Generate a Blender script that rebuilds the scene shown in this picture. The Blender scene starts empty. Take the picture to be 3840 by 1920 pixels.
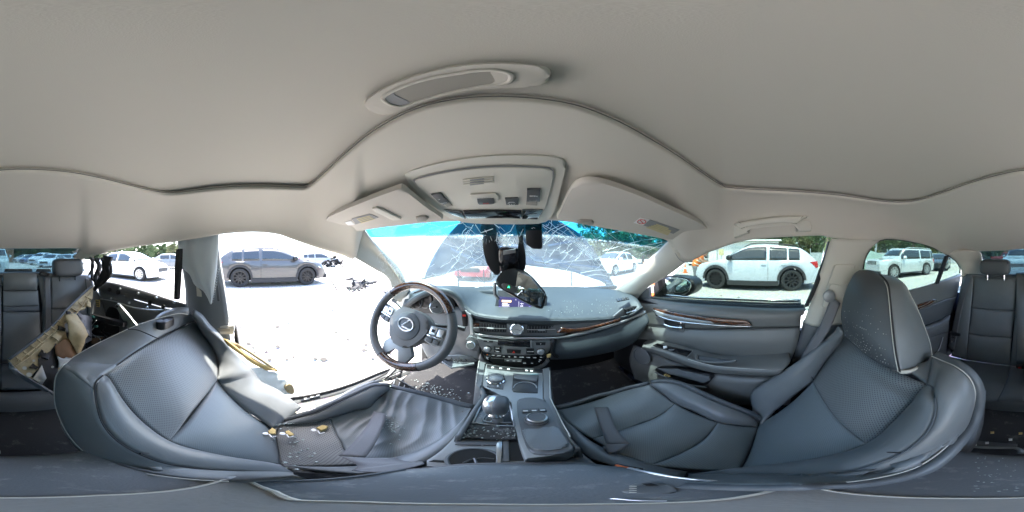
import bpy, bmesh, math, random
from mathutils import Vector, Matrix, noise
random.seed(7)
R = math.radians
SC = bpy.context.scene
H = 1.2                      # eye height above the gravel
YAW = 3.0                    # the camera points 3 degrees left of the car's axis
CAM = Vector((0, 0, H))

# ------------------------------------------------------------------ camera, sky, sun, exposure
cd = bpy.data.cameras.new("camera")
cam = bpy.data.objects.new("camera", cd)
SC.collection.objects.link(cam)
cam.location = CAM
cam.rotation_euler = (R(90), 0, R(YAW))
cd.type = 'PANO'
cd.panorama_type = 'EQUIRECTANGULAR'
try:
    cd.cycles.panorama_type = 'EQUIRECTANGULAR'
except Exception:
    pass
cd.clip_start = 0.005
cd.clip_end = 2000
SC.camera = cam
SUN_AZ, SUN_EL = -86.0, 71.0
SUN_STR, SKY_STR, EXPO = 2.3, 0.15, 3.3
w = bpy.data.worlds.new("World")
SC.world = w
w.use_nodes = True
nt = w.node_tree
bg = nt.nodes["Background"]
sk = nt.nodes.new("ShaderNodeTexSky")
sk.sky_type = 'NISHITA'
sk.sun_disc = False
sk.sun_elevation = R(SUN_EL)
sk.sun_rotation = R(SUN_AZ)
sk.dust_density = 2.0
nt.links.new(sk.outputs[0], bg.inputs[0])
bg.inputs[1].default_value = SKY_STR
sl = bpy.data.lights.new("sun", 'SUN')
sl.energy = SUN_STR
sl.angle = R(0.53)
sl.color = (1.0, 0.95, 0.87)
so = bpy.data.objects.new("sun", sl)
SC.collection.objects.link(so)
sd = Vector((math.sin(R(SUN_AZ)) * math.cos(R(SUN_EL)), math.cos(R(SUN_AZ)) * math.cos(R(SUN_EL)), math.sin(R(SUN_EL))))
so.rotation_euler = (-sd).to_track_quat('-Z', 'Y').to_euler()
so.location = (-20, 0, 30)
SC.view_settings.view_transform = 'Standard'
SC.view_settings.look = 'None'
SC.view_settings.exposure = EXPO
SC.view_settings.gamma = 1.0
SC.view_settings.use_curve_mapping = False
SC.render.engine = 'CYCLES'
SC.cycles.use_denoising = True
SC.cycles.max_bounces = 14
SC.cycles.diffuse_bounces = 7
SC.cycles.transparent_max_bounces = 24
SC.cycles.sample_clamp_indirect = 6.0

# ------------------------------------------------------------------ measuring: sight lines of the photograph cut with real surfaces
CROP = {'A': (0, 840, 960 / 1932), 'B': (720, 840, 960 / 1932), 'C': (1380, 1000, 720 / 1932), 'D': (1500, 550, 800 / 1585),
        'E': (1980, 700, 800 / 1908), 'G': (2340, 850, 960 / 1902), 'K': (3100, 850, 740 / 1466), 'L': (0, 1300, 1100 / 2285),
        'M': (950, 1350, 950 / 2147), 'N': (1600, 1350, 900 / 2034), 'O': (2300, 1400, 1100 / 2576), 'Q': (3000, 1500, 840 / 2576),
        'S': (1200, 200, 1600 / 2576), 'T': (0, 550, 1400 / 2576), 'U': (2500, 550, 1340 / 2576), 'W': (0, 0, 3840 / 2576)}
def sight(k, a, b):
    x0, y0, s = CROP[k]
    px, py = x0 + a * s, y0 + b * s
    az = R((px - 1920) / 3840 * 360 - YAW)
    el = R((960 - py) / 1920 * 180)
    return Vector((math.sin(az) * math.cos(el), math.cos(az) * math.cos(el), math.sin(el)))
def X(k, a, b, x):
    d = sight(k, a, b)
    return CAM + d * (x / d.x)
def Y(k, a, b, y):
    d = sight(k, a, b)
    return CAM + d * (y / d.y)
def Z(k, a, b, z):
    d = sight(k, a, b)
    return CAM + d * (z / d.z)
def D_(k, a, b, r):
    return CAM + sight(k, a, b) * r
class Plane:
    def __init__(s, p, n=None, q=None, r=None):
        s.p = Vector(p)
        if n is None:
            n = (Vector(q) - s.p).cross(Vector(r) - s.p)
        s.n = Vector(n).normalized()
    def at(s, k, a, b, off=0):
        d = sight(k, a, b)
        return CAM + d * (((s.p - CAM).dot(s.n) + off) / d.dot(s.n))
    def pts(s, k, lst, off=0):
        return [s.at(k, a, b, off) for a, b in lst]
def P(fn, k, lst, val=None):
    return [fn(k, *(t if val is None else (*t, val))) for t in lst]

# ------------------------------------------------------------------ mesh helpers
COL = SC.collection
WL = {}
def tag(o, label=None, cat=None, group=None, kind=None):
    if label: o['label'] = label
    if cat: o['category'] = cat
    if group: o['group'] = group
    if kind: o['kind'] = kind
    return o
def thing(name, label, cat, loc=(0, 0, 0), group=None):
    o = bpy.data.objects.new(name, None)
    o.empty_display_size = .05
    COL.objects.link(o)
    o.location = loc
    WL[o] = Vector(loc)
    return tag(o, label, cat, group)
def link(o, par):
    COL.objects.link(o)
    if par:
        o.parent = par
        WL[o] = WL[par].copy()
    else:
        WL[o] = Vector((0, 0, 0))
    return o
def mk(name, V, F, m=None, par=None, smooth=True, uv=None, angle=None):
    off = WL[par] if par else Vector((0, 0, 0))
    me = bpy.data.meshes.new(name)
    me.from_pydata([tuple(Vector(v) - off) for v in V], [], F)
    if uv:
        lay = me.uv_layers.new(name="UVMap")
        for l in me.loops:
            lay.data[l.index].uv = uv[l.vertex_index]
    if m: me.materials.append(m)
    if smooth:
        me.shade_smooth()
        if angle: 
            try: me.set_sharp_from_angle(angle=R(angle))
            except Exception: pass
    me.update()
    return link(bpy.data.objects.new(name, me), par)
class MB:
    """collects simple solids into one mesh"""
    def __init__(s): s.V, s.F = [], []
    def add(s, V, F):
        b = len(s.V)
        s.V += [Vector(v) for v in V]
        s.F += [tuple(i + b for i in f) for f in F]
        return s
    def box(s, c, sz, M=None):
        c = Vector(c); h = Vector(sz) / 2
        V = [Vector((x, y, z)) for z in (-h.z, h.z) for x, y in ((-h.x, -h.y), (h.x, -h.y), (h.x, h.y), (-h.x, h.y))]
        if M: V = [M @ v for v in V]
        return s.add([c + v for v in V], [(3, 2, 1, 0), (4, 5, 6, 7), (0, 1, 5, 4), (1, 2, 6, 5), (2, 3, 7, 6), (3, 0, 4, 7)])
    def cyl(s, a, b, r, r2=None, n=12, cap=True):
        a, b = Vector(a), Vector(b)
        r2 = r if r2 is None else r2
        d = (b - a).normalized()
        e = d.orthogonal().normalized(); f = d.cross(e)
        V = []
        for p, q in ((a, r), (b, r2)):
            V += [p + (e * math.cos(2 * math.pi * i / n) + f * math.sin(2 * math.pi * i / n)) * q for i in range(n)]
        F = [(i, (i + 1) % n, n + (i + 1) % n, n + i) for i in range(n)]
        if cap: F += [tuple(range(n - 1, -1, -1)), tuple(range(n, 2 * n))]
        return s.add(V, F)
    def tube(s, pts, r, n=8, closed=False, flat=None):
        pts = [Vector(p) for p in pts]
        k = len(pts)
        rr = r if hasattr(r, '__len__') else [r] * k
        V = []; up = None
        for i, p in enumerate(pts):
            t = (pts[(i + 1) % k] - pts[i - 1]) if closed else (pts[min(i + 1, k - 1)] - pts[max(i - 1, 0)])
            t = t.normalized() if t.length > 1e-9 else Vector((0, 0, 1))
            if up is None: up = t.orthogonal().normalized()
            up = (up - t * up.dot(t))
            up = up.normalized() if up.length > 1e-6 else t.orthogonal().normalized()
            sd_ = t.cross(up)
            V += [p + (up * math.cos(2 * math.pi * j / n) + sd_ * math.sin(2 * math.pi * j / n)) * rr[i] for j in range(n)]
        F = []
        for i in range(k if closed else k - 1):
            a, b = i * n, ((i + 1) % k) * n
            F += [(a + j, a + (j + 1) % n, b + (j + 1) % n, b + j) for j in range(n)]
        if not closed: F += [tuple(range(n - 1, -1, -1)), tuple(range((k - 1) * n, k * n))]
        return s.add(V, F)
    def lathe(s, c, ax, prof, n=24, cap=True):
        c, ax = Vector(c), Vector(ax).normalized()
        e = ax.orthogonal().normalized(); f = ax.cross(e)
        V = []
        for r, h in prof:
            V += [c + ax * h + (e * math.cos(2 * math.pi * i / n) + f * math.sin(2 * math.pi * i / n)) * r for i in range(n)]
        F = []
        for j in range(len(prof) - 1):
            F += [(j * n + i, j * n + (i + 1) % n, (j + 1) * n + (i + 1) % n, (j + 1) * n + i) for i in range(n)]
        if cap: F += [tuple(range(n - 1, -1, -1)), tuple(range((len(prof) - 1) * n, len(prof) * n))]
        return s.add(V, F)
    def build(s, name, m, par=None, smooth=True, angle=40):
        return mk(name, s.V, s.F, m, par, smooth, None, angle)
def cr(pts, n, closed=False):
    """Catmull-Rom resampled to n points, even along its length"""
    pts = [Vector(p) for p in pts]
    k = len(pts)
    if k == 1: return [pts[0].copy() for _ in range(n)]
    dense = []
    segs = k if closed else k - 1
    for i in range(segs):
        p1, p2 = pts[i], pts[(i + 1) % k]
        p0 = pts[i - 1] if (i > 0 or closed) else p1 * 2 - p2
        p3 = pts[(i + 2) % k] if (i + 2 < k or closed) else p2 * 2 - p1
        l = max((p2 - p1).length, 1e-6)
        m1 = (p2 - p0) / 2; m2 = (p3 - p1) / 2
        if m1.length > 1.2 * l: m1 = m1.normalized() * 1.2 * l
        if m2.length > 1.2 * l: m2 = m2.normalized() * 1.2 * l
        for j in range(14):
            t = j / 14
            h1 = 2 * t**3 - 3 * t**2 + 1; h2 = t**3 - 2 * t**2 + t; h3 = -2 * t**3 + 3 * t**2; h4 = t**3 - t**2
            dense.append(p1 * h1 + m1 * h2 + p2 * h3 + m2 * h4)
    dense.append(pts[0] if closed else pts[-1])
    L = [0]
    for a, b in zip(dense, dense[1:]): L.append(L[-1] + (b - a).length)
    out = []; j = 0
    cnt = n if closed else n - 1
    for i in range(n):
        q = L[-1] * i / max(cnt, 1)
        while j < len(L) - 2 and L[j + 1] < q: j += 1
        f = (q - L[j]) / max(L[j + 1] - L[j], 1e-9)
        out.append(dense[j].lerp(dense[j + 1], min(max(f, 0), 1)))
    return out
def grid(curves, nu, nv):
    rows = [cr(c, nu) for c in curves]
    cols = [cr([r[i] for r in rows], nv) for i in range(nu)]
    return [[cols[i][j] for i in range(nu)] for j in range(nv)]
def panel(name, curves, m, par=None, puff=0, p=3, nu=26, nv=12, thick=.012, eye=True, disp=None, px=None):
    """a skin lofted through curves; puff bulges it towards the cabin and lets it dip at its seams"""
    g = grid(curves, nu, nv)
    def nrm(j, i):
        a = g[j][min(i + 1, nu - 1)] - g[j][max(i - 1, 0)]
        b = g[min(j + 1, nv - 1)][i] - g[max(j - 1, 0)][i]
        n_ = a.cross(b)
        return n_.normalized() if n_.length > 1e-12 else Vector((0, 0, 1))
    c = g[nv // 2][nu // 2]
    sgn = 1 if nrm(nv // 2, nu // 2).dot(CAM - c) > 0 else -1
    if not eye: sgn = 1
    V = []; UV = []
    ul = [0]
    for i in range(nu - 1): ul.append(ul[-1] + (g[nv // 2][i + 1] - g[nv // 2][i]).length)
    vl = [0]
    for j in range(nv - 1): vl.append(vl[-1] + (g[j + 1][nu // 2] - g[j][nu // 2]).length)
    px = p if px is None else px
    for j in range(nv):
        for i in range(nu):
            s_, t_ = i / (nu - 1), j / (nv - 1)
            k = puff * (1 - abs(2 * s_ - 1)**px) * (1 - abs(2 * t_ - 1)**p)
            if disp: k += disp(s_, t_, g[j][i])
            V.append(g[j][i] + nrm(j, i) * (sgn * k) if k else g[j][i])
            UV.append((ul[i], vl[j]))
    F = []
    for j in range(nv - 1):
        for i in range(nu - 1):
            q = (j * nu + i, j * nu + i + 1, (j + 1) * nu + i + 1, (j + 1) * nu + i)
            F.append(q if sgn > 0 else q[::-1])
    o = mk(name, V, F, m, par, True, UV)
    if thick:
        md = o.modifiers.new("thickness", 'SOLIDIFY')
        md.thickness = thick; md.offset = -1
    return o
def newell(pts):
    n = Vector((0, 0, 0))
    for a, b in zip(pts, pts[1:] + pts[:1]): n += a.cross(b)
    return n.normalized()
def plate(name, pts, m, par=None, thick=.01, bev=.003, smooth_n=0, seg=2, face=None, proud=0):
    """a solid cut to an outline: front face on the outline, thickness going away from the viewer"""
    pts = [Vector(p) for p in pts]
    if smooth_n: pts = cr(pts, smooth_n, True)
    c = sum(pts, Vector()) / len(pts)
    n_ = newell(pts)
    ref = Vector(face) if face is not None else CAM - c
    if n_.dot(ref) < 0:
        pts.reverse(); n_ = -n_
    pts = [p + n_ * proud for p in pts]
    off = WL[par] if par else Vector((0, 0, 0))
    bm = bmesh.new()
    f = [bm.verts.new(p - off) for p in pts]
    b = [bm.verts.new(p - n_ * thick - off) for p in pts]
    k = len(pts)
    top = bm.faces.new(f)
    bm.faces.new(b[::-1])
    for i in range(k):
        bm.faces.new((f[i], b[i], b[(i + 1) % k], f[(i + 1) % k]))
    if bev:
        try: bmesh.ops.bevel(bm, geom=list(top.edges), offset=min(bev, thick * .9), segments=seg, affect='EDGES', profile=.5, clamp_overlap=True)
        except Exception: pass
    bmesh.ops.recalc_face_normals(bm, faces=bm.faces)
    me = bpy.data.meshes.new(name)
    bm.to_mesh(me); bm.free()
    if m: me.materials.append(m)
    me.shade_smooth()
    try: me.set_sharp_from_angle(angle=R(35))
    except Exception: pass
    return link(bpy.data.objects.new(name, me), par)
def text(name, s, p, ex, ey, size, m, par=None, bold=0):
    cu = bpy.data.curves.new(name, 'FONT')
    cu.body = s; cu.size = size; cu.align_x = 'CENTER'; cu.align_y = 'CENTER'; cu.extrude = .0002; cu.offset = bold
    cu.materials.append(m)
    tmp = bpy.data.objects.new(name, cu); COL.objects.link(tmp)
    me = bpy.data.meshes.new_from_object(tmp.evaluated_get(bpy.context.evaluated_depsgraph_get()))
    bpy.data.objects.remove(tmp)
    o = link(bpy.data.objects.new(name, me), par)
    ex = Vector(ex).normalized(); ez = ex.cross(Vector(ey)).normalized(); ey = ez.cross(ex)
    M = Matrix((ex, ey, ez)).transposed().to_4x4()
    M.translation = Vector(p) - (WL[par] if par else Vector())
    o.matrix_local = M
    return o
def stroke(name, pts, r, m, par=None, n=6, closed=False, kind=None, res=0):
    if res: pts = cr(pts, res, closed)
    o = MB().tube(pts, r, n, closed).build(name, m, par)
    if kind: o['kind'] = kind
    return o
def strap(name, left, right, m, par=None, n=20, thick=.002):
    return panel(name, [left, right], m, par, nu=n, nv=5, thick=thick)
def copy_tree(o, par=None):
    c = o.copy(); COL.objects.link(c)
    if par: c.parent = par
    for ch in list(o.children): copy_tree(ch, c)
    return c

# ------------------------------------------------------------------ materials
def mat(name, col, rough=.5, metal=0, bump=0, bscale=400, var=0, vscale=8, spec=.5, coat=0, dirt=None, dscale=30, emit=0, sheen=0, noise_detail=4):
    m = bpy.data.materials.new(name)
    m.use_nodes = True
    t = m.node_tree; N = t.nodes; Lk = t.links
    b = N["Principled BSDF"]
    b.inputs["Base Color"].default_value = (*col, 1)
    b.inputs["Roughness"].default_value = rough
    b.inputs["Metallic"].default_value = metal
    b.inputs["Specular IOR Level"].default_value = spec
    b.inputs["Coat Weight"].default_value = coat
    b.inputs["Sheen Weight"].default_value = sheen
    if emit:
        b.inputs["Emission Color"].default_value = (*col, 1)
        b.inputs["Emission Strength"].default_value = emit
    tc = N.new("ShaderNodeTexCoord")
    last = None
    if var:
        nz = N.new("ShaderNodeTexNoise"); nz.inputs["Scale"].default_value = vscale; nz.inputs["Detail"].default_value = noise_detail
        Lk.new(tc.outputs["Object"], nz.inputs["Vector"])
        mx = N.new("ShaderNodeMix"); mx.data_type = 'RGBA'
        mx.inputs["A"].default_value = (*[c * (1 - var) for c in col], 1)
        mx.inputs["B"].default_value = (*[min(c * (1 + var), 1) for c in col], 1)
        Lk.new(nz.outputs["Fac"], mx.inputs["Factor"])
        last = mx.outputs["Result"]
        rr = N.new("ShaderNodeMapRange")
        rr.inputs["To Min"].default_value = max(rough - .12, .03); rr.inputs["To Max"].default_value = min(rough + .12, 1)
        Lk.new(nz.outputs["Fac"], rr.inputs["Value"]); Lk.new(rr.outputs[0], b.inputs["Roughness"])
    if dirt:
        nz = N.new("ShaderNodeTexNoise"); nz.inputs["Scale"].default_value = dscale; nz.inputs["Detail"].default_value = 8; nz.inputs["Roughness"].default_value = .7
        Lk.new(tc.outputs["Object"], nz.inputs["Vector"])
        rp = N.new("ShaderNodeValToRGB"); rp.color_ramp.elements[0].position = dirt[3]; rp.color_ramp.elements[1].position = min(dirt[3] + .22, 1)
        Lk.new(nz.outputs["Fac"], rp.inputs[0])
        ml = N.new("ShaderNodeMath"); ml.operation = 'MULTIPLY'; ml.inputs[1].default_value = dirt[4]
        Lk.new(rp.outputs[0], ml.inputs[0])
        mx = N.new("ShaderNodeMix"); mx.data_type = 'RGBA'
        if last: Lk.new(last, mx.inputs["A"])
        else: mx.inputs["A"].default_value = (*col, 1)
        mx.inputs["B"].default_value = (*dirt[:3], 1)
        Lk.new(ml.outputs[0], mx.inputs["Factor"])
        last = mx.outputs["Result"]
    if last: Lk.new(last, b.inputs["Base Color"])
    if bump:
        nz = N.new("ShaderNodeTexNoise"); nz.inputs["Scale"].default_value = bscale; nz.inputs["Detail"].default_value = 2
        Lk.new(tc.outputs["Object"], nz.inputs["Vector"])
        bp = N.new("ShaderNodeBump"); bp.inputs["Strength"].default_value = bump; bp.inputs["Distance"].default_value = .002
        Lk.new(nz.outputs["Fac"], bp.inputs["Height"]); Lk.new(bp.outputs[0], b.inputs["Normal"])
    return m
def perforate(m, scale=150, size=.32, dark=(.006, .006, .007)):
    """rows of punched holes along the mesh's own UV metres"""
    t = m.node_tree; N = t.nodes; Lk = t.links; b = N["Principled BSDF"]
    uv = N.new("ShaderNodeUVMap"); mp = N.new("ShaderNodeMapping"); mp.inputs["Rotation"].default_value = (0, 0, R(45))
    Lk.new(uv.outputs[0], mp.inputs[0])
    vo = N.new("ShaderNodeTexVoronoi"); vo.voronoi_dimensions = '2D'; vo.inputs["Scale"].default_value = scale; vo.inputs["Randomness"].default_value = 0
    Lk.new(mp.outputs[0], vo.inputs["Vector"])
    lt = N.new("ShaderNodeMapRange"); lt.inputs["From Min"].default_value = size; lt.inputs["From Max"].default_value = size - .1
    Lk.new(vo.outputs["Distance"], lt.inputs["Value"])
    mx = N.new("ShaderNodeMix"); mx.data_type = 'RGBA'
    src = b.inputs["Base Color"]
    if src.is_linked: Lk.new(src.links[0].from_socket, mx.inputs["A"])
    else: mx.inputs["A"].default_value = src.default_value
    mx.inputs["B"].default_value = (*dark, 1)
    Lk.new(lt.outputs[0], mx.inputs["Factor"])
    Lk.new(mx.outputs["Result"], src)
    return m
def glass(name, tint, refl=.03, dust_veil=0, dcol=(.8, .85, .85), rough=.0):
    m = bpy.data.materials.new(name); m.use_nodes = True
    t = m.node_tree; N = t.nodes; Lk = t.links
    N.remove(N["Principled BSDF"]); out = N["Material Output"]
    tr = N.new("ShaderNodeBsdfTransparent"); tr.inputs[0].default_value = (*tint, 1)
    gl = N.new("ShaderNodeBsdfGlossy"); gl.inputs["Roughness"].default_value = rough; gl.inputs[0].default_value = (1, 1, 1, 1)
    lw = N.new("ShaderNodeLayerWeight"); lw.inputs["Blend"].default_value = .5
    pw = N.new("ShaderNodeMath"); pw.operation = 'POWER'; pw.inputs[1].default_value = 5
    fr = N.new("ShaderNodeMath"); fr.operation = 'MULTIPLY_ADD'; fr.inputs[1].default_value = .5; fr.inputs[2].default_value = refl
    Lk.new(lw.outputs["Facing"], pw.inputs[0]); Lk.new(pw.outputs[0], fr.inputs[0])
    mx = N.new("ShaderNodeMixShader")
    Lk.new(fr.outputs[0], mx.inputs[0]); Lk.new(tr.outputs[0], mx.inputs[1]); Lk.new(gl.outputs[0], mx.inputs[2])
    res = mx
    if dust_veil:
        tl = N.new("ShaderNodeBsdfTranslucent"); tl.inputs[0].default_value = (*dcol, 1)
        df = N.new("ShaderNodeBsdfDiffuse"); df.inputs[0].default_value = (*dcol, 1)
        ad = N.new("ShaderNodeMixShader"); ad.inputs[0].default_value = .4
        Lk.new(tl.outputs[0], ad.inputs[1]); Lk.new(df.outputs[0], ad.inputs[2])
        tc = N.new("ShaderNodeTexCoord"); nz = N.new("ShaderNodeTexNoise"); nz.inputs["Scale"].default_value = 6; nz.inputs["Detail"].default_value = 8
        Lk.new(tc.outputs["Object"], nz.inputs["Vector"])
        mr = N.new("ShaderNodeMapRange"); mr.inputs["From Min"].default_value = .3; mr.inputs["From Max"].default_value = .75
        mr.inputs["To Min"].default_value = dust_veil * .4; mr.inputs["To Max"].default_value = dust_veil * 1.6
        Lk.new(nz.outputs["Fac"], mr.inputs["Value"])
        m2 = N.new("ShaderNodeMixShader")
        Lk.new(mr.outputs[0], m2.inputs[0]); Lk.new(mx.outputs[0], m2.inputs[1]); Lk.new(ad.outputs[0], m2.inputs[2])
        res = m2
    Lk.new(res.outputs[0], out.inputs["Surface"])
    return m
def solid(o, th):
    """thickness on the side away from the viewer"""
    me = o.data; off = CAM - WL[o]; s = sum((off - p.center).normalized().dot(p.normal) * p.area for p in me.polygons)
    md = o.modifiers.new("thickness", 'SOLIDIFY'); md.thickness = th; md.offset = -1 if s > 0 else 1
    return o
def wood(name, k=1):
    m = mat(name, (.12, .035, .012), .22, coat=.8)
    t = m.node_tree; N = t.nodes; Lk = t.links; b = N["Principled BSDF"]
    tc = N.new("ShaderNodeTexCoord"); mp = N.new("ShaderNodeMapping"); mp.inputs["Scale"].default_value = (6, 6, 40)
    Lk.new(tc.outputs["Object"], mp.inputs[0])
    nz = N.new("ShaderNodeTexNoise"); nz.inputs["Scale"].default_value = 6; nz.inputs["Detail"].default_value = 6
    Lk.new(mp.outputs[0], nz.inputs["Vector"])
    rp = N.new("ShaderNodeValToRGB")
    rp.color_ramp.elements[0].position = .35; rp.color_ramp.elements[0].color = (.035 * k, .010 * k, .004 * k, 1)
    rp.color_ramp.elements[1].position = .7; rp.color_ramp.elements[1].color = (.21 * k, .07 * k, .022 * k, 1)
    Lk.new(nz.outputs["Fac"], rp.inputs[0]); Lk.new(rp.outputs[0], b.inputs["Base Color"])
    return m
DUST = (.35, .33, .30)
M = {}
M['headliner'] = mat('headliner_cloth', (.575, .53, .455), .95, bump=.10, bscale=1500, var=.07, vscale=2.2, sheen=.2)
M['shade'] = mat('sunroof_shade_cloth', (.565, .525, .455), .95, bump=.10, bscale=1500, var=.07, vscale=1.8)
M['trim'] = mat('pale_trim_plastic', (.585, .555, .48), .6, bump=.08, bscale=1200, var=.02)
M['visor'] = mat('visor_cloth', (.555, .51, .45), .9, bump=.2, bscale=900, var=.03)
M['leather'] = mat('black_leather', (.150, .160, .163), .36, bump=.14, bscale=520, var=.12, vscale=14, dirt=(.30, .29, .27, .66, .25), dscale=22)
M['leather_perf'] = perforate(mat('perforated_leather', (.195, .203, .203), .40, bump=.1, bscale=520, var=.1, vscale=10), 165, .27, (.03, .034, .036))
M['leather_blue'] = perforate(mat('fine_perforated_leather', (.165, .187, .194), .40, bump=.1, bscale=600, var=.1, vscale=10), 240, .22, (.07, .08, .086))
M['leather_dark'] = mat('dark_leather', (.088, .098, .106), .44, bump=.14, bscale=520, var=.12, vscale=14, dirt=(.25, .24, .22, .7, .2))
M['stitch'] = mat('pale_thread', (.50, .49, .44), .8)
M['leather_warm'] = mat('grey_door_leather', (.135, .137, .130), .42, bump=.14, bscale=520, var=.1, vscale=8, dirt=(.32, .31, .28, .68, .25), dscale=20)
M['wood_dark'] = wood('dark_glossy_wood', .42)
M['seam'] = mat('seam_thread', (.02, .02, .022), .8)
M['plastic'] = mat('dark_plastic', (.12, .128, .132), .5, bump=.12, bscale=900, var=.1, dirt=(.35, .35, .34, .68, .35), dscale=40)
M['dash'] = mat('dash_skin', (.042, .052, .058), .5, bump=.14, bscale=800, var=.08, dirt=(.5, .5, .48, .70, .35), dscale=60)
M['black'] = mat('black_plastic', (.012, .012, .013), .35, var=.2)
M['rubber'] = mat('black_rubber', (.018, .018, .019), .75)
M['gloss'] = mat('gloss_black', (.008, .008, .009), .08, coat=.5)
M['silver'] = mat('silver_trim', (.62, .63, .64), .28, .9)
M['satin'] = mat('satin_grey_trim', (.27, .28, .28), .45, .5, dirt=(.4, .39, .36, .6, .4), dscale=30)
M['chrome'] = mat('chrome', (.8, .8, .8), .08, 1.0)
M['mirror'] = mat('mirror_glass', (.85, .88, .88), .01, 1.0)
M['carpet'] = mat('floor_carpet', (.035, .035, .036), .95, bump=.6, bscale=500, dirt=(.32, .30, .27, .56, .5), dscale=16)
M['belt'] = mat('belt_webbing', (.13, .13, .135), .6, bump=.3, bscale=700, var=.1, dirt=(.3, .28, .25, .68, .3))
M['wood'] = wood('glossy_wood', .75)
M['red'] = mat('red_plastic', (.65, .035, .02), .35)
M['orange'] = mat('orange_plastic', (.85, .17, .03), .5)
M['white'] = mat('white_plastic', (.75, .75, .73), .45)
M['print'] = mat('white_print', (.75, .75, .73), .6)
M['printdim'] = mat('grey_print', (.36, .36, .36), .6)
M['yellowprint'] = mat('yellow_print', (.55, .47, .25), .6)
M['greyprint'] = mat('label_grey', (.25, .25, .25), .6)
M['redprint'] = mat('red_print', (.55, .03, .03), .6)
M['tan'] = mat('tan_panel_back', (.50, .40, .23), .7, bump=.3, bscale=120, var=.25, vscale=12, dirt=(.05, .035, .02, .50, .85), dscale=11)
M['brownfoam'] = mat('brown_foam', (.20, .115, .06), .9, bump=.5, bscale=120, var=.2, vscale=20)
M['yellowfoam'] = mat('yellow_foam', (.55, .40, .16), .9, bump=.5, bscale=150, var=.15)
M['airbag'] = mat('airbag_cloth', (.66, .70, .71), .85, bump=.3, bscale=500, var=.06)
t_ = M['airbag'].node_tree; b_ = t_.nodes["Principled BSDF"]; tl_ = t_.nodes.new("ShaderNodeBsdfTranslucent"); tl_.inputs[0].default_value = (.78, .82, .82, 1)
mx_ = t_.nodes.new("ShaderNodeMixShader"); mx_.inputs[0].default_value = .22
t_.links.new(b_.outputs[0], mx_.inputs[1]); t_.links.new(tl_.outputs[0], mx_.inputs[2]); t_.links.new(mx_.outputs[0], t_.nodes["Material Output"].inputs["Surface"])
M['rimblack'] = mat('black_alloy', (.035, .036, .038), .25, .6)
M['metal'] = mat('bare_door_metal', (.10, .105, .11), .4, .4, var=.2, vscale=10, dirt=(.3, .3, .3, .6, .4))
M['steel'] = mat('zinc_steel', (.52, .54, .53), .35, .8, var=.15)
M['navy'] = mat('dark_blue_paint', (.016, .022, .04), .25, .3, coat=.7, var=.1)
M['underside'] = mat('hood_underside_paint', (.035, .070, .125), .35, .2, coat=.3, var=.25, vscale=5)  # underside paint, its colour lightened for the glare veil over it
M['crack'] = mat('crazed_glass_edge', (.9, .95, .95), .4)
M['crumb'] = mat('glass_crumbs', (.42, .48, .46), .15)
M['glass_clear'] = glass('clear_glass', (.46, .53, .50))
M['glass_side'] = glass('side_glass', (.42, .50, .47))
M['glass_rear'] = glass('rear_glass', (.26, .35, .38), dust_veil=.012)
M['glass_wind'] = glass('windscreen_glass', (.66, .76, .78), dust_veil=.05)  # dust film, thickened to imitate a milky veil of glare
M['glass_band'] = glass('windscreen_shade_band', (.20, .58, .68), dust_veil=.03, dcol=(.2, .75, .9))
# ================================================================== the yard: ground, trees, shed, parked cars
def gravel_mat():
    m = bpy.data.materials.new('pale_gravel'); m.use_nodes = True
    t = m.node_tree; N = t.nodes; Lk = t.links; b = N["Principled BSDF"]; b.inputs["Roughness"].default_value = .95
    tc = N.new("ShaderNodeTexCoord")
    n1 = N.new("ShaderNodeTexNoise"); n1.inputs["Scale"].default_value = .35; n1.inputs["Detail"].default_value = 6
    n2 = N.new("ShaderNodeTexVoronoi"); n2.inputs["Scale"].default_value = 22
    n3 = N.new("ShaderNodeTexNoise"); n3.inputs["Scale"].default_value = 2.6; n3.inputs["Detail"].default_value = 9; n3.inputs["Roughness"].default_value = .75
    for n_ in (n1, n2, n3): Lk.new(tc.outputs["Object"], n_.inputs["Vector"])
    r1 = N.new("ShaderNodeValToRGB"); r1.color_ramp.elements[0].color = (.38, .36, .33, 1); r1.color_ramp.elements[1].color = (.52, .50, .47, 1)
    Lk.new(n1.outputs["Fac"], r1.inputs[0])
    mx = N.new("ShaderNodeMix"); mx.data_type = 'RGBA'; mx.blend_type = 'MULTIPLY'; mx.inputs["Factor"].default_value = .35
    Lk.new(r1.outputs[0], mx.inputs["A"]); Lk.new(n2.outputs["Color"], mx.inputs["B"])
    r3 = N.new("ShaderNodeValToRGB"); r3.color_ramp.elements[0].position = .62; r3.color_ramp.elements[0].color = (0, 0, 0, 1)
    r3.color_ramp.elements[1].position = .74; r3.color_ramp.elements[1].color = (.8, .8, .8, 1)
    Lk.new(n3.outputs["Fac"], r3.inputs[0])
    m2 = N.new("ShaderNodeMix"); m2.data_type = 'RGBA'; m2.inputs["B"].default_value = (.15, .125, .095, 1)
    Lk.new(r3.outputs[0], m2.inputs["Factor"]); Lk.new(mx.outputs["Result"], m2.inputs["A"])
    Lk.new(m2.outputs["Result"], b.inputs["Base Color"])
    bp = N.new("ShaderNodeBump"); bp.inputs["Strength"].default_value = .6; bp.inputs["Distance"].default_value = .03
    Lk.new(n2.outputs["Distance"], bp.inputs["Height"]); Lk.new(bp.outputs[0], b.inputs["Normal"])
    return m
M['gravel'] = gravel_mat()
g = mk('ground', [(x, y, 0) for x, y in ((-900, -900), (900, -900), (900, 900), (-900, 900))], [(0, 1, 2, 3)], M['gravel'], None, False)
tag(g, kind='structure')
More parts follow.
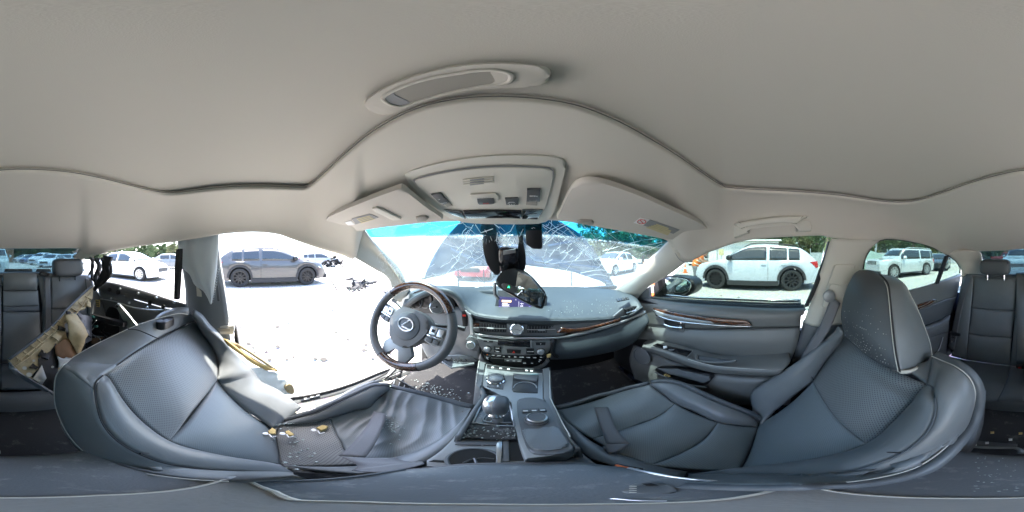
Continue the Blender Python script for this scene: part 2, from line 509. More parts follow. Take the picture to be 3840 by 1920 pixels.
# loose stones and leaf litter lying on the yard
rs = random.Random(3)
mb = MB(); mb2 = MB()
for i in range(5200):
    a = rs.uniform(0, 2 * math.pi); r = 1.6 + 10 * rs.random()**1.3
    x, y = r * math.cos(a), r * math.sin(a)
    if abs(x) < 1.05 and -2.6 < y < 2.4: continue
    s = rs.uniform(.010, .03)
    e = [Vector((x + s * rs.uniform(.6, 1.2) * math.cos(k * 1.57 + a), y + s * rs.uniform(.6, 1.2) * math.sin(k * 1.57 + a), .002)) for k in range(4)]
    top = Vector((x, y, s * rs.uniform(.4, .8)))
    if rs.random() < .80: mb.add(e + [top], [(0, 1, 4), (1, 2, 4), (2, 3, 4), (3, 0, 4)])
    else:
        sc_ = rs.uniform(.7, 1.9)
        e = [Vector((x, y, .012)) + (q - Vector((x, y, 0))) * sc_ for q in e]
        for q in e: q.z = rs.uniform(.004, .03)
        mb2.add(e, [(0, 1, 2), (0, 2, 3)])
M['stone'] = mat('pale_stone', (.46, .44, .41), .9, var=.3, vscale=9)
M['litter'] = mat('brown_leaf_litter', (.045, .040, .034), .9, var=.5, vscale=3)
tag(mb.build('gravel', M['stone'], None, False), kind='stuff')
tag(mb2.build('leaf_litter', M['litter'], None, False), kind='stuff')

# ------------------------------------------------------------------ trees
def leafmat(name, c):
    m = mat(name, c, .7, var=.55, vscale=1.3)
    return m
LEAF = [leafmat('leaf_green', (.075, .115, .04)), leafmat('leaf_olive', (.11, .12, .045)), leafmat('pine_green', (.055, .09, .045))]
M['bark'] = mat('bark', (.11, .085, .065), .9, var=.4, vscale=6)
def crown_mesh(h, wd, base, kind, seed, n):
    q = random.Random(seed); V = []; F = []
    clumps = []
    for k in range(26):
        t = q.random()
        z = base + (h - base) * (.04 + .94 * t)
        env = (math.sin(math.pi * min(.12 + .88 * t, 1))**.6 if kind != 2 else (1.05 - t)) * wd
        a = q.uniform(0, 6.283); r = env * math.sqrt(q.random()) * .85
        clumps.append((Vector((r * math.cos(a), r * math.sin(a), z)), wd * q.uniform(.22, .42)))
    for i in range(n):
        c, cr_ = q.choice(clumps)
        d = Vector((q.gauss(0, 1), q.gauss(0, 1), q.gauss(0, .75))).normalized() * cr_ * (q.random()**.4)
        p = c + d
        s = q.uniform(.10, .24)
        u = Vector((q.gauss(0, 1), q.gauss(0, 1), q.gauss(0, .6))).normalized()
        v = u.orthogonal().normalized(); v = (Matrix.Rotation(q.uniform(0, 6.28), 3, u) @ v)
        b = len(V)
        V += [p - u * s, p + v * s * .55, p + u * s, p - v * s * .55]
        F.append((b, b + 1, b + 2, b + 3))
    return V, F
def trunk_mesh(h, base, seed):
    q = random.Random(seed); mb = MB()
    top = h * .86; r0 = .02 * h + .05
    pts = [Vector((math.sin(i * .9 + seed) * .05 * i, math.cos(i * 1.3 + seed) * .05 * i, top * i / 6)) for i in range(7)]
    mb.tube(pts, [r0 * (1 - .13 * i) for i in range(7)], 8)
    for k in range(7):
        t = q.uniform(.35, .85); i = int(t * 6); a = q.uniform(0, 6.28); l = h * q.uniform(.14, .24)
        p = pts[i]; mb.tube([p, p + Vector((math.cos(a) * l * .5, math.sin(a) * l * .5, l * .35)), p + Vector((math.cos(a) * l, math.sin(a) * l, l * .8))], [r0 * .4, r0 * .28, r0 * .1], 6)
    return mb
PROTO = []
for k in range(5):
    kind = (0, 1, 0, 2, 2)[k]
    h = (9, 8, 11, 13, 11)[k]; wd = (3.4, 3.2, 3.8, 2.6, 2.4)[k]; base = (1.2, .8, 1.5, 2.2, 1.5)[k]
    V, F = crown_mesh(h, wd, base, kind, 11 + k, 5200)
    me = bpy.data.meshes.new('crown'); me.from_pydata([tuple(v) for v in V], [], F); me.materials.append(LEAF[kind]); me.update()
    tm = trunk_mesh(h, base, 31 + k)
    t2 = bpy.data.meshes.new('trunk'); t2.from_pydata([tuple(v) for v in tm.V], [], tm.F); t2.materials.append(M['bark']); t2.shade_smooth()
    PROTO.append((me, t2))
CNT = {}
ORD = ' first second third fourth fifth sixth seventh eighth ninth tenth eleventh twelfth thirteenth fourteenth fifteenth sixteenth seventeenth eighteenth nineteenth'.split(' ')
def tree(az, r, k, label, group, s=1.0):
    a = R(az)
    t = thing(('broadleaf_tree', 'broadleaf_tree', 'broadleaf_tree', 'pine_tree', 'pine_tree')[k], label, 'tree', (r * math.sin(a), r * math.cos(a), -.05), group)
    t.rotation_euler = (0, 0, az * 7.3); t.scale = (s, s, s * (1 + .12 * math.sin(az)))
    CNT[group] = CNT.get(group, 0) + 1
    t['label'] = ORD[CNT[group]] + ' ' + label + ', counted from the left'
    link(bpy.data.objects.new('crown', PROTO[k][0]), t)
    link(bpy.data.objects.new('trunk', PROTO[k][1]), t)
    return t
q = random.Random(5)
G1 = 'trees rising beyond the front right yard'
for i, (az, r, k, s) in enumerate(((25, 30, 0, 1.0), (31, 26, 1, 1.05), (37, 27, 2, 1.0), (43, 25, 0, 1.1), (49, 28, 1, 1.15), (55, 30, 2, 1.0), (61, 33, 0, .85))):
    tree(az, r, k, 'leafy green tree seen through the windscreen beyond the buckled hood', G1, s)
for i, az in enumerate((68, 73, 78, 83, 88, 93, 98, 102)):
    tree(az, 32 + 4 * (i % 3), (0, 3, 1, 2)[i % 4], 'tall green tree in the row behind the white shed', 'trees behind the white shed', 1.05)
for i, az in enumerate((108, 113, 118, 123, 128, 133, 138, 143, 148, 153)):
    tree(az, 30 + 5 * (i % 3), (2, 0, 3, 1)[i % 4], 'green tree behind the boxy silver off-roader', 'trees behind the silver off-roader', 1.0)
for i in range(19):
    az = 157 + i * 3.1
    tree(az if az < 180 else az - 360, 46 + 6 * (i % 3), (0, 3, 2, 4)[i % 4], 'distant tree in the line seen through the rear window', 'trees beyond the rear yard', .62)
for i in range(4):
    tree(-146 + i * 8, 44 + 5 * (i % 3), (1, 0, 2)[i % 3], 'distant tree beyond the gravel on the open driver side', 'trees beyond the driver side', .7)
# the far wood that closes the gaps between the trunks
V = []; F = []
qq = random.Random(9)
for i in range(15000):
    az = R(qq.uniform(15, 240)); r = qq.uniform(58, 74)
    hmax = 5.5 if R(150) < az else 9.5
    p = Vector((r * math.sin(az), r * math.cos(az), hmax * qq.random()**1.2))
    s = qq.uniform(.4, 1.1)
    u = Vector((qq.gauss(0, 1), qq.gauss(0, 1), qq.gauss(0, 1))).normalized(); v = u.orthogonal().normalized()
    b = len(V); V += [p - u * s, p + v * s, p + u * s, p - v * s]; F.append((b, b + 1, b + 2, b + 3))
tag(mk('woods', V, F, leafmat('far_wood_leaves', (.065, .10, .045)), None, False), kind='stuff')

# ------------------------------------------------------------------ cars
PAINT = {}
def paint(c, metal=.0, rough=.3):
    k = (c, metal, rough)
    if k not in PAINT: PAINT[k] = mat('car_paint', c, rough, metal, coat=.8, var=.03, vscale=1.5)
    return PAINT[k]
M['carglass'] = mat('dark_car_window', (.012, .016, .018), .05, spec=.8, coat=.3)
M['tyre'] = mat('tyre_rubber', (.02, .02, .02), .85, bump=.3, bscale=60)
M['alloy'] = mat('alloy_rim', (.55, .56, .57), .3, .9)
M['lamp'] = mat('clear_lamp', (.75, .76, .78), .08, .3)
M['taillamp'] = mat('red_lamp', (.45, .015, .015), .12, coat=.5)
M['clad'] = mat('black_cladding', (.022, .022, .023), .7, var=.2)
M['under'] = mat('car_underside', (.008, .008, .008), .9)
def interp(tab, x, smooth=False):
    if x <= tab[0][0]: return tab[0][1]
    for (a, va), (b, vb) in zip(tab, tab[1:]):
        if x <= b:
            t = (x - a) / max(b - a, 1e-6)
            if smooth: t = t * t * (3 - 2 * t)
            return va + (vb - va) * t
    return tab[-1][1]
def car(name, label, cat, loc, heading, col, L=4.5, Wd=1.85, Ht=1.65, wb=2.7, kind='suv', rw=.36, rims='alloy', clad=False, detail=2, group=None, metal=0, rails=False, boxy=False, wreck=False, rough=.3):
    root = thing(name, label, cat, (0, 0, 0), group)
    pm = paint(col, metal, rough)
    h2 = L / 2
    fo = (L - wb) * .48
    xf = h2 - fo; xr = xf - wb
    zb = Ht * (.645 if kind == 'suv' and not boxy else .62)
    if kind == 'suv':
        if boxy: top = [(-h2, .75), (-h2 + .03, 1.0), (-h2 + .10, Ht - .10), (-h2 + .35, Ht), (.35, Ht), (.55, Ht - .04), (1.0, zb + .08), (h2 - .12, zb - .02), (h2 - .03, zb - .12), (h2, .55)]
        else: top = [(-h2, .70), (-h2 + .04, zb - .05), (-h2 + .12, zb + .05), (-h2 + .50, Ht - .20), (-h2 + .72, Ht - .09), (-.45, Ht), (.05, Ht - .01), (.28, Ht - .06), (.42, Ht - .118), (1.12, zb + .045), (1.4, zb + .0), (h2 - .28, zb - .12), (h2 - .06, zb - .27), (h2, .50)]
    elif kind == 'hatch':
        top = [(-h2, .55), (-h2 + .05, zb - .05), (-h2 + .2, zb + .1), (-h2 + .75, Ht - .05), (-.1, Ht), (.3, Ht - .05), (1.15, zb + .02), (h2 - .3, zb - .16), (h2 - .05, zb - .32), (h2, .42)]
    elif kind == 'pickup':
        top = [(-h2, .80), (-h2 + .03, zb - .02), (-.75, zb - .01), (-.70, Ht - .12), (-.5, Ht), (.2, Ht), (.4, Ht - .06), (1.1, zb + .06), (h2 - .15, zb - .05), (h2 - .03, zb - .16), (h2, .60)]
    else:
        top = [(-h2, .55), (-h2 + .05, zb + .02), (-h2 + .55, zb + .07), (-h2 + 1.25, Ht - .06), (-.25, Ht), (.2, Ht - .03), (.35, Ht - .07), (1.25, zb + .03), (h2 - .35, zb - .13), (h2 - .05, zb - .30), (h2, .42)]
    Ra = rw * 1.14
    sill = .24 if kind in ('suv', 'pickup') else .18
    xs = sorted(set([round(-h2 + L * i / 52, 4) for i in range(53)] + [round(c + Ra * math.cos(math.pi * k / 12), 4) for c in (xf, xr) for k in range(13)] + [round(-h2 + e, 4) for e in (.01, .03, .06)] + [round(h2 - e, 4) for e in (.01, .03, .06)]))
    def wid(x):
        e = (abs(x) - (h2 - .7)) / .7
        return Wd / 2 * (1 - .20 * max(e, 0)**2.4)
    def zt(x):
        k = min(.13, h2 - abs(x))
        return sum(interp(top, x + k * d, False) for d in (-1, -.66, -.33, 0, .33, .66, 1)) / 7
    def belt(x): return min(zb + .0 * x, zt(x) - .02)
    def low(x):
        z = sill + .10 * max((abs(x) - h2 + .5) / .5, 0)**2
        for c in (xf, xr):
            if abs(x - c) < Ra: z = max(z, rw + math.sqrt(Ra * Ra - (x - c)**2))
        return min(z, zt(x) - .06)
    def roofw(x):
        hc = max(zt(x) - zb, 0); f = min(hc / max(Ht - zb, .1), 1)
        return wid(x) * (.93 - (.10 if boxy else .20) * f)
    def half(x):
        w_, b, z0, t = wid(x), belt(x), low(x), zt(x)
        rw_ = roofw(x); hc = max(t - b, .02)
        return [(w_ * .94, z0), (w_ * .985, z0 + .30 * (b - z0)), (w_, z0 + .62 * (b - z0)), (w_ * .985, b - .12 * (b - z0)), (w_ * .945, b),
                ((w_ * .935 + rw_) / 2, b + hc * .45), (rw_, b + hc * .86), (rw_ * .93, b + hc * .97), (rw_ * .6, b + hc * 1.01), (0, b + hc * 1.03)]
    V = []; F = []
    for x in xs:
        hp = half(x)
        V += [(x, y, z) for y, z in hp] + [(x, -y, z) for y, z in hp[-2::-1]]
    n = 19
    for i in range(len(xs) - 1):
        for j in range(n - 1):
            F.append((i * n + j, (i + 1) * n + j, (i + 1) * n + j + 1, i * n + j + 1))
    F.append(tuple(range(n))); F.append(tuple(reversed(range((len(xs) - 1) * n, len(xs) * n))))
    body = mk('body', V, F, pm, root, True, None, 38)
    MB().box((0, 0, .42), (L * .93, Wd * .74, .36)).build('underbody', M['under'], root, False)
    # windows: skins 6 mm proud of the body
    def side_y(x, z):
        hp = half(x)
        for (y0, z0), (y1, z1) in zip(hp[4:7], hp[5:7]):
            if z <= z1 or (y1, z1) == hp[6]:
                f = (z - z0) / max(z1 - z0, 1e-4)
                return y0 + (y1 - y0) * f
        return hp[6][0]
    def side_win(nm, xa, xb, s):
        VV = []; FF = []
        nx, nz = 14, 5
        for i in range(nx):
            x = xa + (xb - xa) * i / (nx - 1)
            za = zb + .022; zc = max(zb + (zt(x) - zb) * .845, za + .012)
            for j in range(nz):
                z = za + (zc - za) * j / (nz - 1)
                VV.append((x, s * (side_y(x, z) + .007), z))
        for i in range(nx - 1):
            for j in range(nz - 1):
                FF.append((i * nz + j, (i + 1) * nz + j, (i + 1) * nz + j + 1, i * nz + j + 1))
        o = mk(nm, VV, FF, M['carglass'], root)
        md = o.modifiers.new("thickness", 'SOLIDIFY'); md.thickness = .006; md.offset = 0
    cab_f = [x for x, z in top if z >= Ht - .121][-1]
    cab_r = [x for x, z in top if z >= Ht - .12][0]
    wsb = [x for x, z in top if x > cab_f][0]            # foot of the windscreen
    rsb = [x for x, z in top if x < cab_r][-1]           # foot of the rear glass
    midx = (cab_f + cab_r) / 2 + .08
    gaps = [wsb - .16, midx + .05, midx - .05, (cab_r + .42 if kind == 'suv' else cab_r - .1)]
    if kind == 'pickup': gaps = [wsb - .16, .1, 0.0, cab_r + .15]
    for s in (1, -1):
        side_win('front_window', gaps[1], gaps[0], s)
        side_win('rear_window', gaps[3], gaps[2], s)
        if kind == 'suv' and detail > 0: side_win('quarter_window', rsb + (.16 if boxy else .20), gaps[3] - .06, s)
    def cross_win(nm, xa, xb):
        VV = []; FF = []
        for i in range(6):
            x = xa + (xb - xa) * i / 5
            hp = half(x)
            for j in range(7):
                u = -1 + j / 3
                yy = u * hp[7][0] * .97
                zz = hp[9][1] + (hp[7][1] - hp[9][1]) * u * u
                VV.append((x + (.012 if xb > 0 else -.012), yy, zz + .008))
        for i in range(5):
            for j in range(6):
                FF.append((i * 7 + j, (i + 1) * 7 + j, (i + 1) * 7 + j + 1, i * 7 + j + 1))
        o = mk(nm, VV, FF, M['carglass'], root)
        md = o.modifiers.new("thickness", 'SOLIDIFY'); md.thickness = .006; md.offset = 0
    cross_win('windscreen', cab_f + .05, wsb - .10)
    cross_win('back_window', cab_r - .06, rsb + .06)
    # wheels
    for cx in (xf, xr):
        for s in (1, -1):
            yy = s * (Wd / 2 - .125)
            o_ = (0, s, 0)
            wq = rw * .68
            tm = MB().lathe((cx, yy, rw), o_, [(wq, -.10), (rw * .93, -.11), (rw, -.07), (rw, .07), (rw * .94, .11), (wq * 1.08, .115), (wq, .10)], 26, False)
            wheel = tm.build('wheel', M['tyre'], root)
            rm = MB()
            rm.lathe((cx, yy, rw), o_, [(wq * 1.02, .085), (wq * 1.03, .108), (wq * .93, .104), (wq * .90, .05)], 26, False)
            if detail:
                for k in range(10 if detail > 1 else 6):
                    a = 2 * math.pi * k / (10 if detail > 1 else 6)
                    d = Vector((math.cos(a), 0, math.sin(a)))
                    c0 = Vector((cx, yy + s * .085, rw))
                    tn = Vector((-math.sin(a), 0, math.cos(a)))
                    wa, wb_ = wq * .13, wq * .09
                    q0 = [c0 + d * wq * .12 + tn * wa, c0 + d * wq * .12 - tn * wa, c0 + d * wq * .97 - tn * wb_, c0 + d * wq * .97 + tn * wb_]
                    out = Vector((0, s * .018, 0))
                    rm.add(q0 + [p + out for p in q0], [(4, 5, 6, 7), (0, 1, 5, 4), (1, 2, 6, 5), (2, 3, 7, 6), (3, 0, 4, 7)])
                rm.lathe((cx, yy, rw), o_, [(wq * .2, .09), (wq * .2, .112), (wq * .05, .116)], 12)
            else:
                rm.lathe((cx, yy, rw), o_, [(wq * .92, .08), (wq * .1, .10)], 14)
            rm.build('rim', M['rimblack'] if rims == 'black' else M['alloy'], wheel)
            MB().lathe((cx, yy, rw), o_, [(wq * .98, .03), (wq * .05, .035)], 20).build('brake_disc', M['under'], wheel)
            if clad and detail:
                am = MB()
                pts_o = []; pts_i = []
                for k in range(17):
                    a = math.pi * k / 16
                    x = cx + math.cos(a) * Ra * 1.17; z = rw + math.sin(a) * Ra * 1.17
                    x2 = cx + math.cos(a) * Ra * .97; z2 = rw + math.sin(a) * Ra * .97
                    w_ = wid(min(max(cx + math.cos(a) * Ra, -h2), h2))
                    pts_o.append(Vector((x, s * (w_ + .012), max(z, sill)))); pts_i.append(Vector((x2, s * (w_ + .014), max(z2, sill))))
                VV = pts_o + pts_i + [p - Vector((0, s * .09, 0)) for p in pts_o] + [p - Vector((0, s * .09, 0)) for p in pts_i]
                FF = []
                for k in range(16):
                    FF += [(k, k + 1, 18 + k, 17 + k), (34 + k, 51 + k, 52 + k, 35 + k), (k, 34 + k, 35 + k, k + 1), (17 + k, 18 + k, 52 + k, 51 + k)]
                mk('arch_cladding', VV, FF, M['clad'], root, True, None, 40)
    for s in (1, -1):
        # lamps hug the corners
        xl = h2 - .20; zl = .60 * zb if kind != 'suv' else zb * .74
        hp = wid(xl)
        plate('headlight', [Vector((h2 - .42, s * (wid(h2 - .42) + .004), zl + .04)), Vector((h2 - .05, s * (wid(h2 - .05) * .93), zl - .0)), Vector((h2 - .03, s * wid(h2) * .80, zl - .06)), Vector((h2 - .10, s * (wid(h2 - .1) * .985), zl - .10)), Vector((h2 - .36, s * (wid(h2 - .36) + .004), zl - .04))], M['lamp'], root, .05, .008, face=(.5, s, .1))
        zt_ = zb * .86
        plate('taillight', [Vector((-h2 + .34, s * (wid(-h2 + .34) + .006), zt_ + .10)), Vector((-h2 + .06, s * (wid(-h2 + .06) + .008), zt_ + .13)), Vector((-h2 + .02, s * (wid(-h2 + .02) + .004), zt_ - .09)), Vector((-h2 + .12, s * (wid(-h2 + .12) + .006), zt_ - .12))], M['taillamp'], root, .05, .008, face=(-.3, s, .1))
        if detail:
            mx = wsb - .30
            MB().lathe((mx, s * (wid(mx) + .09), zb + .10), (1, s * -.15, 0), [(.02, -.09), (.085, -.07), (.10, .02), (.07, .09), (.01, .11)], 12).box((mx - .02, s * (wid(mx) + .01), zb + .05), (.07, .10, .04)).build('door_mirror', M['black'] if rims == 'black' else pm, root)
            for xg in (midx, wsb - .12, gaps[3] - .04):
                pts = []
                for z in [sill + .06 + (zb - sill - .06) * k / 6 for k in range(7)]:
                    hp = half(xg); yy = interp([(z_, y_) for y_, z_ in hp[:5]], z)
                    if z > low(xg) + .02: pts.append(Vector((xg, s * (yy + .001), z)))
                if len(pts) > 2: MB().tube(pts, .007, 4).build('door_gap', M['under'], root)
            for xh in (midx + .14, gaps[3] + .10):
                hp = half(xh); zz = zb - .13; yy = interp([(z_, y_) for y_, z_ in hp[:5]], zz)
                MB().box((xh, s * (yy + .02), zz), (.19, .022, .028)).box((xh - .08, s * (yy + .006), zz), (.03, .03, .026)).box((xh + .08, s * (yy + .006), zz), (.03, .03, .026)).build('door_handle', pm, root)
            MB().box(((xf + xr) / 2, s * (Wd / 2 - .05), sill + .03), (wb - 2 * Ra - .02, .10, .16 if clad else .05)).build('sill', M['clad'], root, False)
        if rails:
            rp = [Vector((x, s * (roofw(x) * .92), zt(x) + .05)) for x in [cab_r + .05 + (cab_f - .1 - cab_r) * k / 8 for k in range(9)]]
            rp[0].z -= .04; rp[-1].z -= .04
            MB().tube(rp, .018, 6).build('roof_rail', M['black'] if not boxy else pm, root)
    if boxy:
        gr = MB().box((h2 - .012, 0, .84), (.03, 1.0, .24)).build('grille', pm, root, False)
        for k in range(7):
            MB().box((h2 + .004, -.39 + .13 * k, .84), (.02, .06, .19)).build('slot', M['under'], gr, False)
        for s in (1, -1): MB().lathe((h2 - .03, s * .66, .86), (1, 0, 0), [(.10, 0), (.105, .035), (.02, .05)], 16).build('round_lamp', M['lamp'], root)
    else:
        MB().box((h2 - .02, 0, zb * .60), (.05, Wd * .5, .20)).build('grille', M['clad'], root, False)
    MB().box((h2 - .03, 0, .34), (.12, Wd * .84, .18)).build('front_bumper', M['clad'] if clad or boxy else pm, root, True)
    MB().box((-h2 + .03, 0, .42), (.12, Wd * .84, .20)).build('rear_bumper', M['clad'] if clad or boxy else pm, root, True)
    MB().box((-h2 - .004, 0, zb * .72), (.02, .32, .15)).build('number_plate', M['white'], root, False)
    if wreck:
        q_ = random.Random(2); mb_ = MB()
        for k in range(26):
            p = Vector((q_.uniform(.55, h2 + .2), -Wd / 2 - q_.uniform(-.12, .14), q_.uniform(.3, 1.05)))
            mb_.tube([p, p + Vector((q_.uniform(-.4, .4), q_.uniform(-.1, .1), q_.uniform(-.3, .3))), p + Vector((q_.uniform(-.5, .5), q_.uniform(-.15, .1), q_.uniform(-.5, .2)))], q_.uniform(.03, .11), 5)
        mb_.build('torn_front_end', M['under'], root, False)
    root.location = loc
    root.rotation_euler = (0, 0, heading)
    return root
def polar(az, r): return Vector((r * math.sin(R(az)), r * math.cos(R(az)), 0))
UP = R(90)
car('crossover', 'shiny grey crossover with black wheels parked broadside outside the missing driver door', 'car', (-7.15, .25, 0), UP - R(-7), (.070, .068, .066), L=4.6, Wd=1.88, Ht=1.56, wb=2.68, rims='black', clad=True, metal=.3, rails=False, rw=.37)
car('crossover', 'white crossover with black wheels parked beyond the passenger window', 'car', (6.38, .78, 0), UP, (.47, .50, .53), L=4.55, Wd=1.88, Ht=1.61, wb=2.66, rims='black', clad=True, rails=True, rw=.375)
car('off_roader', 'boxy silver off-roader with slotted grille behind the passenger headrest', 'car', (7.15, -7.0, 0), UP + R(-3), (.55, .56, .56), L=4.4, Wd=1.78, Ht=1.64, wb=2.6, boxy=True, metal=.3, rails=True, rw=.37)
car('sedan', 'black sedan facing the camera behind the quarter glass', 'car', (8.1, -12.6, 0), UP + R(25), (.02, .022, .026), L=4.7, Ht=1.42, wb=2.75, kind='sedan', rw=.33)
car('sedan', 'white sedan beyond the torn rear door opening', 'car', (-6.25, -6.8, 0), UP + R(6), (.74, .74, .73), L=4.4, Wd=1.75, Ht=1.45, wb=2.62, kind='sedan', rw=.33)
car('sedan', 'dim grey sedan farther behind the white sedan', 'car', (-13.6, -8.6, 0), UP + R(35), (.16, .17, .18), L=4.7, Ht=1.45, kind='sedan', rw=.33, detail=1)
car('wrecked_wagon', 'silver estate car with its front end torn to black scrap', 'car', (-16.6, 5.6, 0), UP, (.34, .36, .38), L=4.8, Ht=1.55, wb=2.8, metal=.4, wreck=True, detail=1)
car('hatchback', 'red hatchback blurred behind the middle of the shattered windscreen', 'car', (-2.3, 9.2, 0), UP + R(180), (.45, .03, .03), L=4.1, Ht=1.5, wb=2.5, kind='hatch', rw=.31, detail=1)
car('sedan', 'white sedan with sky-blue windows seen past the buckled hood', 'car', (6.3, 9.6, 0), UP + R(115), (.74, .75, .76), L=4.5, Ht=1.5, kind='sedan', rw=.33, detail=1)
car('pickup_truck', 'pale silver pickup straight behind the rear window', 'pickup', (.95, -12.2, 0), UP, (.42, .46, .44), L=5.4, Wd=1.95, Ht=1.75, wb=3.3, kind='pickup', rw=.38, detail=1)
GR = 'cars parked in the row far behind the rear window'
for i, (u, r, c, kd, lab) in enumerate(((62, 30, (.5, .5, .5), 'sedan', 'small silver sedan leftmost in the far row behind'), (81, 27, (.08, .12, .22), 'sedan', 'dark blue sedan in the far row behind'), (106, 23, (.70, .71, .72), 'suv', 'white crossover in the far row behind'), (134, 18.5, (.72, .73, .74), 'sedan', 'white sedan nearest in the far row behind'), (170, 21, (.60, .62, .64), 'sedan', 'pale sedan half hidden by the rear headrest'), (196, 24, (.3, .32, .35), 'suv', 'grey crossover at the end of the far row behind'))):
    az = (u - 1288) * .13975 - YAW
    car('sedan' if kd == 'sedan' else 'crossover', lab, 'car', polar(az, r), UP + R(-60 + 6 * i), c, L=4.5, Ht=1.46 if kd == 'sedan' else 1.68, kind=kd, rw=.33, detail=1, group=GR)
car('pickup_truck', 'red pickup above the right rear headrest', 'pickup', polar(171, 28), UP + R(80), (.42, .05, .04), L=5.3, Wd=1.9, Ht=1.8, wb=3.3, kind='pickup', rw=.38, detail=1)
car('sedan', 'white car parked far off between the shed and the cones', 'car', polar(63.5, 22), UP + R(85), (.74, .75, .76), L=4.5, Ht=1.45, kind='sedan', rw=.33, detail=1)

# ------------------------------------------------------------------ shed, container, cones, drum, pole, fence, debris
M['corr'] = mat('white_corrugated_sheet', (.66, .66, .63), .5, var=.06)
sh = thing('shed', 'white corrugated metal shed behind the white crossover', 'shed', (20, 4.2, 0))
def corr(name, a, b, z0, z1, m, par, pitch=.22, dep=.03):
    a, b = Vector(a), Vector(b); d = b - a; n = int(d.length / pitch) * 4; nn = Vector((-d.y, d.x, 0)).normalized()
    V = []
    for i in range(n + 1):
        k = (0, 1, 1, 0)[i % 4] * dep
        p = a + d * i / n + nn * k
        V += [(p.x, p.y, z0), (p.x, p.y, z1)]
    o = mk(name, V, [(2 * i, 2 * i + 2, 2 * i + 3, 2 * i + 1) for i in range(n)], m, par, False)
    md = o.modifiers.new("thickness", 'SOLIDIFY'); md.thickness = .02
    return o
corr('front_wall', (19, -.2, 0), (19, 8.4, 0), 0, 2.9, M['corr'], sh)
corr('side_wall', (23, -.2, 0), (19, -.2, 0), 0, 2.9, M['corr'], sh)
corr('side_wall', (19, 8.4, 0), (23, 8.4, 0), 0, 2.9, M['corr'], sh)
MB().add([(18.6, -.6, 2.92), (18.6, 8.8, 2.92), (23.4, 8.8, 3.5), (23.4, -.6, 3.5), (18.6, -.6, 3.02), (18.6, 8.8, 3.02), (23.4, 8.8, 3.6), (23.4, -.6, 3.6)], [(0, 1, 2, 3), (4, 7, 6, 5), (0, 4, 5, 1), (1, 5, 6, 2), (2, 6, 7, 3), (3, 7, 4, 0)]).build('roof', M['corr'], sh, False)
MB().box((18.94, 4.6, 1.15), (.06, 1.4, 2.3)).build('door', M['steel'], sh, False)
MB().box((18.9, 7.2, 1.5), (.12, .12, 3.0)).build('post', M['steel'], sh, False)
ct = thing('container', 'pale green steel skip standing left of the silver off-roader', 'container', (11.2, -7.0, 0))
M['palegreen'] = mat('pale_green_paint', (.42, .52, .46), .5, var=.1)
MB().add([(10, -8.6, .1), (12.2, -8.6, .1), (12.2, -5.0, .1), (10, -5.0, .1), (9.9, -8.9, 1.0), (12.3, -8.9, 1.0), (12.3, -4.7, 2.0), (9.9, -4.7, 2.0)], [(3, 2, 1, 0), (4, 5, 6, 7), (0, 1, 5, 4), (1, 2, 6, 5), (2, 3, 7, 6), (3, 0, 4, 7)]).build('body', M['palegreen'], ct, False)
for k in range(5):
    y = -8.3 + .75 * k
    MB().box((9.93, y, .62 + .1 * k), (.09, .10, 1.0 + .15 * k)).build('rib', M['palegreen'], ct, False)
MB().tube([(9.86, -7.9, .55), (9.84, -7.9, .75), (9.84, -6.5, .85), (9.86, -6.5, .65)], .025, 6).build('handle', M['clad'], ct)
M['boxorange'] = mat('rusty_orange_paint', (.36, .19, .10), .6, var=.2)
bx_ = thing('container', 'rusty orange shipping box far behind the rear window', 'container', polar(176, 31))
for nm, c, sz in (('body', Vector((0, 0, 1.35)), (6.2, 2.4, 2.5)), ('roof', Vector((0, 0, 2.66)), (6.3, 2.5, .1))): MB().box(polar(176, 31) + c, sz).build(nm, M['boxorange'], bx_, False)
for k in range(12): MB().box(polar(176, 31) + Vector((-2.9 + .52 * k, 1.23, 1.35)), (.12, .06, 2.4)).build('rib', M['boxorange'], bx_, False)
def cone(az, r, label, s=1.0):
    p = polar(az, r)
    t = thing('traffic_cone', label, 'traffic cone', p)
    MB().box(p + Vector((0, 0, .02 * s)), (.36 * s, .36 * s, .04 * s)).build('base', M['orange'], t, False)
    MB().lathe(p, (0, 0, 1), [(.14 * s, .04 * s), (.03 * s, .68 * s), (.022 * s, .70 * s)], 18).build('cone_body', M['orange'], t)
    MB().lathe(p, (0, 0, 1), [(.098 * s, .33 * s), (.072 * s, .46 * s)], 18, False).build('reflective_band', M['white'], t)
    return t
cone(57.9, 11.6, 'orange traffic cone standing left of the person in the orange vest', .85)
cone(55.3, 20, 'small distant orange cone above the door mirror')
p = polar(45.9, 4.5)
dr = thing('traffic_drum', 'orange and white striped traffic drum behind the door mirror', 'traffic drum', p)
for k in range(5):
    z = .03 + .2 * k
    MB().lathe(p, (0, 0, 1), [(.27 - .012 * k, z), (.265 - .012 * k, z + .1), (.26 - .012 * k, z + .2)], 20, True).build('band', M['orange'] if k % 2 == 0 else M['white'], dr)
MB().lathe(p, (0, 0, 1), [(.36, 0), (.36, .04), (.28, .05)], 20).build('base', M['rubber'], dr)
p = polar(70.6, 12.5)
sg = thing('sign', 'small yellow board on a post between shed and crossover', 'sign', p)
MB().box(p + Vector((0, 0, .72)), (.06, .06, 1.44)).build('post', M['steel'], sg, False)
plate('board', [p + Vector((-.035, dy, dz)) for dy, dz in ((-.2, 1.25), (.2, 1.25), (.2, 1.72), (-.2, 1.72))], M['yellowprint'], sg, .02, .004)
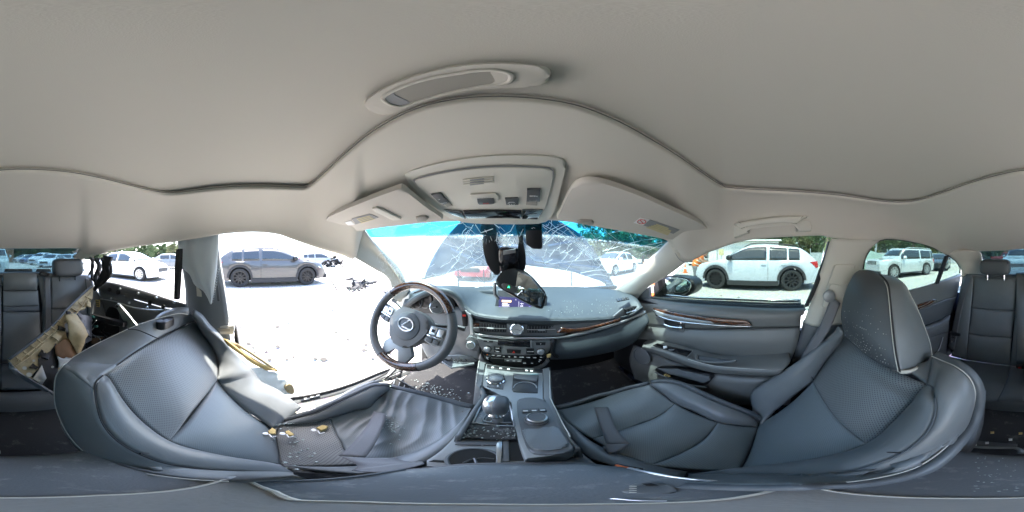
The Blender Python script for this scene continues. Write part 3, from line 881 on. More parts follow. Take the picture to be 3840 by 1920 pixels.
# chain fence behind the silver off-roader
fe = thing('fence', 'grey sheet fence with posts along the yard behind the silver off-roader', 'fence', (16, -12, 0))
M['fence'] = mat('grey_fence_sheet', (.33, .36, .36), .6, var=.12, vscale=2)
fa, fb = Vector((19, -4, 0)), Vector((11, -24, 0))
for k in range(14):
    a = fa.lerp(fb, k / 14); b = fa.lerp(fb, (k + 1) / 14)
    MB().box(a + Vector((0, 0, 1.05)), (.09, .09, 2.1)).build('post', M['steel'], fe, False)
    d = (b - a); n_ = Vector((-d.y, d.x, 0)).normalized() * .02
    a2, b2 = a + d * .03, b - d * .03
    V = [a2 - n_, b2 - n_, b2 + n_, a2 + n_]
    MB().add([v + Vector((0, 0, .08)) for v in V] + [v + Vector((0, 0, 1.6)) for v in V], [(3, 2, 1, 0), (4, 5, 6, 7), (0, 1, 5, 4), (1, 2, 6, 5), (2, 3, 7, 6), (3, 0, 4, 7)]).build('panel', M['fence'], fe, False)
for i, (az, r) in enumerate(((117.5, 17.0), (125, 19.0))):
    p = polar(az, r)
    pl = thing('utility_pole', ('thin grey pole directly above the pale green skip', 'thin grey pole left of the silver off-roader')[i], 'pole', p)
    MB().cyl(p, p + Vector((0, 0, 7)), .07, .05, 8).build('shaft', M['steel'], pl)
    MB().box(p + Vector((0, 0, .05)), (.3, .3, .1)).build('base', M['steel'], pl, False)
# black crash scrap on the gravel
def scrap(az, r, label, s, n, seed, m, flat=.35):
    p = polar(az, r); q_ = random.Random(seed)
    t = thing('scrap_heap', label, 'scrap', p)
    for k in range(n):
        c = p + Vector((q_.gauss(0, .35) * s, q_.gauss(0, .35) * s, 0))
        h_ = abs(q_.gauss(0, .22)) * s + .03
        if k % 3 == 0:
            V = [c + Vector((q_.uniform(-.4, .4) * s, q_.uniform(-.4, .4) * s, q_.uniform(.01, h_ + .1))) for _ in range(4)]
            o = plate('broken_panel', V, m, t, .012, 0)
        else:
            a = c + Vector((0, 0, .02)); b = c + Vector((q_.uniform(-.45, .45) * s, q_.uniform(-.45, .45) * s, h_))
            MB().tube([a, (a + b) / 2 + Vector((q_.uniform(-.1, .1), q_.uniform(-.1, .1), h_ * .5)), b], q_.uniform(.012, .04) * s, 6).build('bent_bar', m, t)
    return t
scrap(-57.5, 5.9, 'heap of black crash scrap lying on bright gravel ahead of the door opening', .95, 26, 4, M['clad'])
scrap(-46.9, 4.7, 'small black broken piece on gravel just left of the steering wheel', .35, 7, 6, M['clad'])
t = scrap(-52.0, 5.4, 'pale grey torn fender sheet beside the black crash scrap', .5, 5, 8, M['corr'])
# ------------------------------------------------------------------ the person in the orange vest
def skin_obj(name, verts, edges, radii, m, par, sub=2):
    off = WL[par]
    me = bpy.data.meshes.new(name)
    me.from_pydata([tuple(Vector(v) - off) for v in verts], edges, [])
    o = link(bpy.data.objects.new(name, me), par)
    md = o.modifiers.new('Skin', 'SKIN'); md.use_smooth_shade = True
    lay = me.skin_vertices[0] if me.skin_vertices else None
    if lay is None:
        try: me.attributes.new("skin", 'FLOAT', 'POINT')
        except Exception: pass
    if lay:
        for i, r in enumerate(radii): lay.data[i].radius = (r, r) if not hasattr(r, '__len__') else r
        lay.data[0].use_root = True
    s_ = o.modifiers.new('sub', 'SUBSURF'); s_.levels = sub; s_.render_levels = sub
    me.materials.append(m)
    return o
def chain_obj(name, chains, m, par):
    """one continuous mesh of tapering chains"""
    mb_ = MB()
    for pts, rr in chains:
        n_ = len(pts) * 4
        P_ = cr(pts, n_)
        Rr = [interp([(i / (len(rr) - 1), v) for i, v in enumerate(rr)], k / (n_ - 1)) for k in range(n_)]
        mb_.tube(P_, Rr, 12)
    return mb_.build(name, m, par, True, 180)
pp = polar(61.6, 6.6)
pe = thing('person', 'person in an orange vest and navy cap leaning over the front of the white crossover', 'person', pp)
M['vest'] = mat('orange_vest', (.85, .20, .03), .7, var=.08); M['trouser'] = mat('grey_trousers', (.16, .16, .17), .85, var=.15)
M['cap'] = mat('navy_cap', (.015, .025, .10), .8); M['skin'] = mat('skin', (.32, .17, .11), .6); M['shoe'] = mat('dark_shoe', (.02, .02, .022), .7); M['reflect'] = mat('vest_stripe', (.75, .75, .6), .4)
f = Vector((.25, -1, 0)).normalized(); s_ = Vector((-f.y, f.x, 0))
def bp(fw, sd_, up): return pp + f * fw + s_ * sd_ + Vector((0, 0, up))
chain_obj('trousers', [([bp(0, .10, .80), bp(.05, .12, .44), bp(-.02, .12, .10)], [.115, .085, .065]), ([bp(0, -.10, .80), bp(.02, -.12, .44), bp(-.06, -.12, .10)], [.115, .085, .065]), ([bp(-.02, -.10, .80), bp(-.03, 0, .83), bp(-.02, .10, .80)], [.12, .14, .12])], M['trouser'], pe)
chain_obj('vest', [([bp(-.02, 0, .78), bp(.06, 0, .96), bp(.20, 0, 1.12), bp(.27, 0, 1.20)], [.17, .175, .18, .10]), ([bp(.20, -.20, 1.12), bp(.22, 0, 1.16), bp(.20, .20, 1.12)], [.085, .12, .085])], M['vest'], pe)
for z in (.90, 1.02): MB().lathe(bp(.02 + (z - .86) * .7, 0, z), (f * .45 + Vector((0, 0, 1))), [(.180, -.02), (.182, .02)], 20, False).build('reflective_stripe', M['reflect'], pe)
body = chain_obj('body', [([bp(.26, 0, 1.18), bp(.33, 0, 1.24), bp(.38, 0, 1.27)], [.06, .055, .06]), ([bp(.36, 0, 1.21), bp(.40, 0, 1.28), bp(.40, 0, 1.36), bp(.38, 0, 1.40)], [.055, .088, .088, .05]),
    ([bp(.20, .20, 1.10), bp(.36, .24, .98), bp(.56, .16, .96), bp(.62, .13, .95)], [.062, .05, .038, .04]), ([bp(.20, -.20, 1.10), bp(.36, -.24, .98), bp(.56, -.16, .96), bp(.62, -.13, .95)], [.062, .05, .038, .04])]
    + [([bp(.62, sg_ * .13 + k * .018, .95), bp(.68, sg_ * .13 + k * .02, .945), bp(.71, sg_ * .13 + k * .02, .93)], [.011, .009, .007]) for sg_ in (1, -1) for k in (-1.5, -.5, .5, 1.5)], M['skin'], pe)
MB().lathe(bp(.38, 0, 1.36), (f * -.15 + Vector((0, 0, 1))), [(.097, -.01), (.098, .03), (.075, .075), (.02, .09)], 16).add([bp(.44, -.07, 1.36), bp(.44, .07, 1.36), bp(.54, .05, 1.335), bp(.54, -.05, 1.335), bp(.44, -.07, 1.37), bp(.44, .07, 1.37), bp(.54, .05, 1.342), bp(.54, -.05, 1.342)], [(3, 2, 1, 0), (4, 5, 6, 7), (0, 1, 5, 4), (1, 2, 6, 5), (2, 3, 7, 6), (3, 0, 4, 7)]).build('cap', M['cap'], pe)
for sg_, b_ in ((.12, -.02), (-.12, -.06)):
    chain_obj('shoe', [([bp(b_ - .07, sg_, .05), bp(b_ + .06, sg_, .055), bp(b_ + .17, sg_, .035)], [.05, .05, .035])], M['shoe'], pe)
# ================================================================== the wrecked car's cabin
FN = {'x': X, 'y': Y, 'z': Z, 'r': D_}
def T(k, *sp):
    """sight lines of crop k, each cut with the surface named in its last two entries"""
    return [FN[c](k, a, b, v) for a, b, c, v in sp]
def AX(k, c, v, *ab):
    return [FN[c](k, a, b, v) for a, b in ab]

M['seam_shade'] = mat('painted_seam_shade', (.17, .16, .145), .9)  # colour of the shade painted into the sunroof seam
# ------------------------------------------------------------------ roof lining
HZ = .185
seam = AX('W', 'z', HZ, (0, 431), (110, 430), (190, 438), (265, 453), (345, 473), (400, 485), (432, 487), (475, 483), (540, 475), (620, 470.5), (700, 471.5), (745, 473), (772, 472), (800, 452), (860, 397), (950, 326), (1050, 276), (1150, 252), (1250, 246), (1350, 251), (1450, 268), (1550, 306), (1650, 361), (1750, 426), (1800, 460), (1826, 473), (1900, 479), (2000, 484), (2100, 492), (2200, 506), (2260, 511), (2310, 506), (2370, 487), (2440, 463), (2510, 443))
low = T('W', (2, 626, 'y', -1.12), (100, 625, 'y', -1.12), (200, 626, 'y', -1.10), (222, 643, 'x', -.58), (267, 634, 'x', -.60), (340, 621, 'x', -.62), (433, 609, 'x', -.63), (500, 599, 'x', -.63), (560, 589, 'x', -.63), (640, 584, 'x', -.63), (700, 590, 'x', -.63), (735, 602, 'x', -.63), (800, 624, 'x', -.64), (860, 641, 'x', -.655), (893, 651, 'x', -.66), (908, 600, 'x', -.60), (917, 578, 'x', -.57), (960, 572, 'y', .42), (1000, 568, 'y', .45), (1100, 558, 'y', .49), (1230, 556, 'y', .50), (1400, 555, 'y', .50), (1500, 570, 'y', .47), (1600, 588, 'y', .44), (1676, 604, 'x', .50), (1697, 628, 'x', .54), (1726, 659, 'x', .58), (1786, 634, 'x', .58), (1868, 607, 'x', .57), (1976, 596, 'x', .56), (2067, 593, 'x', .56), (2090, 598, 'x', .56), (2150, 604, 'x', .56), (2201, 607, 'x', .55), (2232, 601, 'x', .55), (2283, 606, 'x', .55), (2344, 621, 'x', .55), (2384, 641, 'x', .55), (2420, 632, 'x', .50), (2470, 632, 'y', -1.12), (2530, 630, 'y', -1.12))
def by_az(pts, n):
    """resample a ring by bearing, so two rings can be joined"""
    d = cr(pts, 900, True)
    pol = sorted((math.atan2(p.x, p.y), p) for p in d)
    out = []
    j = 0
    for i in range(n):
        a = -math.pi + 2 * math.pi * i / n
        while j < len(pol) and pol[j][0] < a: j += 1
        (a0, p0), (a1, p1) = pol[j - 1], pol[j % len(pol)]
        if a1 < a0: a1 += 2 * math.pi
        if a < a0 - 1e-6 and j - 1 < 0: a0 -= 2 * math.pi
        f = min(max((a - a0) / max(a1 - a0, 1e-9), 0), 1)
        out.append(p0.lerp(p1, f))
    return out
NA = 300
r0 = by_az(seam, NA); r1 = by_az(low, NA)
roof = thing('roof_lining', 'pale grey cloth roof lining with a curved sunroof opening over the cabin', 'roof lining', (0, 0, H + HZ))
V = []; F = []
rows = []
# rolled lip round the opening, then the cloth falling outwards to the rails
for k, (sc_, dz) in enumerate(((1.006, .010), (1.001, .002), (1.0, -.002), (1.006, -.005), (1.03, -.006))):
    rows.append([Vector((p.x * sc_, p.y * sc_, p.z + dz)) for p in r0])
NR = 16
for k in range(1, NR + 1):
    t = k / NR
    row = []
    for a, b in zip(r0, r1):
        s_ = math.sin(t * math.pi / 2); c_ = 1 - math.cos(t * math.pi / 2)
        f = .45 * t + .55 * s_
        h = .45 * t + .55 * c_
        a2 = Vector((a.x * 1.03, a.y * 1.03, a.z - .006))
        row.append(Vector((a2.x + (b.x - a2.x) * f, a2.y + (b.y - a2.y) * f, a2.z + (b.z - a2.z) * h)))
    rows.append(row)
rows.append([Vector((b.x * 1.035, b.y * 1.035, b.z + .006)) for b in r1])
for r_ in rows: V += r_
for j in range(len(rows) - 1):
    for i in range(NA):
        F.append((j * NA + i, (j + 1) * NA + i, (j + 1) * NA + (i + 1) % NA, j * NA + (i + 1) % NA))
o = mk('lining', V, F, M['headliner'], roof)
solid(o, .014)
# sunroof shade: a gently domed panel lying in the opening
V = []; F = []
rr = [(1.03, .009), (.97, .0125), (.85, .020), (.65, .026), (.45, .031), (.25, .034), (.1, .035)]
for s_, dz in rr: V += [Vector((p.x * s_, p.y * s_, p.z + dz)) for p in r0]
V.append(Vector((0, 0, H + HZ + .036)))
for j in range(len(rr) - 1):
    for i in range(NA): F.append((j * NA + i, (j + 1) * NA + i, (j + 1) * NA + (i + 1) % NA, j * NA + (i + 1) % NA))
b_ = (len(rr) - 1) * NA
F += [(b_ + i, len(V) - 1, b_ + (i + 1) % NA) for i in range(NA)]
shd = thing('sunroof_shade', 'closed cloth sunroof shade with a recessed finger grip', 'sunroof shade', (0, 0, H + HZ))
o = mk('panel', V, F, M['shade'], shd)
solid(o, .02)
stroke('seam_shade_line', [Vector((p.x * 1.0, p.y * 1.0, p.z + .003)) for p in r0[::3]], .0012, M['seam_shade'], roof, 6, True)  # dark line drawn for the shade between lining and sunroof panel
# finger grip
PG = Plane((0, .1, H + HZ + .011), (0, -.10, -1))
grip = [(262, 318), (330, 250), (520, 160), (700, 105), (900, 72), (1090, 64), (1280, 75), (1385, 98), (1393, 120), (1370, 175), (1300, 203), (1150, 208), (950, 222), (800, 248), (600, 310), (470, 360), (385, 376), (340, 365)]
gp = PG.pts('S', grip)
plate('grip_frame', gp, M['shade'], shd, .008, .003, 60)
cup = [(378, 270), (440, 225), (620, 160), (800, 125), (950, 103), (1060, 102), (1140, 120), (1155, 150), (1120, 180), (1000, 195), (800, 232), (640, 275), (540, 308), (480, 320), (420, 305)]
cpp = cr(PG.pts('S', cup, .0), 48, True)
cc = sum(cpp, Vector()) / len(cpp)
V = []; F = []
for s_, d_ in ((1.0, .0005), (.97, .004), (.92, .010), (.80, .0145), (.4, .016), (.02, .016)):
    V += [cc + (p - cc) * s_ + Vector((0, 0, d_ - .0165 if s_ < 1 else -.0012)) for p in cpp]
for j in range(5):
    for i in range(48): F.append((j * 48 + i, (j + 1) * 48 + i, (j + 1) * 48 + (i + 1) % 48, j * 48 + (i + 1) % 48))
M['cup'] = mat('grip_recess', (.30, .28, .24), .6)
# a flat darker floor inside a raised rim paints the hollow's shade
stroke('grip_rim', [p + Vector((0, 0, -.001)) for p in cpp], .0022, M['shade'], shd, 8, True)
plate('grip_hollow_shade', [cc + (p - cc) * .985 for p in cpp], M['cup'], shd, .002, 0, 0, proud=.0006)
ba = PG.pts('S', [(1030, 105), (1140, 122), (1153, 150), (1118, 182), (1010, 194), (1055, 170), (1040, 130)])
plate('grip_slope', ba, M['shade'], shd, .002, 0, 20, proud=.0016)
lf = PG.pts('S', [(382, 272), (440, 228), (452, 250), (520, 280), (545, 306), (482, 318), (420, 304)])
plate('grip_end', lf, M['greyprint'], shd, .002, 0, 20, proud=.0012)

# ------------------------------------------------------------------ overhead console, visors
PO = Plane((0, .24, H + .165), (0, -.215, -1))
oc = thing('overhead_console', 'pale overhead console with map lights and dark buttons above the windscreen', 'overhead console', (0, .35, H + .13))
outl = [(505, 738), (540, 715), (700, 670), (900, 635), (1150, 617), (1300, 620), (1440, 634), (1480, 652), (1483, 690), (1455, 810), (1420, 940), (1385, 1005), (1350, 1026), (1180, 1032), (980, 1030), (850, 1018), (770, 990), (690, 925), (600, 850), (525, 772)]
plate('surround', PO.pts('S', outl), M['trim'], oc, .05, .006, 90)
inn = [(566, 765), (600, 752), (740, 718), (900, 693), (1080, 682), (1250, 683), (1380, 692), (1407, 708), (1406, 740), (1380, 850), (1345, 960), (1310, 995), (1100, 1002), (860, 992), (770, 950), (680, 870), (600, 805)]
plate('switch_panel', PO.pts('S', inn), M['trim'], oc, .01, .003, 80, proud=.004)
stroke('panel_gap', PO.pts('S', inn, .0025), .0014, M['greyprint'], oc, 6, True, None, 90)
def po(lst, off=.004): return PO.pts('S', lst, off)
for k in range(3):
    y = 752 + 14 * k
    plate('speaker_slot', po([(862 + 2 * k, y + 6), (1048, y - 11), (1050, y - 5), (866 + 2 * k, y + 12)]), M['trim'], oc, .003, .0008, proud=.0035)
    plate('slot_gap', po([(905, y + 3), (990, y - 6), (992, y), (908, y + 9)]), M['greyprint'], oc, .002, 0, proud=.0042)
M['button'] = mat('button_grey', (.085, .088, .09), .4)
plate('tilt_switch', po([(672, 846), (730, 838), (778, 893), (748, 906), (718, 890)]), M['button'], oc, .006, .0015, proud=.005)
plate('tilt_switch_base', po([(750, 905), (780, 893), (800, 915), (770, 922)]), M['cup'], oc, .004, .001, proud=.003)
plate('sos_button', po([(948, 870), (1048, 864), (1054, 898), (1035, 903), (962, 905), (952, 895)]), M['button'], oc, .006, .0015, proud=.005)
plate('door_light_button', po([(1117, 870), (1196, 867), (1198, 907), (1124, 906)]), M['button'], oc, .006, .0015, proud=.005)
plate('sunroof_switch', po([(1250, 812), (1331, 812), (1328, 884), (1246, 884)]), M['button'], oc, .008, .0015, proud=.006)
plate('sunroof_switch_foot', po([(1246, 886), (1312, 886), (1310, 914), (1242, 910)]), M['cup'], oc, .004, .001, proud=.003)
plate('sos_plate', po([(908, 845), (1060, 838), (1078, 860), (1074, 890), (1058, 862), (945, 868), (922, 888), (910, 870)]), M['trim'], oc, .003, .001, proud=.0042)
exx = (PO.at('S', 1150, 800) - PO.at('S', 1050, 804)).normalized(); eyy = PO.n.cross(exx); eyy = eyy if eyy.y < 0 else -eyy
if exx.cross(eyy).dot(CAM - PO.at('S', 1100, 800)) < 0: eyy = -eyy
def otx(s, a, b, sz, m, off=.0118): text('lettering', s, PO.at('S', a, b, off), exx, eyy, sz, m, oc)
sgn_ = 1 if PO.n.dot(CAM - PO.p) > 0 else -1
def otext(s, a, b, sz, m, off=.0125): 
    p = PO.at('S', a, b); c = (CAM - p).normalized(); text('lettering', s, p + PO.n * sgn_ * off, exx, eyy, sz, m, oc)
otext('OPEN', 1289, 838, .0066, M['print'], .0112); otext('CLOSE', 1285, 868, .0056, M['printdim'], .0112)
otext('SOS', 1002, 886, .0080, M['redprint'], .0102); otext('DOOR', 1158, 900, .0050, M['print'], .0102)
otext('UP', 722, 862, .0048, M['print'], .0102); otext('DOWN', 752, 884, .0044, M['print'], .0102)
otext('Safety Connect', 990, 851, .0050, M['printdim'], .0102)
ic = [PO.at('S', a, b) + PO.n * sgn_ * .0098 for a, b in ((1135, 886), (1145, 878), (1170, 878), (1180, 886))]
stroke('lamp_symbol', ic, .0006, M['print'], oc, 5)
for k in range(3): stroke('lamp_symbol', [PO.at('S', 1146 + 12 * k, 888) + PO.n * sgn_ * .0098, PO.at('S', 1142 + 16 * k, 894) + PO.n * sgn_ * .0098], .0006, M['print'], oc, 5)
M['lens'] = mat('map_light_lens', (.16, .19, .19), .05, .75, coat=1)
plate('map_light_lens', po([(748, 938), (850, 945), (880, 992), (800, 968)]), M['lens'], oc, .004, .001, proud=.005)
plate('centre_lens', po([(866, 945), (1215, 945), (1215, 990), (885, 990)]), M['gloss'], oc, .004, .001, proud=.005)
plate('map_light_lens', po([(1222, 938), (1346, 938), (1312, 994), (1220, 992)]), M['lens'], oc, .004, .001, proud=.005)

def visor(name, label, pl, out, loc):
    t = thing(name, label, 'sun visor', loc)
    plate('flap', pl.pts('S', out), M['visor'], t, .014, .006, 90, 3)
    return t
PVL = Plane((0, 0, H + .211), (.09, -.217, -1)); PVR = Plane((0, 0, H + .211), (-.13, -.217, -1))
vl = visor('sun_visor', 'driver side sun visor with a ticket strap and warning label', PVL, [(34, 1008), (60, 985), (250, 903), (430, 836), (495, 815), (520, 835), (640, 930), (745, 1003), (700, 1012), (600, 1022), (400, 1048), (210, 1075), (130, 1068), (55, 1038)], (-.4, .35, H + .12))
vr = visor('sun_visor', 'passenger side sun visor with a no-child-seat warning label', PVR, [(1432, 1004), (1450, 960), (1490, 870), (1530, 808), (1570, 783), (1620, 775), (1700, 785), (1900, 850), (2100, 937), (2270, 1014), (2335, 1055), (2342, 1080), (2310, 1112), (2240, 1130), (2120, 1124), (1950, 1088), (1720, 1034), (1560, 1004)], (.35, .35, H + .12))
plate('ticket_strap', PVL.pts('S', [(318, 930), (345, 922), (375, 935), (490, 990), (470, 998), (440, 1000), (330, 945)]), M['trim'], vl, .006, .002, proud=.006)
plate('warning_label', PVL.pts('S', [(190, 998), (300, 967), (352, 990), (215, 1030), (208, 1018)]), M['greyprint'], vl, .001, 0, proud=.0016)
plate('warning_sticker', PVL.pts('S', [(150, 1020), (186, 1009), (212, 1031), (170, 1036)]), M['white'], vl, .001, 0, proud=.0016)
for k in range(4):
    plate('print_line', PVL.pts('S', [(222 + 8 * k, 996 + 7.6 * k), (300 + 10 * k, 976 + 6 * k), (303 + 10 * k, 979 + 6 * k), (225 + 8 * k, 1000 + 7.6 * k)]), M['yellowprint'], vl, .0006, 0, proud=.0026)
stroke('ban_ring', [PVL.at('S', 182 + 14 * math.cos(a * .7), 1023 + 7 * math.sin(a * .7)) for a in range(9)], .0012, M['redprint'], vl, 5, True)
plate('mirror_clip', PVL.pts('S', [(578, 985), (600, 977), (640, 977), (656, 986), (640, 1003), (590, 1008)]), M['cup'], vl, .01, .002, proud=.006)
plate('warning_label', PVR.pts('E', [(1088, 292), (1356, 383), (1300, 418), (1028, 342)]), M['greyprint'], vr, .001, 0, proud=.0016)
plate('warning_sticker', PVR.pts('E', [(1005, 272), (1088, 292), (1030, 341), (945, 320)]), M['white'], vr, .001, 0, proud=.0016)
for k in range(5):
    a0, b0 = 1150 - 22 * k, 328 + 6.5 * k
    plate('print_line', PVR.pts('E', [(a0, b0), (a0 + 110 + 30 * (k > 0) + 14 * k, b0 + 38 + 11 * (k > 0) + 5 * k), (a0 + 100 + 30 * (k > 0) + 14 * k, b0 + 46 + 11 * (k > 0) + 5 * k), (a0 - 8, b0 + 7)]), M['yellowprint'], vr, .0006, 0, proud=.0026)
ring = [PVR.at('E', 1016 + 38 * math.cos(a * .52), 306 + 19 * math.sin(a * .52), 0) - PVR.n * (.003 if PVR.n.dot(CAM - PVR.p) < 0 else -.003) for a in range(12)]
stroke('ban_ring', ring, .0011, M['redprint'], vr, 5, True)
stroke('ban_bar', [ring[2].lerp(ring[3], .2), ring[8].lerp(ring[9], .2)], .001, M['redprint'], vr, 5)
plate('mirror_clip', PVR.pts('E', [(440, 300), (470, 288), (570, 292), (588, 312), (585, 335), (440, 316)]), M['cup'], vr, .012, .003, proud=.006)

# grab handles
gh = thing('grab_handle', 'pale folded grab handle above the passenger window', 'grab handle', X('U', 760, 560, .53))
plate('bezel', AX('U', 'x', .535, (478, 550), (500, 538), (700, 500), (860, 487), (990, 487), (1028, 497), (1048, 580), (1046, 606), (935, 612), (930, 552), (600, 580), (585, 620), (482, 655)), M['trim'], gh, .03, .006, 0)
panel('grip', [AX('U', 'x', .515, (486, 556), (700, 515), (860, 500), (1015, 500)), AX('U', 'x', .508, (530, 585), (700, 560), (860, 550), (940, 552))], M['trim'], gh, .008, 2, thick=.012)
stroke('hinge_line', AX('U', 'x', .512, (515, 540), (580, 580)), .0012, M['cup'], gh); stroke('hinge_line', AX('U', 'x', .512, (985, 500), (935, 548)), .0012, M['cup'], gh)
gh2 = thing('grab_handle', 'pale grab handle in glare above the missing driver door', 'grab handle', X('T', 1850, 470, -.57))
plate('bezel', AX('T', 'x', -.585, (1530, 385), (1560, 372), (1700, 368), (1830, 372), (2060, 440), (2105, 480), (2100, 530), (2040, 520), (1900, 495), (1720, 470), (1640, 440)), M['trim'], gh2, .02, .005, 40)
panel('grip', [AX('T', 'x', -.565, (1655, 410), (1800, 412), (1950, 440), (2090, 472)), AX('T', 'x', -.56, (1650, 440), (1800, 455), (1950, 485), (2070, 500))], M['trim'], gh2, .010, 2, thick=.012)
gh3 = thing('grab_handle', 'small grab handle over the rear right door by the rear window', 'grab handle', X('K', 940, 120, .5))
plate('bezel', AX('K', 'x', .515, (862, 128), (900, 92), (950, 75), (990, 90), (1022, 118), (1005, 135), (985, 128), (960, 150), (930, 112), (880, 138)), M['trim'], gh3, .02, .003)
gh4 = thing('grab_handle', 'loose grab handle over the torn rear left door', 'grab handle', X('A', 820, 50, -.56))
plate('bezel', AX('A', 'x', -.57, (735, 100), (790, 40), (850, 22), (878, 40), (868, 78), (830, 68), (800, 66), (770, 85)), M['trim'], gh4, .02, .003)
hk = thing('rear_lamp', 'slim chrome-edged lamp strip in the rear roof lining', 'lamp', Y('T', 170, 565, -.95))
plate('lens', AX('T', 'y', -.93, (0, 574), (70, 566), (180, 558), (315, 556), (230, 566), (70, 574)), M['satin'], hk, .01, .001)

# ------------------------------------------------------------------ pillars
def pillar(name, label, curves, m=None, puff=.012, nm='trim', **k):
    c = sum((Vector(p) for p in curves[0]), Vector()) / len(curves[0])
    t = thing(name, label, 'pillar', c)
    panel(nm, curves, m or M['trim'], t, puff, 2, thick=.03, **k)
    return t
pillar('windscreen_pillar', 'pale trim on the driver side windscreen pillar beside the open doorway', [
    T('W', (893, 648, 'x', -.66), (940, 676, 'x', -.68), (973, 696, 'x', -.70), (985, 722, 'x', -.72), (990, 760, 'x', -.72)),
    T('W', (900, 610, 'x', -.64), (950, 645, 'x', -.67), (985, 675, 'x', -.69), (1005, 712, 'x', -.70), (1015, 760, 'x', -.70)),
    T('W', (914, 576, 'x', -.59), (933, 603, 'x', -.61), (975, 655, 'x', -.64), (1030, 724, 'x', -.67), (1035, 760, 'x', -.67))], puff=.01)
pillar('windscreen_pillar', 'pale trim on the passenger side windscreen pillar by the door mirror', [
    T('W', (1684, 603, 'x', .52), (1640, 645, 'x', .545), (1595, 687, 'x', .565), (1550, 727, 'x', .58), (1530, 745, 'x', .59)),
    T('W', (1705, 632, 'x', .545), (1655, 675, 'x', .57), (1610, 712, 'x', .585), (1580, 740, 'x', .60), (1560, 755, 'x', .60)),
    T('W', (1727, 658, 'x', .585), (1678, 694, 'x', .61), (1630, 723, 'x', .64), (1606, 748, 'x', .64), (1595, 760, 'x', .64))], puff=.014)
stroke('trim_seam', T('E', (1288, 520, 'x', .54), (1310, 580, 'x', .545), (1345, 640, 'x', .555), (1385, 670, 'x', .565), (1432, 676, 'x', .575)), .0016, M['greyprint'], roof, 6, res=16)
bpR = pillar('door_pillar', 'pale belt pillar behind the passenger window with black lower cover', [
    T('W', (2090, 600, 'x', .565), (2062, 690, 'x', .60), (2036, 770, 'x', .63), (2021, 811, 'x', .645)),
    T('W', (2110, 602, 'x', .555), (2090, 690, 'x', .585), (2066, 770, 'x', .61), (2051, 822, 'x', .625)),
    T('W', (2170, 602, 'x', .55), (2150, 690, 'x', .575), (2130, 770, 'x', .595), (2095, 818, 'x', .61)),
    T('W', (2214, 604, 'x', .55), (2181, 638, 'x', .56), (2168, 690, 'x', .575), (2165, 760, 'x', .59), (2150, 812, 'x', .60))], puff=.004)
panel('lower_cover', [T('G', (1330, 700, 'x', .655), (1300, 840, 'x', .66), (1240, 1020, 'x', .665)), T('G', (1430, 745, 'x', .635), (1400, 870, 'x', .635), (1380, 1010, 'x', .635)), T('G', (1640, 722, 'x', .61), (1640, 850, 'x', .61), (1640, 1010, 'x', .61))], M['plastic'], bpR, .005, 2, thick=.02)
plate('rubber_seal', AX('G', 'x', .60, (1522, 108), (1534, 112), (1520, 200), (1450, 420), (1372, 596), (1345, 600), (1420, 430), (1490, 230)), M['rubber'], bpR, .02, .004)
plate('access_cover', AX('G', 'x', .568, (1560, 290), (1590, 280), (1690, 278), (1715, 290), (1708, 340), (1660, 560), (1640, 600), (1490, 605), (1470, 590), (1500, 480)), M['trim'], bpR, .006, .003, 0, proud=.004)
rl = thing('belt_guide', 'pale shoulder belt guide on the passenger door pillar', 'belt guide', X('G', 1580, 480, .55))
plate('slider', AX('G', 'x', .555, (1530, 430), (1545, 425), (1640, 440), (1655, 420), (1640, 560), (1610, 572), (1560, 540), (1530, 510), (1512, 490)), M['trim'], rl, .02, .006, 24)
MB().lathe(X('G', 1522, 515, .545), (-1, .1, 0), [(.022, 0), (.022, .008), (.014, .012), (.006, .012)], 18).build('anchor', M['satin'], rl)
bl = thing('seat_belt', 'grey seat belt running down the passenger door pillar', 'seat belt', X('G', 1450, 750, .55))
strap('webbing', T('G', (1540, 522, 'x', .545), (1450, 740, 'x', .56), (1365, 880, 'x', .57), (1300, 1000, 'x', .58)), T('G', (1608, 570, 'x', .53), (1540, 740, 'x', .535), (1450, 880, 'x', .54), (1385, 970, 'x', .545)), M['belt'], bl)
# rear right pillar by the quarter glass
cR = pillar('rear_pillar', 'pale trim on the rear right roof pillar between quarter glass and rear window', [
    T('K', (905, 208, 'x', .55), (962, 258, 'x', .54), (992, 300, 'x', .53), (1003, 345, 'x', .52), (998, 372, 'x', .52)),
    T('K', (960, 185, 'x', .51), (1020, 250, 'x', .49), (1040, 300, 'x', .48), (1048, 345, 'x', .48), (1050, 372, 'x', .48)),
    T('K', (1130, 178, 'y', -1.13), (1142, 195, 'y', -1.15), (1150, 230, 'y', -1.19), (1158, 300, 'y', -1.25), (1160, 360, 'y', -1.3))], puff=.006)
cL = pillar('rear_pillar', 'torn trim end hanging at the rear left roof pillar', [
    T('A', (600, 180, 'y', -1.14), (580, 220, 'y', -1.16), (560, 260, 'y', -1.18)),
    T('A', (680, 195, 'x', -.58), (640, 235, 'x', -.56), (575, 270, 'x', -.53)),
    T('A', (800, 208, 'x', -.61), (700, 245, 'x', -.58), (580, 276, 'x', -.53))], puff=.008)
M['pillargrey'] = mat('grey_pillar_plastic', (.15, .165, .172), .6, var=.06, dirt=(.45, .45, .43, .6, .4))
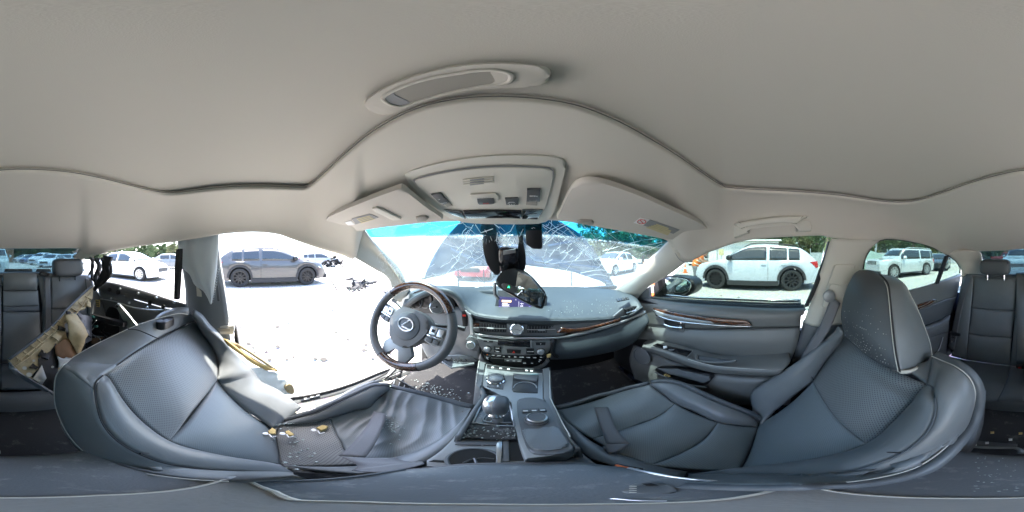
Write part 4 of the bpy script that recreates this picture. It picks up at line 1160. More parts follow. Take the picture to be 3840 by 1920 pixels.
# driver side door pillar with its torn curtain
bpL = pillar('door_pillar', 'bare grey driver side door pillar with a pale bracket at its foot', [
    T('A', (1340, 60, 'x', -.72), (1352, 170, 'x', -.72), (1375, 330, 'x', -.72), (1398, 500, 'x', -.72), (1402, 700, 'x', -.72), (1405, 900, 'x', -.72)),
    T('A', (1490, 60, 'x', -.71), (1500, 170, 'x', -.71), (1540, 330, 'x', -.705), (1550, 500, 'x', -.705), (1560, 700, 'x', -.705), (1580, 900, 'x', -.705)),
    T('A', (1630, 60, 'x', -.72), (1636, 170, 'x', -.72), (1650, 310, 'x', -.72), (1690, 500, 'x', -.72), (1722, 720, 'x', -.72), (1740, 900, 'x', -.72))], M['pillargrey'], .006)
plate('outer_flange', AX('A', 'x', -.75, (1640, 80), (1662, 300), (1700, 520), (1738, 768), (1720, 770), (1680, 520), (1640, 300), (1610, 160)), M['corr'], bpL, .02, .003)  # pale colour stands in for sun on the outer sheet
plate('access_cover', AX('A', 'x', -.700, (1480, 470), (1560, 545), (1530, 552), (1485, 545)), M['trim'], bpL, .004, .001)
plate('access_slot', AX('A', 'x', -.705, (1628, 470), (1648, 460), (1660, 585), (1640, 580)), M['metal'], bpL, .01, .002)
plate('bracket', AX('A', 'x', -.71, (1618, 770), (1765, 768), (1768, 800), (1760, 834), (1650, 834), (1630, 810)), M['trim'], bpL, .05, .004)
plate('bracket_slot', AX('A', 'x', -.706, (1640, 786), (1735, 786), (1735, 812), (1650, 812)), M['cup'], bpL, .01, .001)
plate('hinge_plate', AX('A', 'x', -.73, (1772, 768), (1785, 800), (1808, 935), (1780, 930), (1765, 860)), M['black'], bpL, .03, .002)
tc_ = thing('curtain_airbag', 'torn pale curtain airbag cloth hanging from the driver side roof rail', 'airbag', X('A', 1500, 250, -.58))
panel('cloth', [T('A', (1330, 50, 'x', -.69), (1352, 200, 'x', -.69), (1385, 330, 'x', -.685), (1435, 380, 'x', -.68), (1470, 455, 'x', -.68), (1545, 515, 'x', -.68), (1588, 606, 'x', -.675)),
    T('A', (1495, 50, 'x', -.68), (1505, 200, 'x', -.67), (1520, 330, 'x', -.665), (1535, 400, 'x', -.66), (1555, 455, 'x', -.665), (1575, 520, 'x', -.67), (1590, 606, 'x', -.675)),
    T('A', (1655, 50, 'x', -.69), (1648, 200, 'x', -.68), (1640, 300, 'x', -.68), (1632, 380, 'x', -.675), (1622, 440, 'x', -.67), (1612, 520, 'x', -.67), (1592, 606, 'x', -.675))], M['airbag'], tc_, 0, 2, 30, 20, .003, disp=lambda s, t, p: .006 * math.sin(t * 15 + s * 3) * (1 - s) ** .3 + .003 * noise.noise(p * 30))
for k in range(14):
    a = X('A', 1640 - 3.4 * k, 330 + 19 * k, -.675); stroke('frayed_thread', [a, a + Vector((0, .006, -.01)), a + Vector((.004, .011, -.004))], .0005, M['airbag'], tc_, 4)

# ------------------------------------------------------------------ windscreen and rear window
ws = thing('windscreen', 'shattered windscreen with white cracks and a blue top band', 'windscreen', (0, .9, H - .2))
wt = T('W', (914, 572, 'x', -.575), (1000, 562, 'y', .46), (1100, 553, 'y', .50), (1230, 550, 'y', .515), (1400, 550, 'y', .515), (1500, 565, 'y', .48), (1600, 583, 'y', .45), (1684, 603, 'x', .515))
wb_ = T('W', (1026, 730, 'x', -.67), (1100, 724, 'y', 1.0), (1200, 722, 'y', 1.08), (1290, 722, 'y', 1.10), (1400, 723, 'y', 1.07), (1480, 726, 'y', 1.0), (1552, 732, 'x', .585))
wg = grid([wt, wb_], 61, 31)
def wpt(s, t, off=0):
    i = min(max(s, 0), 1) * 60; j = min(max(t, 0), 1) * 30
    i0, j0 = min(int(i), 59), min(int(j), 29); f, g_ = i - i0, j - j0
    p = (wg[j0][i0] * (1 - f) + wg[j0][i0 + 1] * f) * (1 - g_) + (wg[j0 + 1][i0] * (1 - f) + wg[j0 + 1][i0 + 1] * f) * g_
    return p + (CAM - p).normalized() * off
panel('shade_band', [[wpt(k / 20, 0) for k in range(21)], [wpt(k / 20, .115 + .03 * math.cos((k / 20 - .5) * 3)) for k in range(21)]], M['glass_band'], ws, 0, nu=40, nv=6, thick=.004)
panel('pane', [[wpt(k / 20, .115 + .03 * math.cos((k / 20 - .5) * 3)) for k in range(21)], [wpt(k / 20, .5) for k in range(21)], [wpt(k / 20, 1) for k in range(21)]], M['glass_wind'], ws, 0, nu=40, nv=16, thick=.004)
def wst(k, a, b):
    """where a sight line meets the windscreen sheet"""
    d = sight(k, a, b); best = None
    for j in range(31):
        for i in range(61):
            v = (wg[j][i] - CAM).normalized(); q_ = v.dot(d)
            if best is None or q_ > best[0]: best = (q_, i, j)
    _, i, j = best
    i1 = i if i < 60 else 59; j1 = j if j < 30 else 29
    n_ = (wg[j1][i1 + 1] - wg[j1][i1]).cross(wg[j1 + 1][i1] - wg[j1][i1])
    p = CAM + d * ((wg[j][i] - CAM).dot(n_) / d.dot(n_))
    return p - d * .003
cb = MB(); qc = random.Random(21)
def crack(k, pts, r=.0007, jit=.004):
    P_ = [wst(k, a, b) for a, b in pts]
    out = [P_[0]]
    for a, b in zip(P_, P_[1:]):
        n_ = max(int((b - a).length / .03), 1)
        for i in range(1, n_ + 1):
            q_ = a.lerp(b, i / n_)
            if i < n_: q_ = q_ + Vector((qc.uniform(-jit, jit), 0, qc.uniform(-jit, jit)))
            out.append(q_)
    cb.tube(out, r, 4)
CR = [('D', [(1060, 580), (1190, 650), (1310, 720), (1400, 800), (1450, 850)], .0013), ('D', [(1110, 560), (1220, 640), (1330, 720), (1430, 830), (1530, 910)], .0009), ('D', [(1060, 700), (1170, 615), (1260, 570)], .0012), ('D', [(1080, 650), (1180, 590)], .0011), ('D', [(1070, 730), (1130, 660)], .0014),
      ('D', [(1090, 760), (1066, 850)], .0012), ('D', [(1150, 765), (1110, 820)], .0012), ('D', [(1250, 780), (1210, 840)], .0011), ('D', [(1350, 790), (1300, 845)], .0014), ('D', [(930, 800), (1010, 850), (1130, 870), (1290, 850), (1430, 835), (1500, 850)], .0008), ('D', [(1060, 770), (1160, 770), (1330, 830)], .0007),
      ('D', [(915, 700), (960, 770), (1010, 810)], .0008), ('D', [(1200, 650), (1340, 730)], .0009), ('D', [(1230, 600), (1360, 740)], .0008), ('D', [(1340, 940), (1440, 920), (1580, 910)], .0008), ('D', [(1370, 975), (1450, 950), (1585, 960)], .0007), ('D', [(1180, 640), (1250, 690), (1370, 780)], .0008),
      ('E', [(665, 578), (780, 545), (940, 500), (1140, 465)], .0012), ('E', [(795, 600), (960, 545), (1200, 495)], .0011), ('E', [(1010, 598), (1100, 560), (1200, 510)], .0008), ('E', [(680, 380), (790, 470), (960, 560)], .0006), ('E', [(905, 410), (960, 520)], .0005), ('E', [(560, 410), (630, 490)], .0006), ('E', [(350, 370), (470, 470), (560, 590), (640, 650)], .0012), ('E', [(530, 500), (760, 410), (880, 390)], .0006), ('E', [(440, 560), (520, 600), (640, 640)], .0008),
      ('D', [(545, 580), (500, 670), (470, 740), (440, 830), (380, 900)], .0010), ('D', [(600, 680), (500, 755), (300, 900)], .0008), ('D', [(470, 570), (560, 650), (640, 660)], .0008), ('D', [(330, 640), (480, 800), (600, 850), (700, 960)], .0006), ('D', [(210, 620), (330, 720), (470, 760)], .0005), ('D', [(620, 800), (470, 900), (260, 980)], .0007), ('D', [(530, 790), (650, 860)], .0006), ('D', [(400, 880), (330, 960), (160, 990)], .0007),
      ('D', [(130, 545), (250, 580), (330, 600), (470, 565)], .0016), ('D', [(520, 565), (660, 570)], .0016), ('D', [(560, 580), (600, 640), (690, 610)], .0014), ('D', [(850, 575), (820, 630), (740, 670)], .0012), ('D', [(700, 575), (740, 605)], .0014), ('D', [(760, 670), (770, 710), (760, 735), (830, 730), (800, 690), (770, 670)], .0016), ('D', [(735, 630), (770, 690), (850, 720)], .0010), ('D', [(750, 700), (800, 740)], .0014), ('D', [(920, 770), (1000, 850)], .0012), ('D', [(930, 790), (980, 840)], .0009)]
for k, pts, r in CR: crack(k, pts, r)
for i in range(46):   # fine crazing: at the passenger side blow, along the driver side foot and the middle
    k = i % 3
    if k == 0: a, b = qc.gauss(1300, 110), qc.gauss(760, 70)
    elif k == 1: a, b = qc.uniform(60, 560), qc.uniform(820, 1010)
    else: a, b = qc.uniform(480, 1560), qc.uniform(590, 1000)
    t = qc.choice((.5, .9, -.6, 2.3)) + qc.uniform(-.2, .2); l = qc.uniform(30, 110)
    crack('D', [(a, b), (a + l * math.cos(t), b + l * math.sin(t))], qc.uniform(.0004, .0008), .002)
for i in range(95):   # branching shatter round the blows
    c0 = qc.choice(((770, 700), (1300, 720), (1420, 830), (540, 640), (1080, 620), (1000, 830), (480, 780)))
    a, b = qc.gauss(c0[0], 75), qc.gauss(c0[1], 55)
    t = qc.uniform(0, 3.14); l = qc.uniform(18, 70)
    a1, b1 = a + l * math.cos(t), b + l * math.sin(t)
    crack('D', [(a, b), ((a + a1) / 2 + qc.uniform(-8, 8), (b + b1) / 2 + qc.uniform(-8, 8)), (a1, b1)], qc.uniform(.0004, .0013), .002)
    if i % 3 == 0: crack('D', [(a1, b1), (a1 + l * .5 * math.cos(t + .7), b1 + l * .5 * math.sin(t + .7))], .0005, .002)
for i in range(34): crack('D', [(770 + qc.gauss(0, 34), 700 + qc.gauss(0, 30)), (770 + qc.gauss(0, 34), 700 + qc.gauss(0, 30))], qc.uniform(.0006, .0018), .002)
for i in range(170):  # frosted cube fracture in the lower driver corner
    a, b = 1640 - 330 * qc.random()**1.6 + 0, 250 + 220 * qc.random()
    a = 1400 + 240 * qc.random(); b = 180 + 290 * qc.random()
    if b < 60 + (a - 1310) * 1.15 - 20 or b > 60 + (a - 1310) * 1.15 + 190: continue
    t = qc.uniform(0, 3.14); l = qc.uniform(12, 40)
    crack('B', [(a, b), (a + l * math.cos(t), b + l * math.sin(t))], .0004, .001)
o = cb.build('cracks', M['crack'], ws, False); o['kind'] = 'stuff'
rw_ = thing('rear_window', 'tinted rear window above the back seat', 'rear window', Y('W', 20, 650, -1.5))
panel('pane', [T('W', (196, 618, 'y', -1.14), (100, 618, 'y', -1.14), (2576, 620, 'y', -1.14), (2530, 622, 'y', -1.14), (2462, 626, 'y', -1.14)), T('W', (215, 690, 'y', -1.62), (100, 690, 'y', -1.72), (2576, 692, 'y', -1.75), (2540, 692, 'y', -1.72), (2480, 692, 'y', -1.62))], M['glass_rear'], rw_, 0, nu=30, nv=8, thick=.004)
ps = thing('parcel_shelf', 'dark cloth parcel shelf under the rear window', 'parcel shelf', (0, -1.4, H - .2))
panel('board', [T('W', (215, 678, 'y', -1.62), (100, 676, 'y', -1.72), (2576, 678, 'y', -1.75), (2540, 678, 'y', -1.72), (2480, 682, 'y', -1.62)), [Vector((x, -1.13, H - .19)) for x in (-.6, -.3, 0, .25, .5)]], M['plastic'], ps, 0, nu=20, nv=8, thick=.02)
for a in (340, 100, 200):
    plate('speaker_lid', AX('A', 'y', -1.35, (a - 60, 338), (a + 40, 338), (a + 48, 362), (a - 70, 362)), M['metal'], ps, .01, .003)
# ------------------------------------------------------------------ dashboard
da = thing('dashboard', 'dark dashboard with a screen recess, vents, clock and silver strip', 'dashboard', (0, .75, H - .35))
back = T('W', (1030, 728, 'y', .84), (1100, 722, 'y', 1.0), (1200, 720, 'y', 1.06), (1290, 720, 'y', 1.08), (1400, 721, 'y', 1.05), (1480, 723, 'y', .98), (1552, 730, 'y', .85), (1590, 742, 'y', .72))
lip = T('W', (1012, 772, 'y', .72), (1045, 745, 'y', .72), (1085, 728, 'y', .74), (1125, 728, 'y', .74), (1152, 745, 'y', .74), (1168, 772, 'y', .73), (1190, 792, 'y', .71), (1250, 803, 'y', .70), (1350, 806.5, 'y', .69), (1440, 807, 'y', .68), (1540, 801, 'y', .65), (1585, 792, 'y', .62), (1616, 772, 'y', .60))
mid = [b.lerp(l, .55) + Vector((0, 0, .012)) for b, l in zip(cr(back, 14), cr(lip, 14))]
panel('top_pad', [back, mid, lip], M['dash'], da, 0, nu=70, nv=14, thick=.03)
stroke('lip_seam', [p + Vector((0, -.002, .001)) for p in lip[5:]], .003, M['dash'], da, 8, res=50)
M['recess'] = mat('recess_skin', (.035, .045, .052), .5, bump=.1, bscale=800)
panel('screen_recess', [AX('C', 'y', .93, (880, 232), (950, 240), (1080, 243), (1200, 238), (1290, 225)), T('C', (925, 330, 'y', .80), (1020, 360, 'y', .90), (1130, 370, 'y', .92), (1220, 370, 'y', .92), (1300, 360, 'y', .90)), AX('C', 'y', .722, (985, 415), (1050, 475), (1140, 503), (1220, 514), (1310, 520))], M['recess'], da, 0, thick=.004, nu=20, nv=10)
sc_ = plate('screen_bezel', AX('C', 'y', .80, (1305, 236), (1500, 232), (1790, 285), (1808, 300), (1795, 455), (1760, 487), (1650, 495), (1320, 482), (1262, 470), (1290, 330)), M['plastic'], da, .03, .004)
M['lcd'] = mat('lit_screen', (.010, .010, .028), .1, emit=1.0)
M['lcdlist'] = mat('screen_list', (.30, .30, .34), .2, emit=.8); M['lcdamber'] = mat('screen_amber', (.75, .50, .22), .2, emit=.8); M['lcdblue'] = mat('screen_violet', (.13, .10, .30), .2, emit=.6)
plate('screen', AX('C', 'y', .798, (1315, 300), (1655, 320), (1645, 488), (1312, 478)), M['lcd'], da, .01, .001)
def lcd(pts, m): plate('screen_item', AX('C', 'y', .7965, *pts), m, da, .0005, 0)
lcd([(1348, 337), (1440, 340), (1440, 357), (1348, 354)], M['lcdamber'])
for k, (w_, ) in enumerate(((52,), (66,), (58,), (84,), (60,))):
    lcd([(1352, 366 + 19 * k), (1352 + w_, 367 + 19 * k), (1352 + w_, 373 + 19 * k), (1352, 372 + 19 * k)], M['lcdlist'])
    lcd([(1345, 378 + 19 * k), (1425, 380 + 19 * k), (1425, 381.5 + 19 * k), (1345, 379.5 + 19 * k)], M['lcdlist'])
lcd([(1418, 424), (1438, 425), (1438, 431), (1418, 430)], M['lcdamber'])
for a in (1316, 1620): lcd([(a, 400), (a + 20, 402), (a + 20, 446), (a, 444)], M['lcdblue'])
lcd([(1345, 440), (1620, 446), (1620, 462), (1345, 456)], M['lcdblue'])
for L_ in ([(1518, 350), (1518, 425)], [(1530, 425), (1562, 427), (1556, 390), (1538, 388), (1530, 425)], [(1530, 372), (1566, 374)], [(1546, 365), (1546, 385)], [(1532, 412), (1558, 392)], [(1482, 332), (1492, 336)]):
    stroke('screen_line', [Y('C', a, b, .7963) for a, b in L_], .0007, M['lcdlist'], da, 4)
# vent band under the lip
f1 = [p + Vector((0, .012, -.010)) for p in lip[6:]]
band = T('C', (1052, 672, 'y', .70), (1180, 686, 'y', .70), (1340, 702, 'y', .70), (1500, 710, 'y', .70), (1700, 712, 'y', .70), (1932, 706, 'y', .69)) + T('E', (400, 1288, 'y', .68), (700, 1238, 'y', .66), (900, 1175, 'y', .63), (1062, 1115, 'y', .60))
panel('vent_band', [f1, band], M['plastic'], da, .004, 2, nu=50, nv=6, thick=.02)
s2 = T('C', (1048, 692, 'y', .685), (1180, 705, 'y', .685), (1340, 722, 'y', .685), (1500, 733, 'y', .685), (1700, 733, 'y', .685), (1932, 724, 'y', .675)) + T('W', (1445, 847, 'y', .665), (1500, 834, 'y', .655), (1560, 815, 'y', .63), (1625, 787, 'y', .595))
s1 = T('C', (1050, 668, 'y', .69), (1180, 682, 'y', .69), (1340, 698, 'y', .69), (1500, 706, 'y', .69), (1700, 708, 'y', .69), (1932, 702, 'y', .68)) + T('W', (1445, 838, 'y', .67), (1500, 826, 'y', .66), (1560, 808, 'y', .635), (1625, 782, 'y', .60))
panel('silver_strip', [s1, s2], M['silver'], da, .004, 2, nu=50, nv=5, thick=.006)
panel('wood_strip', [T('W', (1412, 824, 'y', .675), (1450, 826, 'y', .67), (1500, 817, 'y', .655), (1560, 800, 'y', .63)), T('W', (1400, 838, 'y', .675), (1450, 836, 'y', .665), (1500, 825, 'y', .65), (1560, 807, 'y', .625))], M['wood_dark'], da, .002, 2, nu=20, nv=4, thick=.004)
plate('wood_strip', AX('C', 'y', .692, (1058, 575), (1118, 582), (1116, 608), (1060, 606)), M['wood_dark'], da, .006, .002)
plate('grey_end', AX('C', 'y', .690, (1058, 610), (1118, 612), (1118, 664), (1060, 650)), M['satin'], da, .006, .002)
def vent(pts, nv, hl, yy, k='C'):
    pl = [FN['y'](k, a, b, yy) for a, b in pts]
    fr = plate('air_vent', pl, M['black'], da, .02, .002)
    tl, trr, br, blf = pl
    for i in range(nv):
        s = (i + .5) / nv
        a = tl.lerp(trr, s).lerp(blf.lerp(br, s), .1); b = tl.lerp(trr, s).lerp(blf.lerp(br, s), .9)
        MB().tube([a, b], .0018, 4).build('vane', M['plastic'], fr, False)
    a = tl.lerp(blf, .5); b = trr.lerp(br, .5)
    MB().tube([a + Vector((0, -.004, 0)), b + Vector((0, -.004, 0))], .002, 5).build('crossbar', M['silver'], fr)
    c = a.lerp(b, hl)
    MB().tube([c + (b - a) * -.12 + Vector((0, -.007, 0)), c + (b - a) * .12 + Vector((0, -.007, 0))], .0045, 6).build('tab', M['silver'], fr)
vent([(1122, 560), (1392, 580), (1392, 662), (1125, 650)], 10, .42, .694)
vent([(1602, 590), (1888, 590), (1880, 664), (1602, 668)], 10, .5, .694)
vent([(868, 1100), (1005, 1062), (1015, 1110), (880, 1155)], 5, .45, .625, 'E')
plate('vent_cheek', AX('E', 'y', .635, (765, 1160), (850, 1090), (862, 1098), (880, 1158), (800, 1190)), M['plastic'], da, .01, .002)
plate('defroster_grille', T('E', (785, 1000, 'z', -.222), (890, 985, 'z', -.222), (905, 1005, 'z', -.226), (800, 1025, 'z', -.226)), M['black'], da, .004, .001)
for k in range(5): stroke('grille_bar', T('E', (795 + 22 * k, 1000 - 3 * k, 'z', -.2205), (808 + 22 * k, 1022 - 3 * k, 'z', -.2245)), .0012, M['plastic'], da, 5)
# analog clock
ck = Y('C', 1498, 630, .684); cn = (CAM - ck).normalized()
ckb = MB().lathe(ck, cn, [(.0285, -.012), (.0285, .004), (.0245, .007), (.0225, .004)], 36).build('clock_bezel', M['chrome'], da)
M['clockface'] = mat('clock_face', (.42, .43, .42), .35, .3)
MB().lathe(ck, cn, [(.0235, 0), (.0235, .0045), (.001, .0046)], 32).build('clock_face', M['clockface'], da)
ex_ = Vector((0, 0, 1)).cross(cn).normalized(); ez_ = cn.cross(ex_)
for k in range(12):
    d = ex_ * math.sin(k * math.pi / 6) + ez_ * math.cos(k * math.pi / 6)
    MB().tube([ck + cn * .0052 + d * .0165, ck + cn * .0052 + d * .0205], .0007, 4).build('hour_mark', M['print'] if k % 3 else M['black'], da)
for l_, a in ((.017, 2.0), (.012, -1.5)):
    d = ex_ * math.sin(a) + ez_ * math.cos(a); MB().tube([ck + cn * .0058, ck + cn * .0058 + d * l_], .0008, 4).build('clock_hand', M['black'], da)
plate('clock_wing', AX('C', 'y', .692, (1395, 578), (1600, 588), (1600, 668), (1395, 662)), M['plastic'], da, .01, .003)
# audio and climate panels
def dp(name, pts, m, y, th=.015, bv=.003, sm=0): return plate(name, AX('C', 'y', y, *pts), m, da, th, bv, sm)
dp('audio_panel', [(1090, 708), (1160, 742), (1300, 752), (1640, 760), (1850, 752), (1882, 745), (1850, 800), (1815, 865), (1780, 888), (1600, 895), (1300, 892), (1160, 868), (1125, 800)], M['satin'], .672, .03, .004)
dp('disc_slot', [(1305, 748), (1640, 756), (1640, 812), (1305, 792)], M['gloss'], .668, .008, .002)
dp('slot_edge', [(1632, 745), (1648, 745), (1650, 815), (1636, 812)], M['silver'], .664, .006, .001)
dp('audio_button', [(1163, 742), (1258, 750), (1256, 766), (1162, 756)], M['black'], .667, .006, .001)
dp('audio_button', [(1688, 766), (1788, 764), (1785, 790), (1690, 792)], M['black'], .667, .006, .001)
for a in ((1266, 806), (1266, 838)): dp('audio_button', [(a[0], a[1]), (a[0] + 75, a[1] + 4), (a[0] + 75, a[1] + 28), (a[0], a[1] + 24)], M['black'], .667, .006, .001)
dp('hazard_button', [(1395, 838), (1538, 842), (1536, 876), (1400, 872)], M['black'], .667, .006, .001)
tri = AX('C', 'y', .6605, (1467, 846), (1482, 870), (1452, 869)); plate('hazard_triangle', tri, M['red'], da, .001, 0)
dp('audio_button', [(1592, 828), (1672, 828), (1672, 880), (1592, 878)], M['black'], .667, .006, .001)
for pts in ([(1600, 852), (1665, 852), (1665, 858), (1600, 858)], [(1285, 818), (1322, 820), (1322, 825), (1285, 823)], [(1285, 850), (1322, 852), (1322, 857), (1285, 855)], [(1200, 750), (1214, 751), (1214, 757), (1200, 756)], [(1730, 774), (1745, 774), (1738, 784)]):
    dp('print_mark', pts, M['print'], .6603, .0005, 0)
def knob(p, r, h, m, par, ax=None, ring=None):
    ax = ax or Vector((0, -1, .25))
    MB().lathe(p, ax, [(r * 1.3, 0), (r * 1.28, h * .25), (r * 1.05, h * .3), (r, h * .9), (r * .88, h), (r * .01, h)], 26).build('knob', m, par)
    if ring: MB().lathe(p, ax, [(r * 1.5, -.004), (r * 1.5, h * .18), (r * 1.3, h * .2)], 26).build('knob_ring', ring, par)
knob(Y('C', 1200, 828, .668), .0115, .016, M['silver'], da, ring=M['black']); knob(Y('C', 1738, 855, .668), .0125, .016, M['silver'], da, ring=M['black'])
dp('climate_panel', [(1140, 855), (1160, 868), (1300, 894), (1600, 897), (1780, 890), (1805, 880), (1790, 930), (1755, 980), (1660, 1010), (1480, 1006), (1300, 990), (1220, 965), (1180, 935)], M['gloss'], .665, .03, .003)
for i, (a, b, w_) in enumerate(((1190, 882, 16), (1245, 888, 28), (1300, 893, 36), (1360, 900, 14), (1415, 903, 14), (1470, 905, 22), (1525, 908, 40), (1595, 910, 36), (1660, 912, 34), (1730, 908, 20), (1190, 908, 24), (1196, 925, 14), (1395, 943, 26), (1455, 946, 26), (1505, 948, 30), (1720, 936, 24), (1560, 968, 30), (1640, 968, 22), (1715, 952, 16))):
    dp('climate_symbol', [(a, b), (a + w_, b + 1), (a + w_, b + 8), (a, b + 7)], M['orange'] if b in (882,) and i == 0 else M['print'], .6615, .0005, 0)
dp('climate_key', [(1372, 930), (1550, 934), (1545, 962), (1375, 958)], M['button'], .663, .003, .001)
dp('start_button_pod', [(985, 735), (1020, 705), (1080, 715), (1115, 770), (1120, 820), (1095, 855), (1050, 845), (990, 815)], M['plastic'], .675, .05, .008, 40)
sb_ = Y('C', 1032, 792, .662)
MB().lathe(sb_, (CAM - sb_), [(.0200, -.01), (.0200, .004), (.0165, .006), (.0155, .003)], 30).build('start_button_ring', M['silver'], da)
MB().lathe(sb_, (CAM - sb_), [(.0160, -.004), (.0150, .0045), (.001, .005)], 26).build('start_button', M['button'], da)
# panel around / below
panel('lower_fascia', [T('C', (1130, 872, 'y', .68), (1180, 945, 'y', .68), (1300, 996, 'y', .68), (1480, 1010, 'y', .68), (1660, 1016, 'y', .68), (1760, 985, 'y', .68), (1810, 925, 'y', .68)), T('C', (1110, 930, 'y', .68), (1175, 985, 'y', .68), (1300, 1020, 'y', .68), (1480, 1035, 'y', .68), (1660, 1040, 'y', .68), (1770, 1010, 'y', .68), (1830, 950, 'y', .68))], M['satin'], da, .003, 2, thick=.02)
# passenger side lower dash
plo = T('W', (1385, 905, 'y', .69), (1440, 903, 'y', .69), (1500, 894, 'y', .68), (1560, 879, 'y', .66), (1600, 858, 'y', .62), (1622, 822, 'y', .59))
phi = [p + Vector((0, .004, -.002)) for p in T('W', (1385, 850, 'y', .69), (1445, 848, 'y', .67), (1500, 835, 'y', .66), (1560, 816, 'y', .635), (1600, 800, 'y', .61), (1628, 788, 'y', .59))]
panel('glove_box', [phi, [a.lerp(b, .5) + Vector((0, -.025, 0)) for a, b in zip(cr(phi, 10), cr(plo, 10))], plo], M['dash'], da, .006, 3, nu=30, nv=14, thick=.02)
dp('torn_trim_end', [(1840, 770), (1875, 748), (1900, 760), (1862, 810), (1856, 870), (1890, 905), (1925, 915), (1920, 930), (1870, 915), (1836, 870)], M['black'], .655, .03, .004)
dp('loose_clip', [(1800, 895), (1840, 882), (1842, 912), (1806, 922)], M['yellowfoam'], .65, .01, .002)
# instrument cluster behind the wheel
cl = thing('instrument_cluster', 'round gauges in a dark hooded cluster behind the steering wheel', 'instrument cluster', Y('C', 600, 360, .78))
plate('housing', AX('C', 'y', .80, (415, 300), (520, 235), (650, 215), (780, 250), (860, 330), (870, 420), (760, 470), (560, 465), (430, 440)), M['black'], cl, .05, .004, 30)
gm = Y('C', 692, 405, .775); gn = (CAM - gm).normalized()
MB().lathe(gm, gn, [(.040, -.01), (.040, .004), (.037, .006), (.0355, .003)], 36).build('gauge_ring', M['silver'], cl)
M['gauge'] = mat('gauge_face', (.16, .16, .16), .4)
MB().lathe(gm, gn, [(.036, 0), (.036, .0035), (.001, .0036)], 32).build('gauge_face', M['gauge'], cl)
ex_ = Vector((0, 0, 1)).cross(gn).normalized(); ez_ = gn.cross(ex_)
for k in range(17):
    a = -2.3 + 4.6 * k / 16; d = ex_ * math.sin(a) + ez_ * math.cos(a); MB().tube([gm + gn * .0042 + d * .029, gm + gn * .0042 + d * .034], .0007, 4).build('tick', M['print'], cl)
MB().tube([gm + gn * .005, gm + gn * .005 - ex_ * .030 - ez_ * .008], .001, 5).build('needle', M['print'], cl)
MB().lathe(gm, gn, [(.007, .003), (.006, .007), (.001, .0075)], 16).build('needle_hub', M['black'], cl)
g2 = Y('C', 545, 335, .79)
for k in range(2): MB().lathe(Y('C', 500 + 90 * k, 350 - 12 * k, .785), (-.2, -1, .3), [(.05, 0), (.05, .012), (.046, .014), (.045, .002)], 30, False).build('gauge_rim', M['button'], cl)
# driver side lower fascia, left end of dash, damaged
panel('column_surround', [T('W', (1010, 772, 'y', .80), (1040, 768, 'y', .82), (1100, 765, 'y', .84), (1150, 772, 'y', .80), (1195, 800, 'y', .72)), T('W', (1040, 822, 'y', .82), (1060, 830, 'y', .82), (1110, 842, 'y', .80), (1160, 846, 'y', .76), (1202, 850, 'y', .72)), T('W', (1075, 900, 'y', .86), (1090, 905, 'y', .84), (1120, 905, 'y', .82), (1170, 905, 'y', .78), (1208, 905, 'y', .74))], M['plastic'], da, 0, nu=24, nv=14, thick=.02, disp=lambda s, t, p: .008 * noise.noise(p * 14))
plate('side_vent', AX('C', 'y', .76, (340, 330), (415, 275), (412, 350), (408, 440), (375, 432), (378, 372), (352, 372), (350, 430), (335, 428)), M['trim'], da, .03, .004)
plate('red_warning_light', AX('C', 'y', .715, (950, 486), (982, 486), (982, 504), (950, 504)), M['red'], da, .004, 0)
plate('switch_bank', AX('C', 'y', .718, (940, 450), (985, 440), (1000, 520), (998, 600), (955, 610), (945, 520)), M['black'], da, .01, .002)
panel('fascia_post', [T('C', (975, 440, 'y', .715), (1015, 520, 'y', .71), (1025, 600, 'y', .70), (1030, 690, 'y', .69)), T('C', (1035, 480, 'y', .705), (1052, 540, 'y', .70), (1055, 610, 'y', .69), (1058, 690, 'y', .68))], M['satin'], da, .004, 2, thick=.02)
kt = thing('knee_trim', 'broken lower dash trim hanging under the steering column', 'trim panel', Y('C', 880, 950, .72))
plate('cover', AX('C', 'y', .74, (700, 905), (760, 900), (900, 890), (1010, 905), (1100, 950), (1065, 965), (960, 960), (880, 950), (745, 920)), M['satin'], kt, .012, .003)
plate('hanging_lid', T('C', (712, 930, 'y', .70), (740, 922, 'y', .72), (850, 985, 'y', .70), (1068, 958, 'y', .71), (1070, 972, 'y', .70), (838, 1012, 'y', .66)), M['plastic'], kt, .01, .002)
stroke('lid_edge', T('C', (712, 932, 'y', .695), (838, 1013, 'y', .655), (1070, 972, 'y', .695)), .0025, M['satin'], kt, 6)
for k in range(9): stroke('torn_wire', [Y('C', 760 + 26 * k, 915 + (k % 3) * 12, .70), Y('C', 775 + 26 * k, 935 + (k % 2) * 14, .69), Y('C', 800 + 24 * k, 945, .695)], .003, M['rubber'], kt, 5)
# fallen L-shaped trim ring on the dash top
ft = thing('broken_clip', 'small broken white clip lying on the dash top', 'clip', Z('C', 1095, 195, -.205))
stroke('hook', AX('C', 'z', -.205, (1068, 172), (1095, 190), (1125, 190), (1105, 208), (1075, 212)), .004, M['print'], ft, 6, res=20)

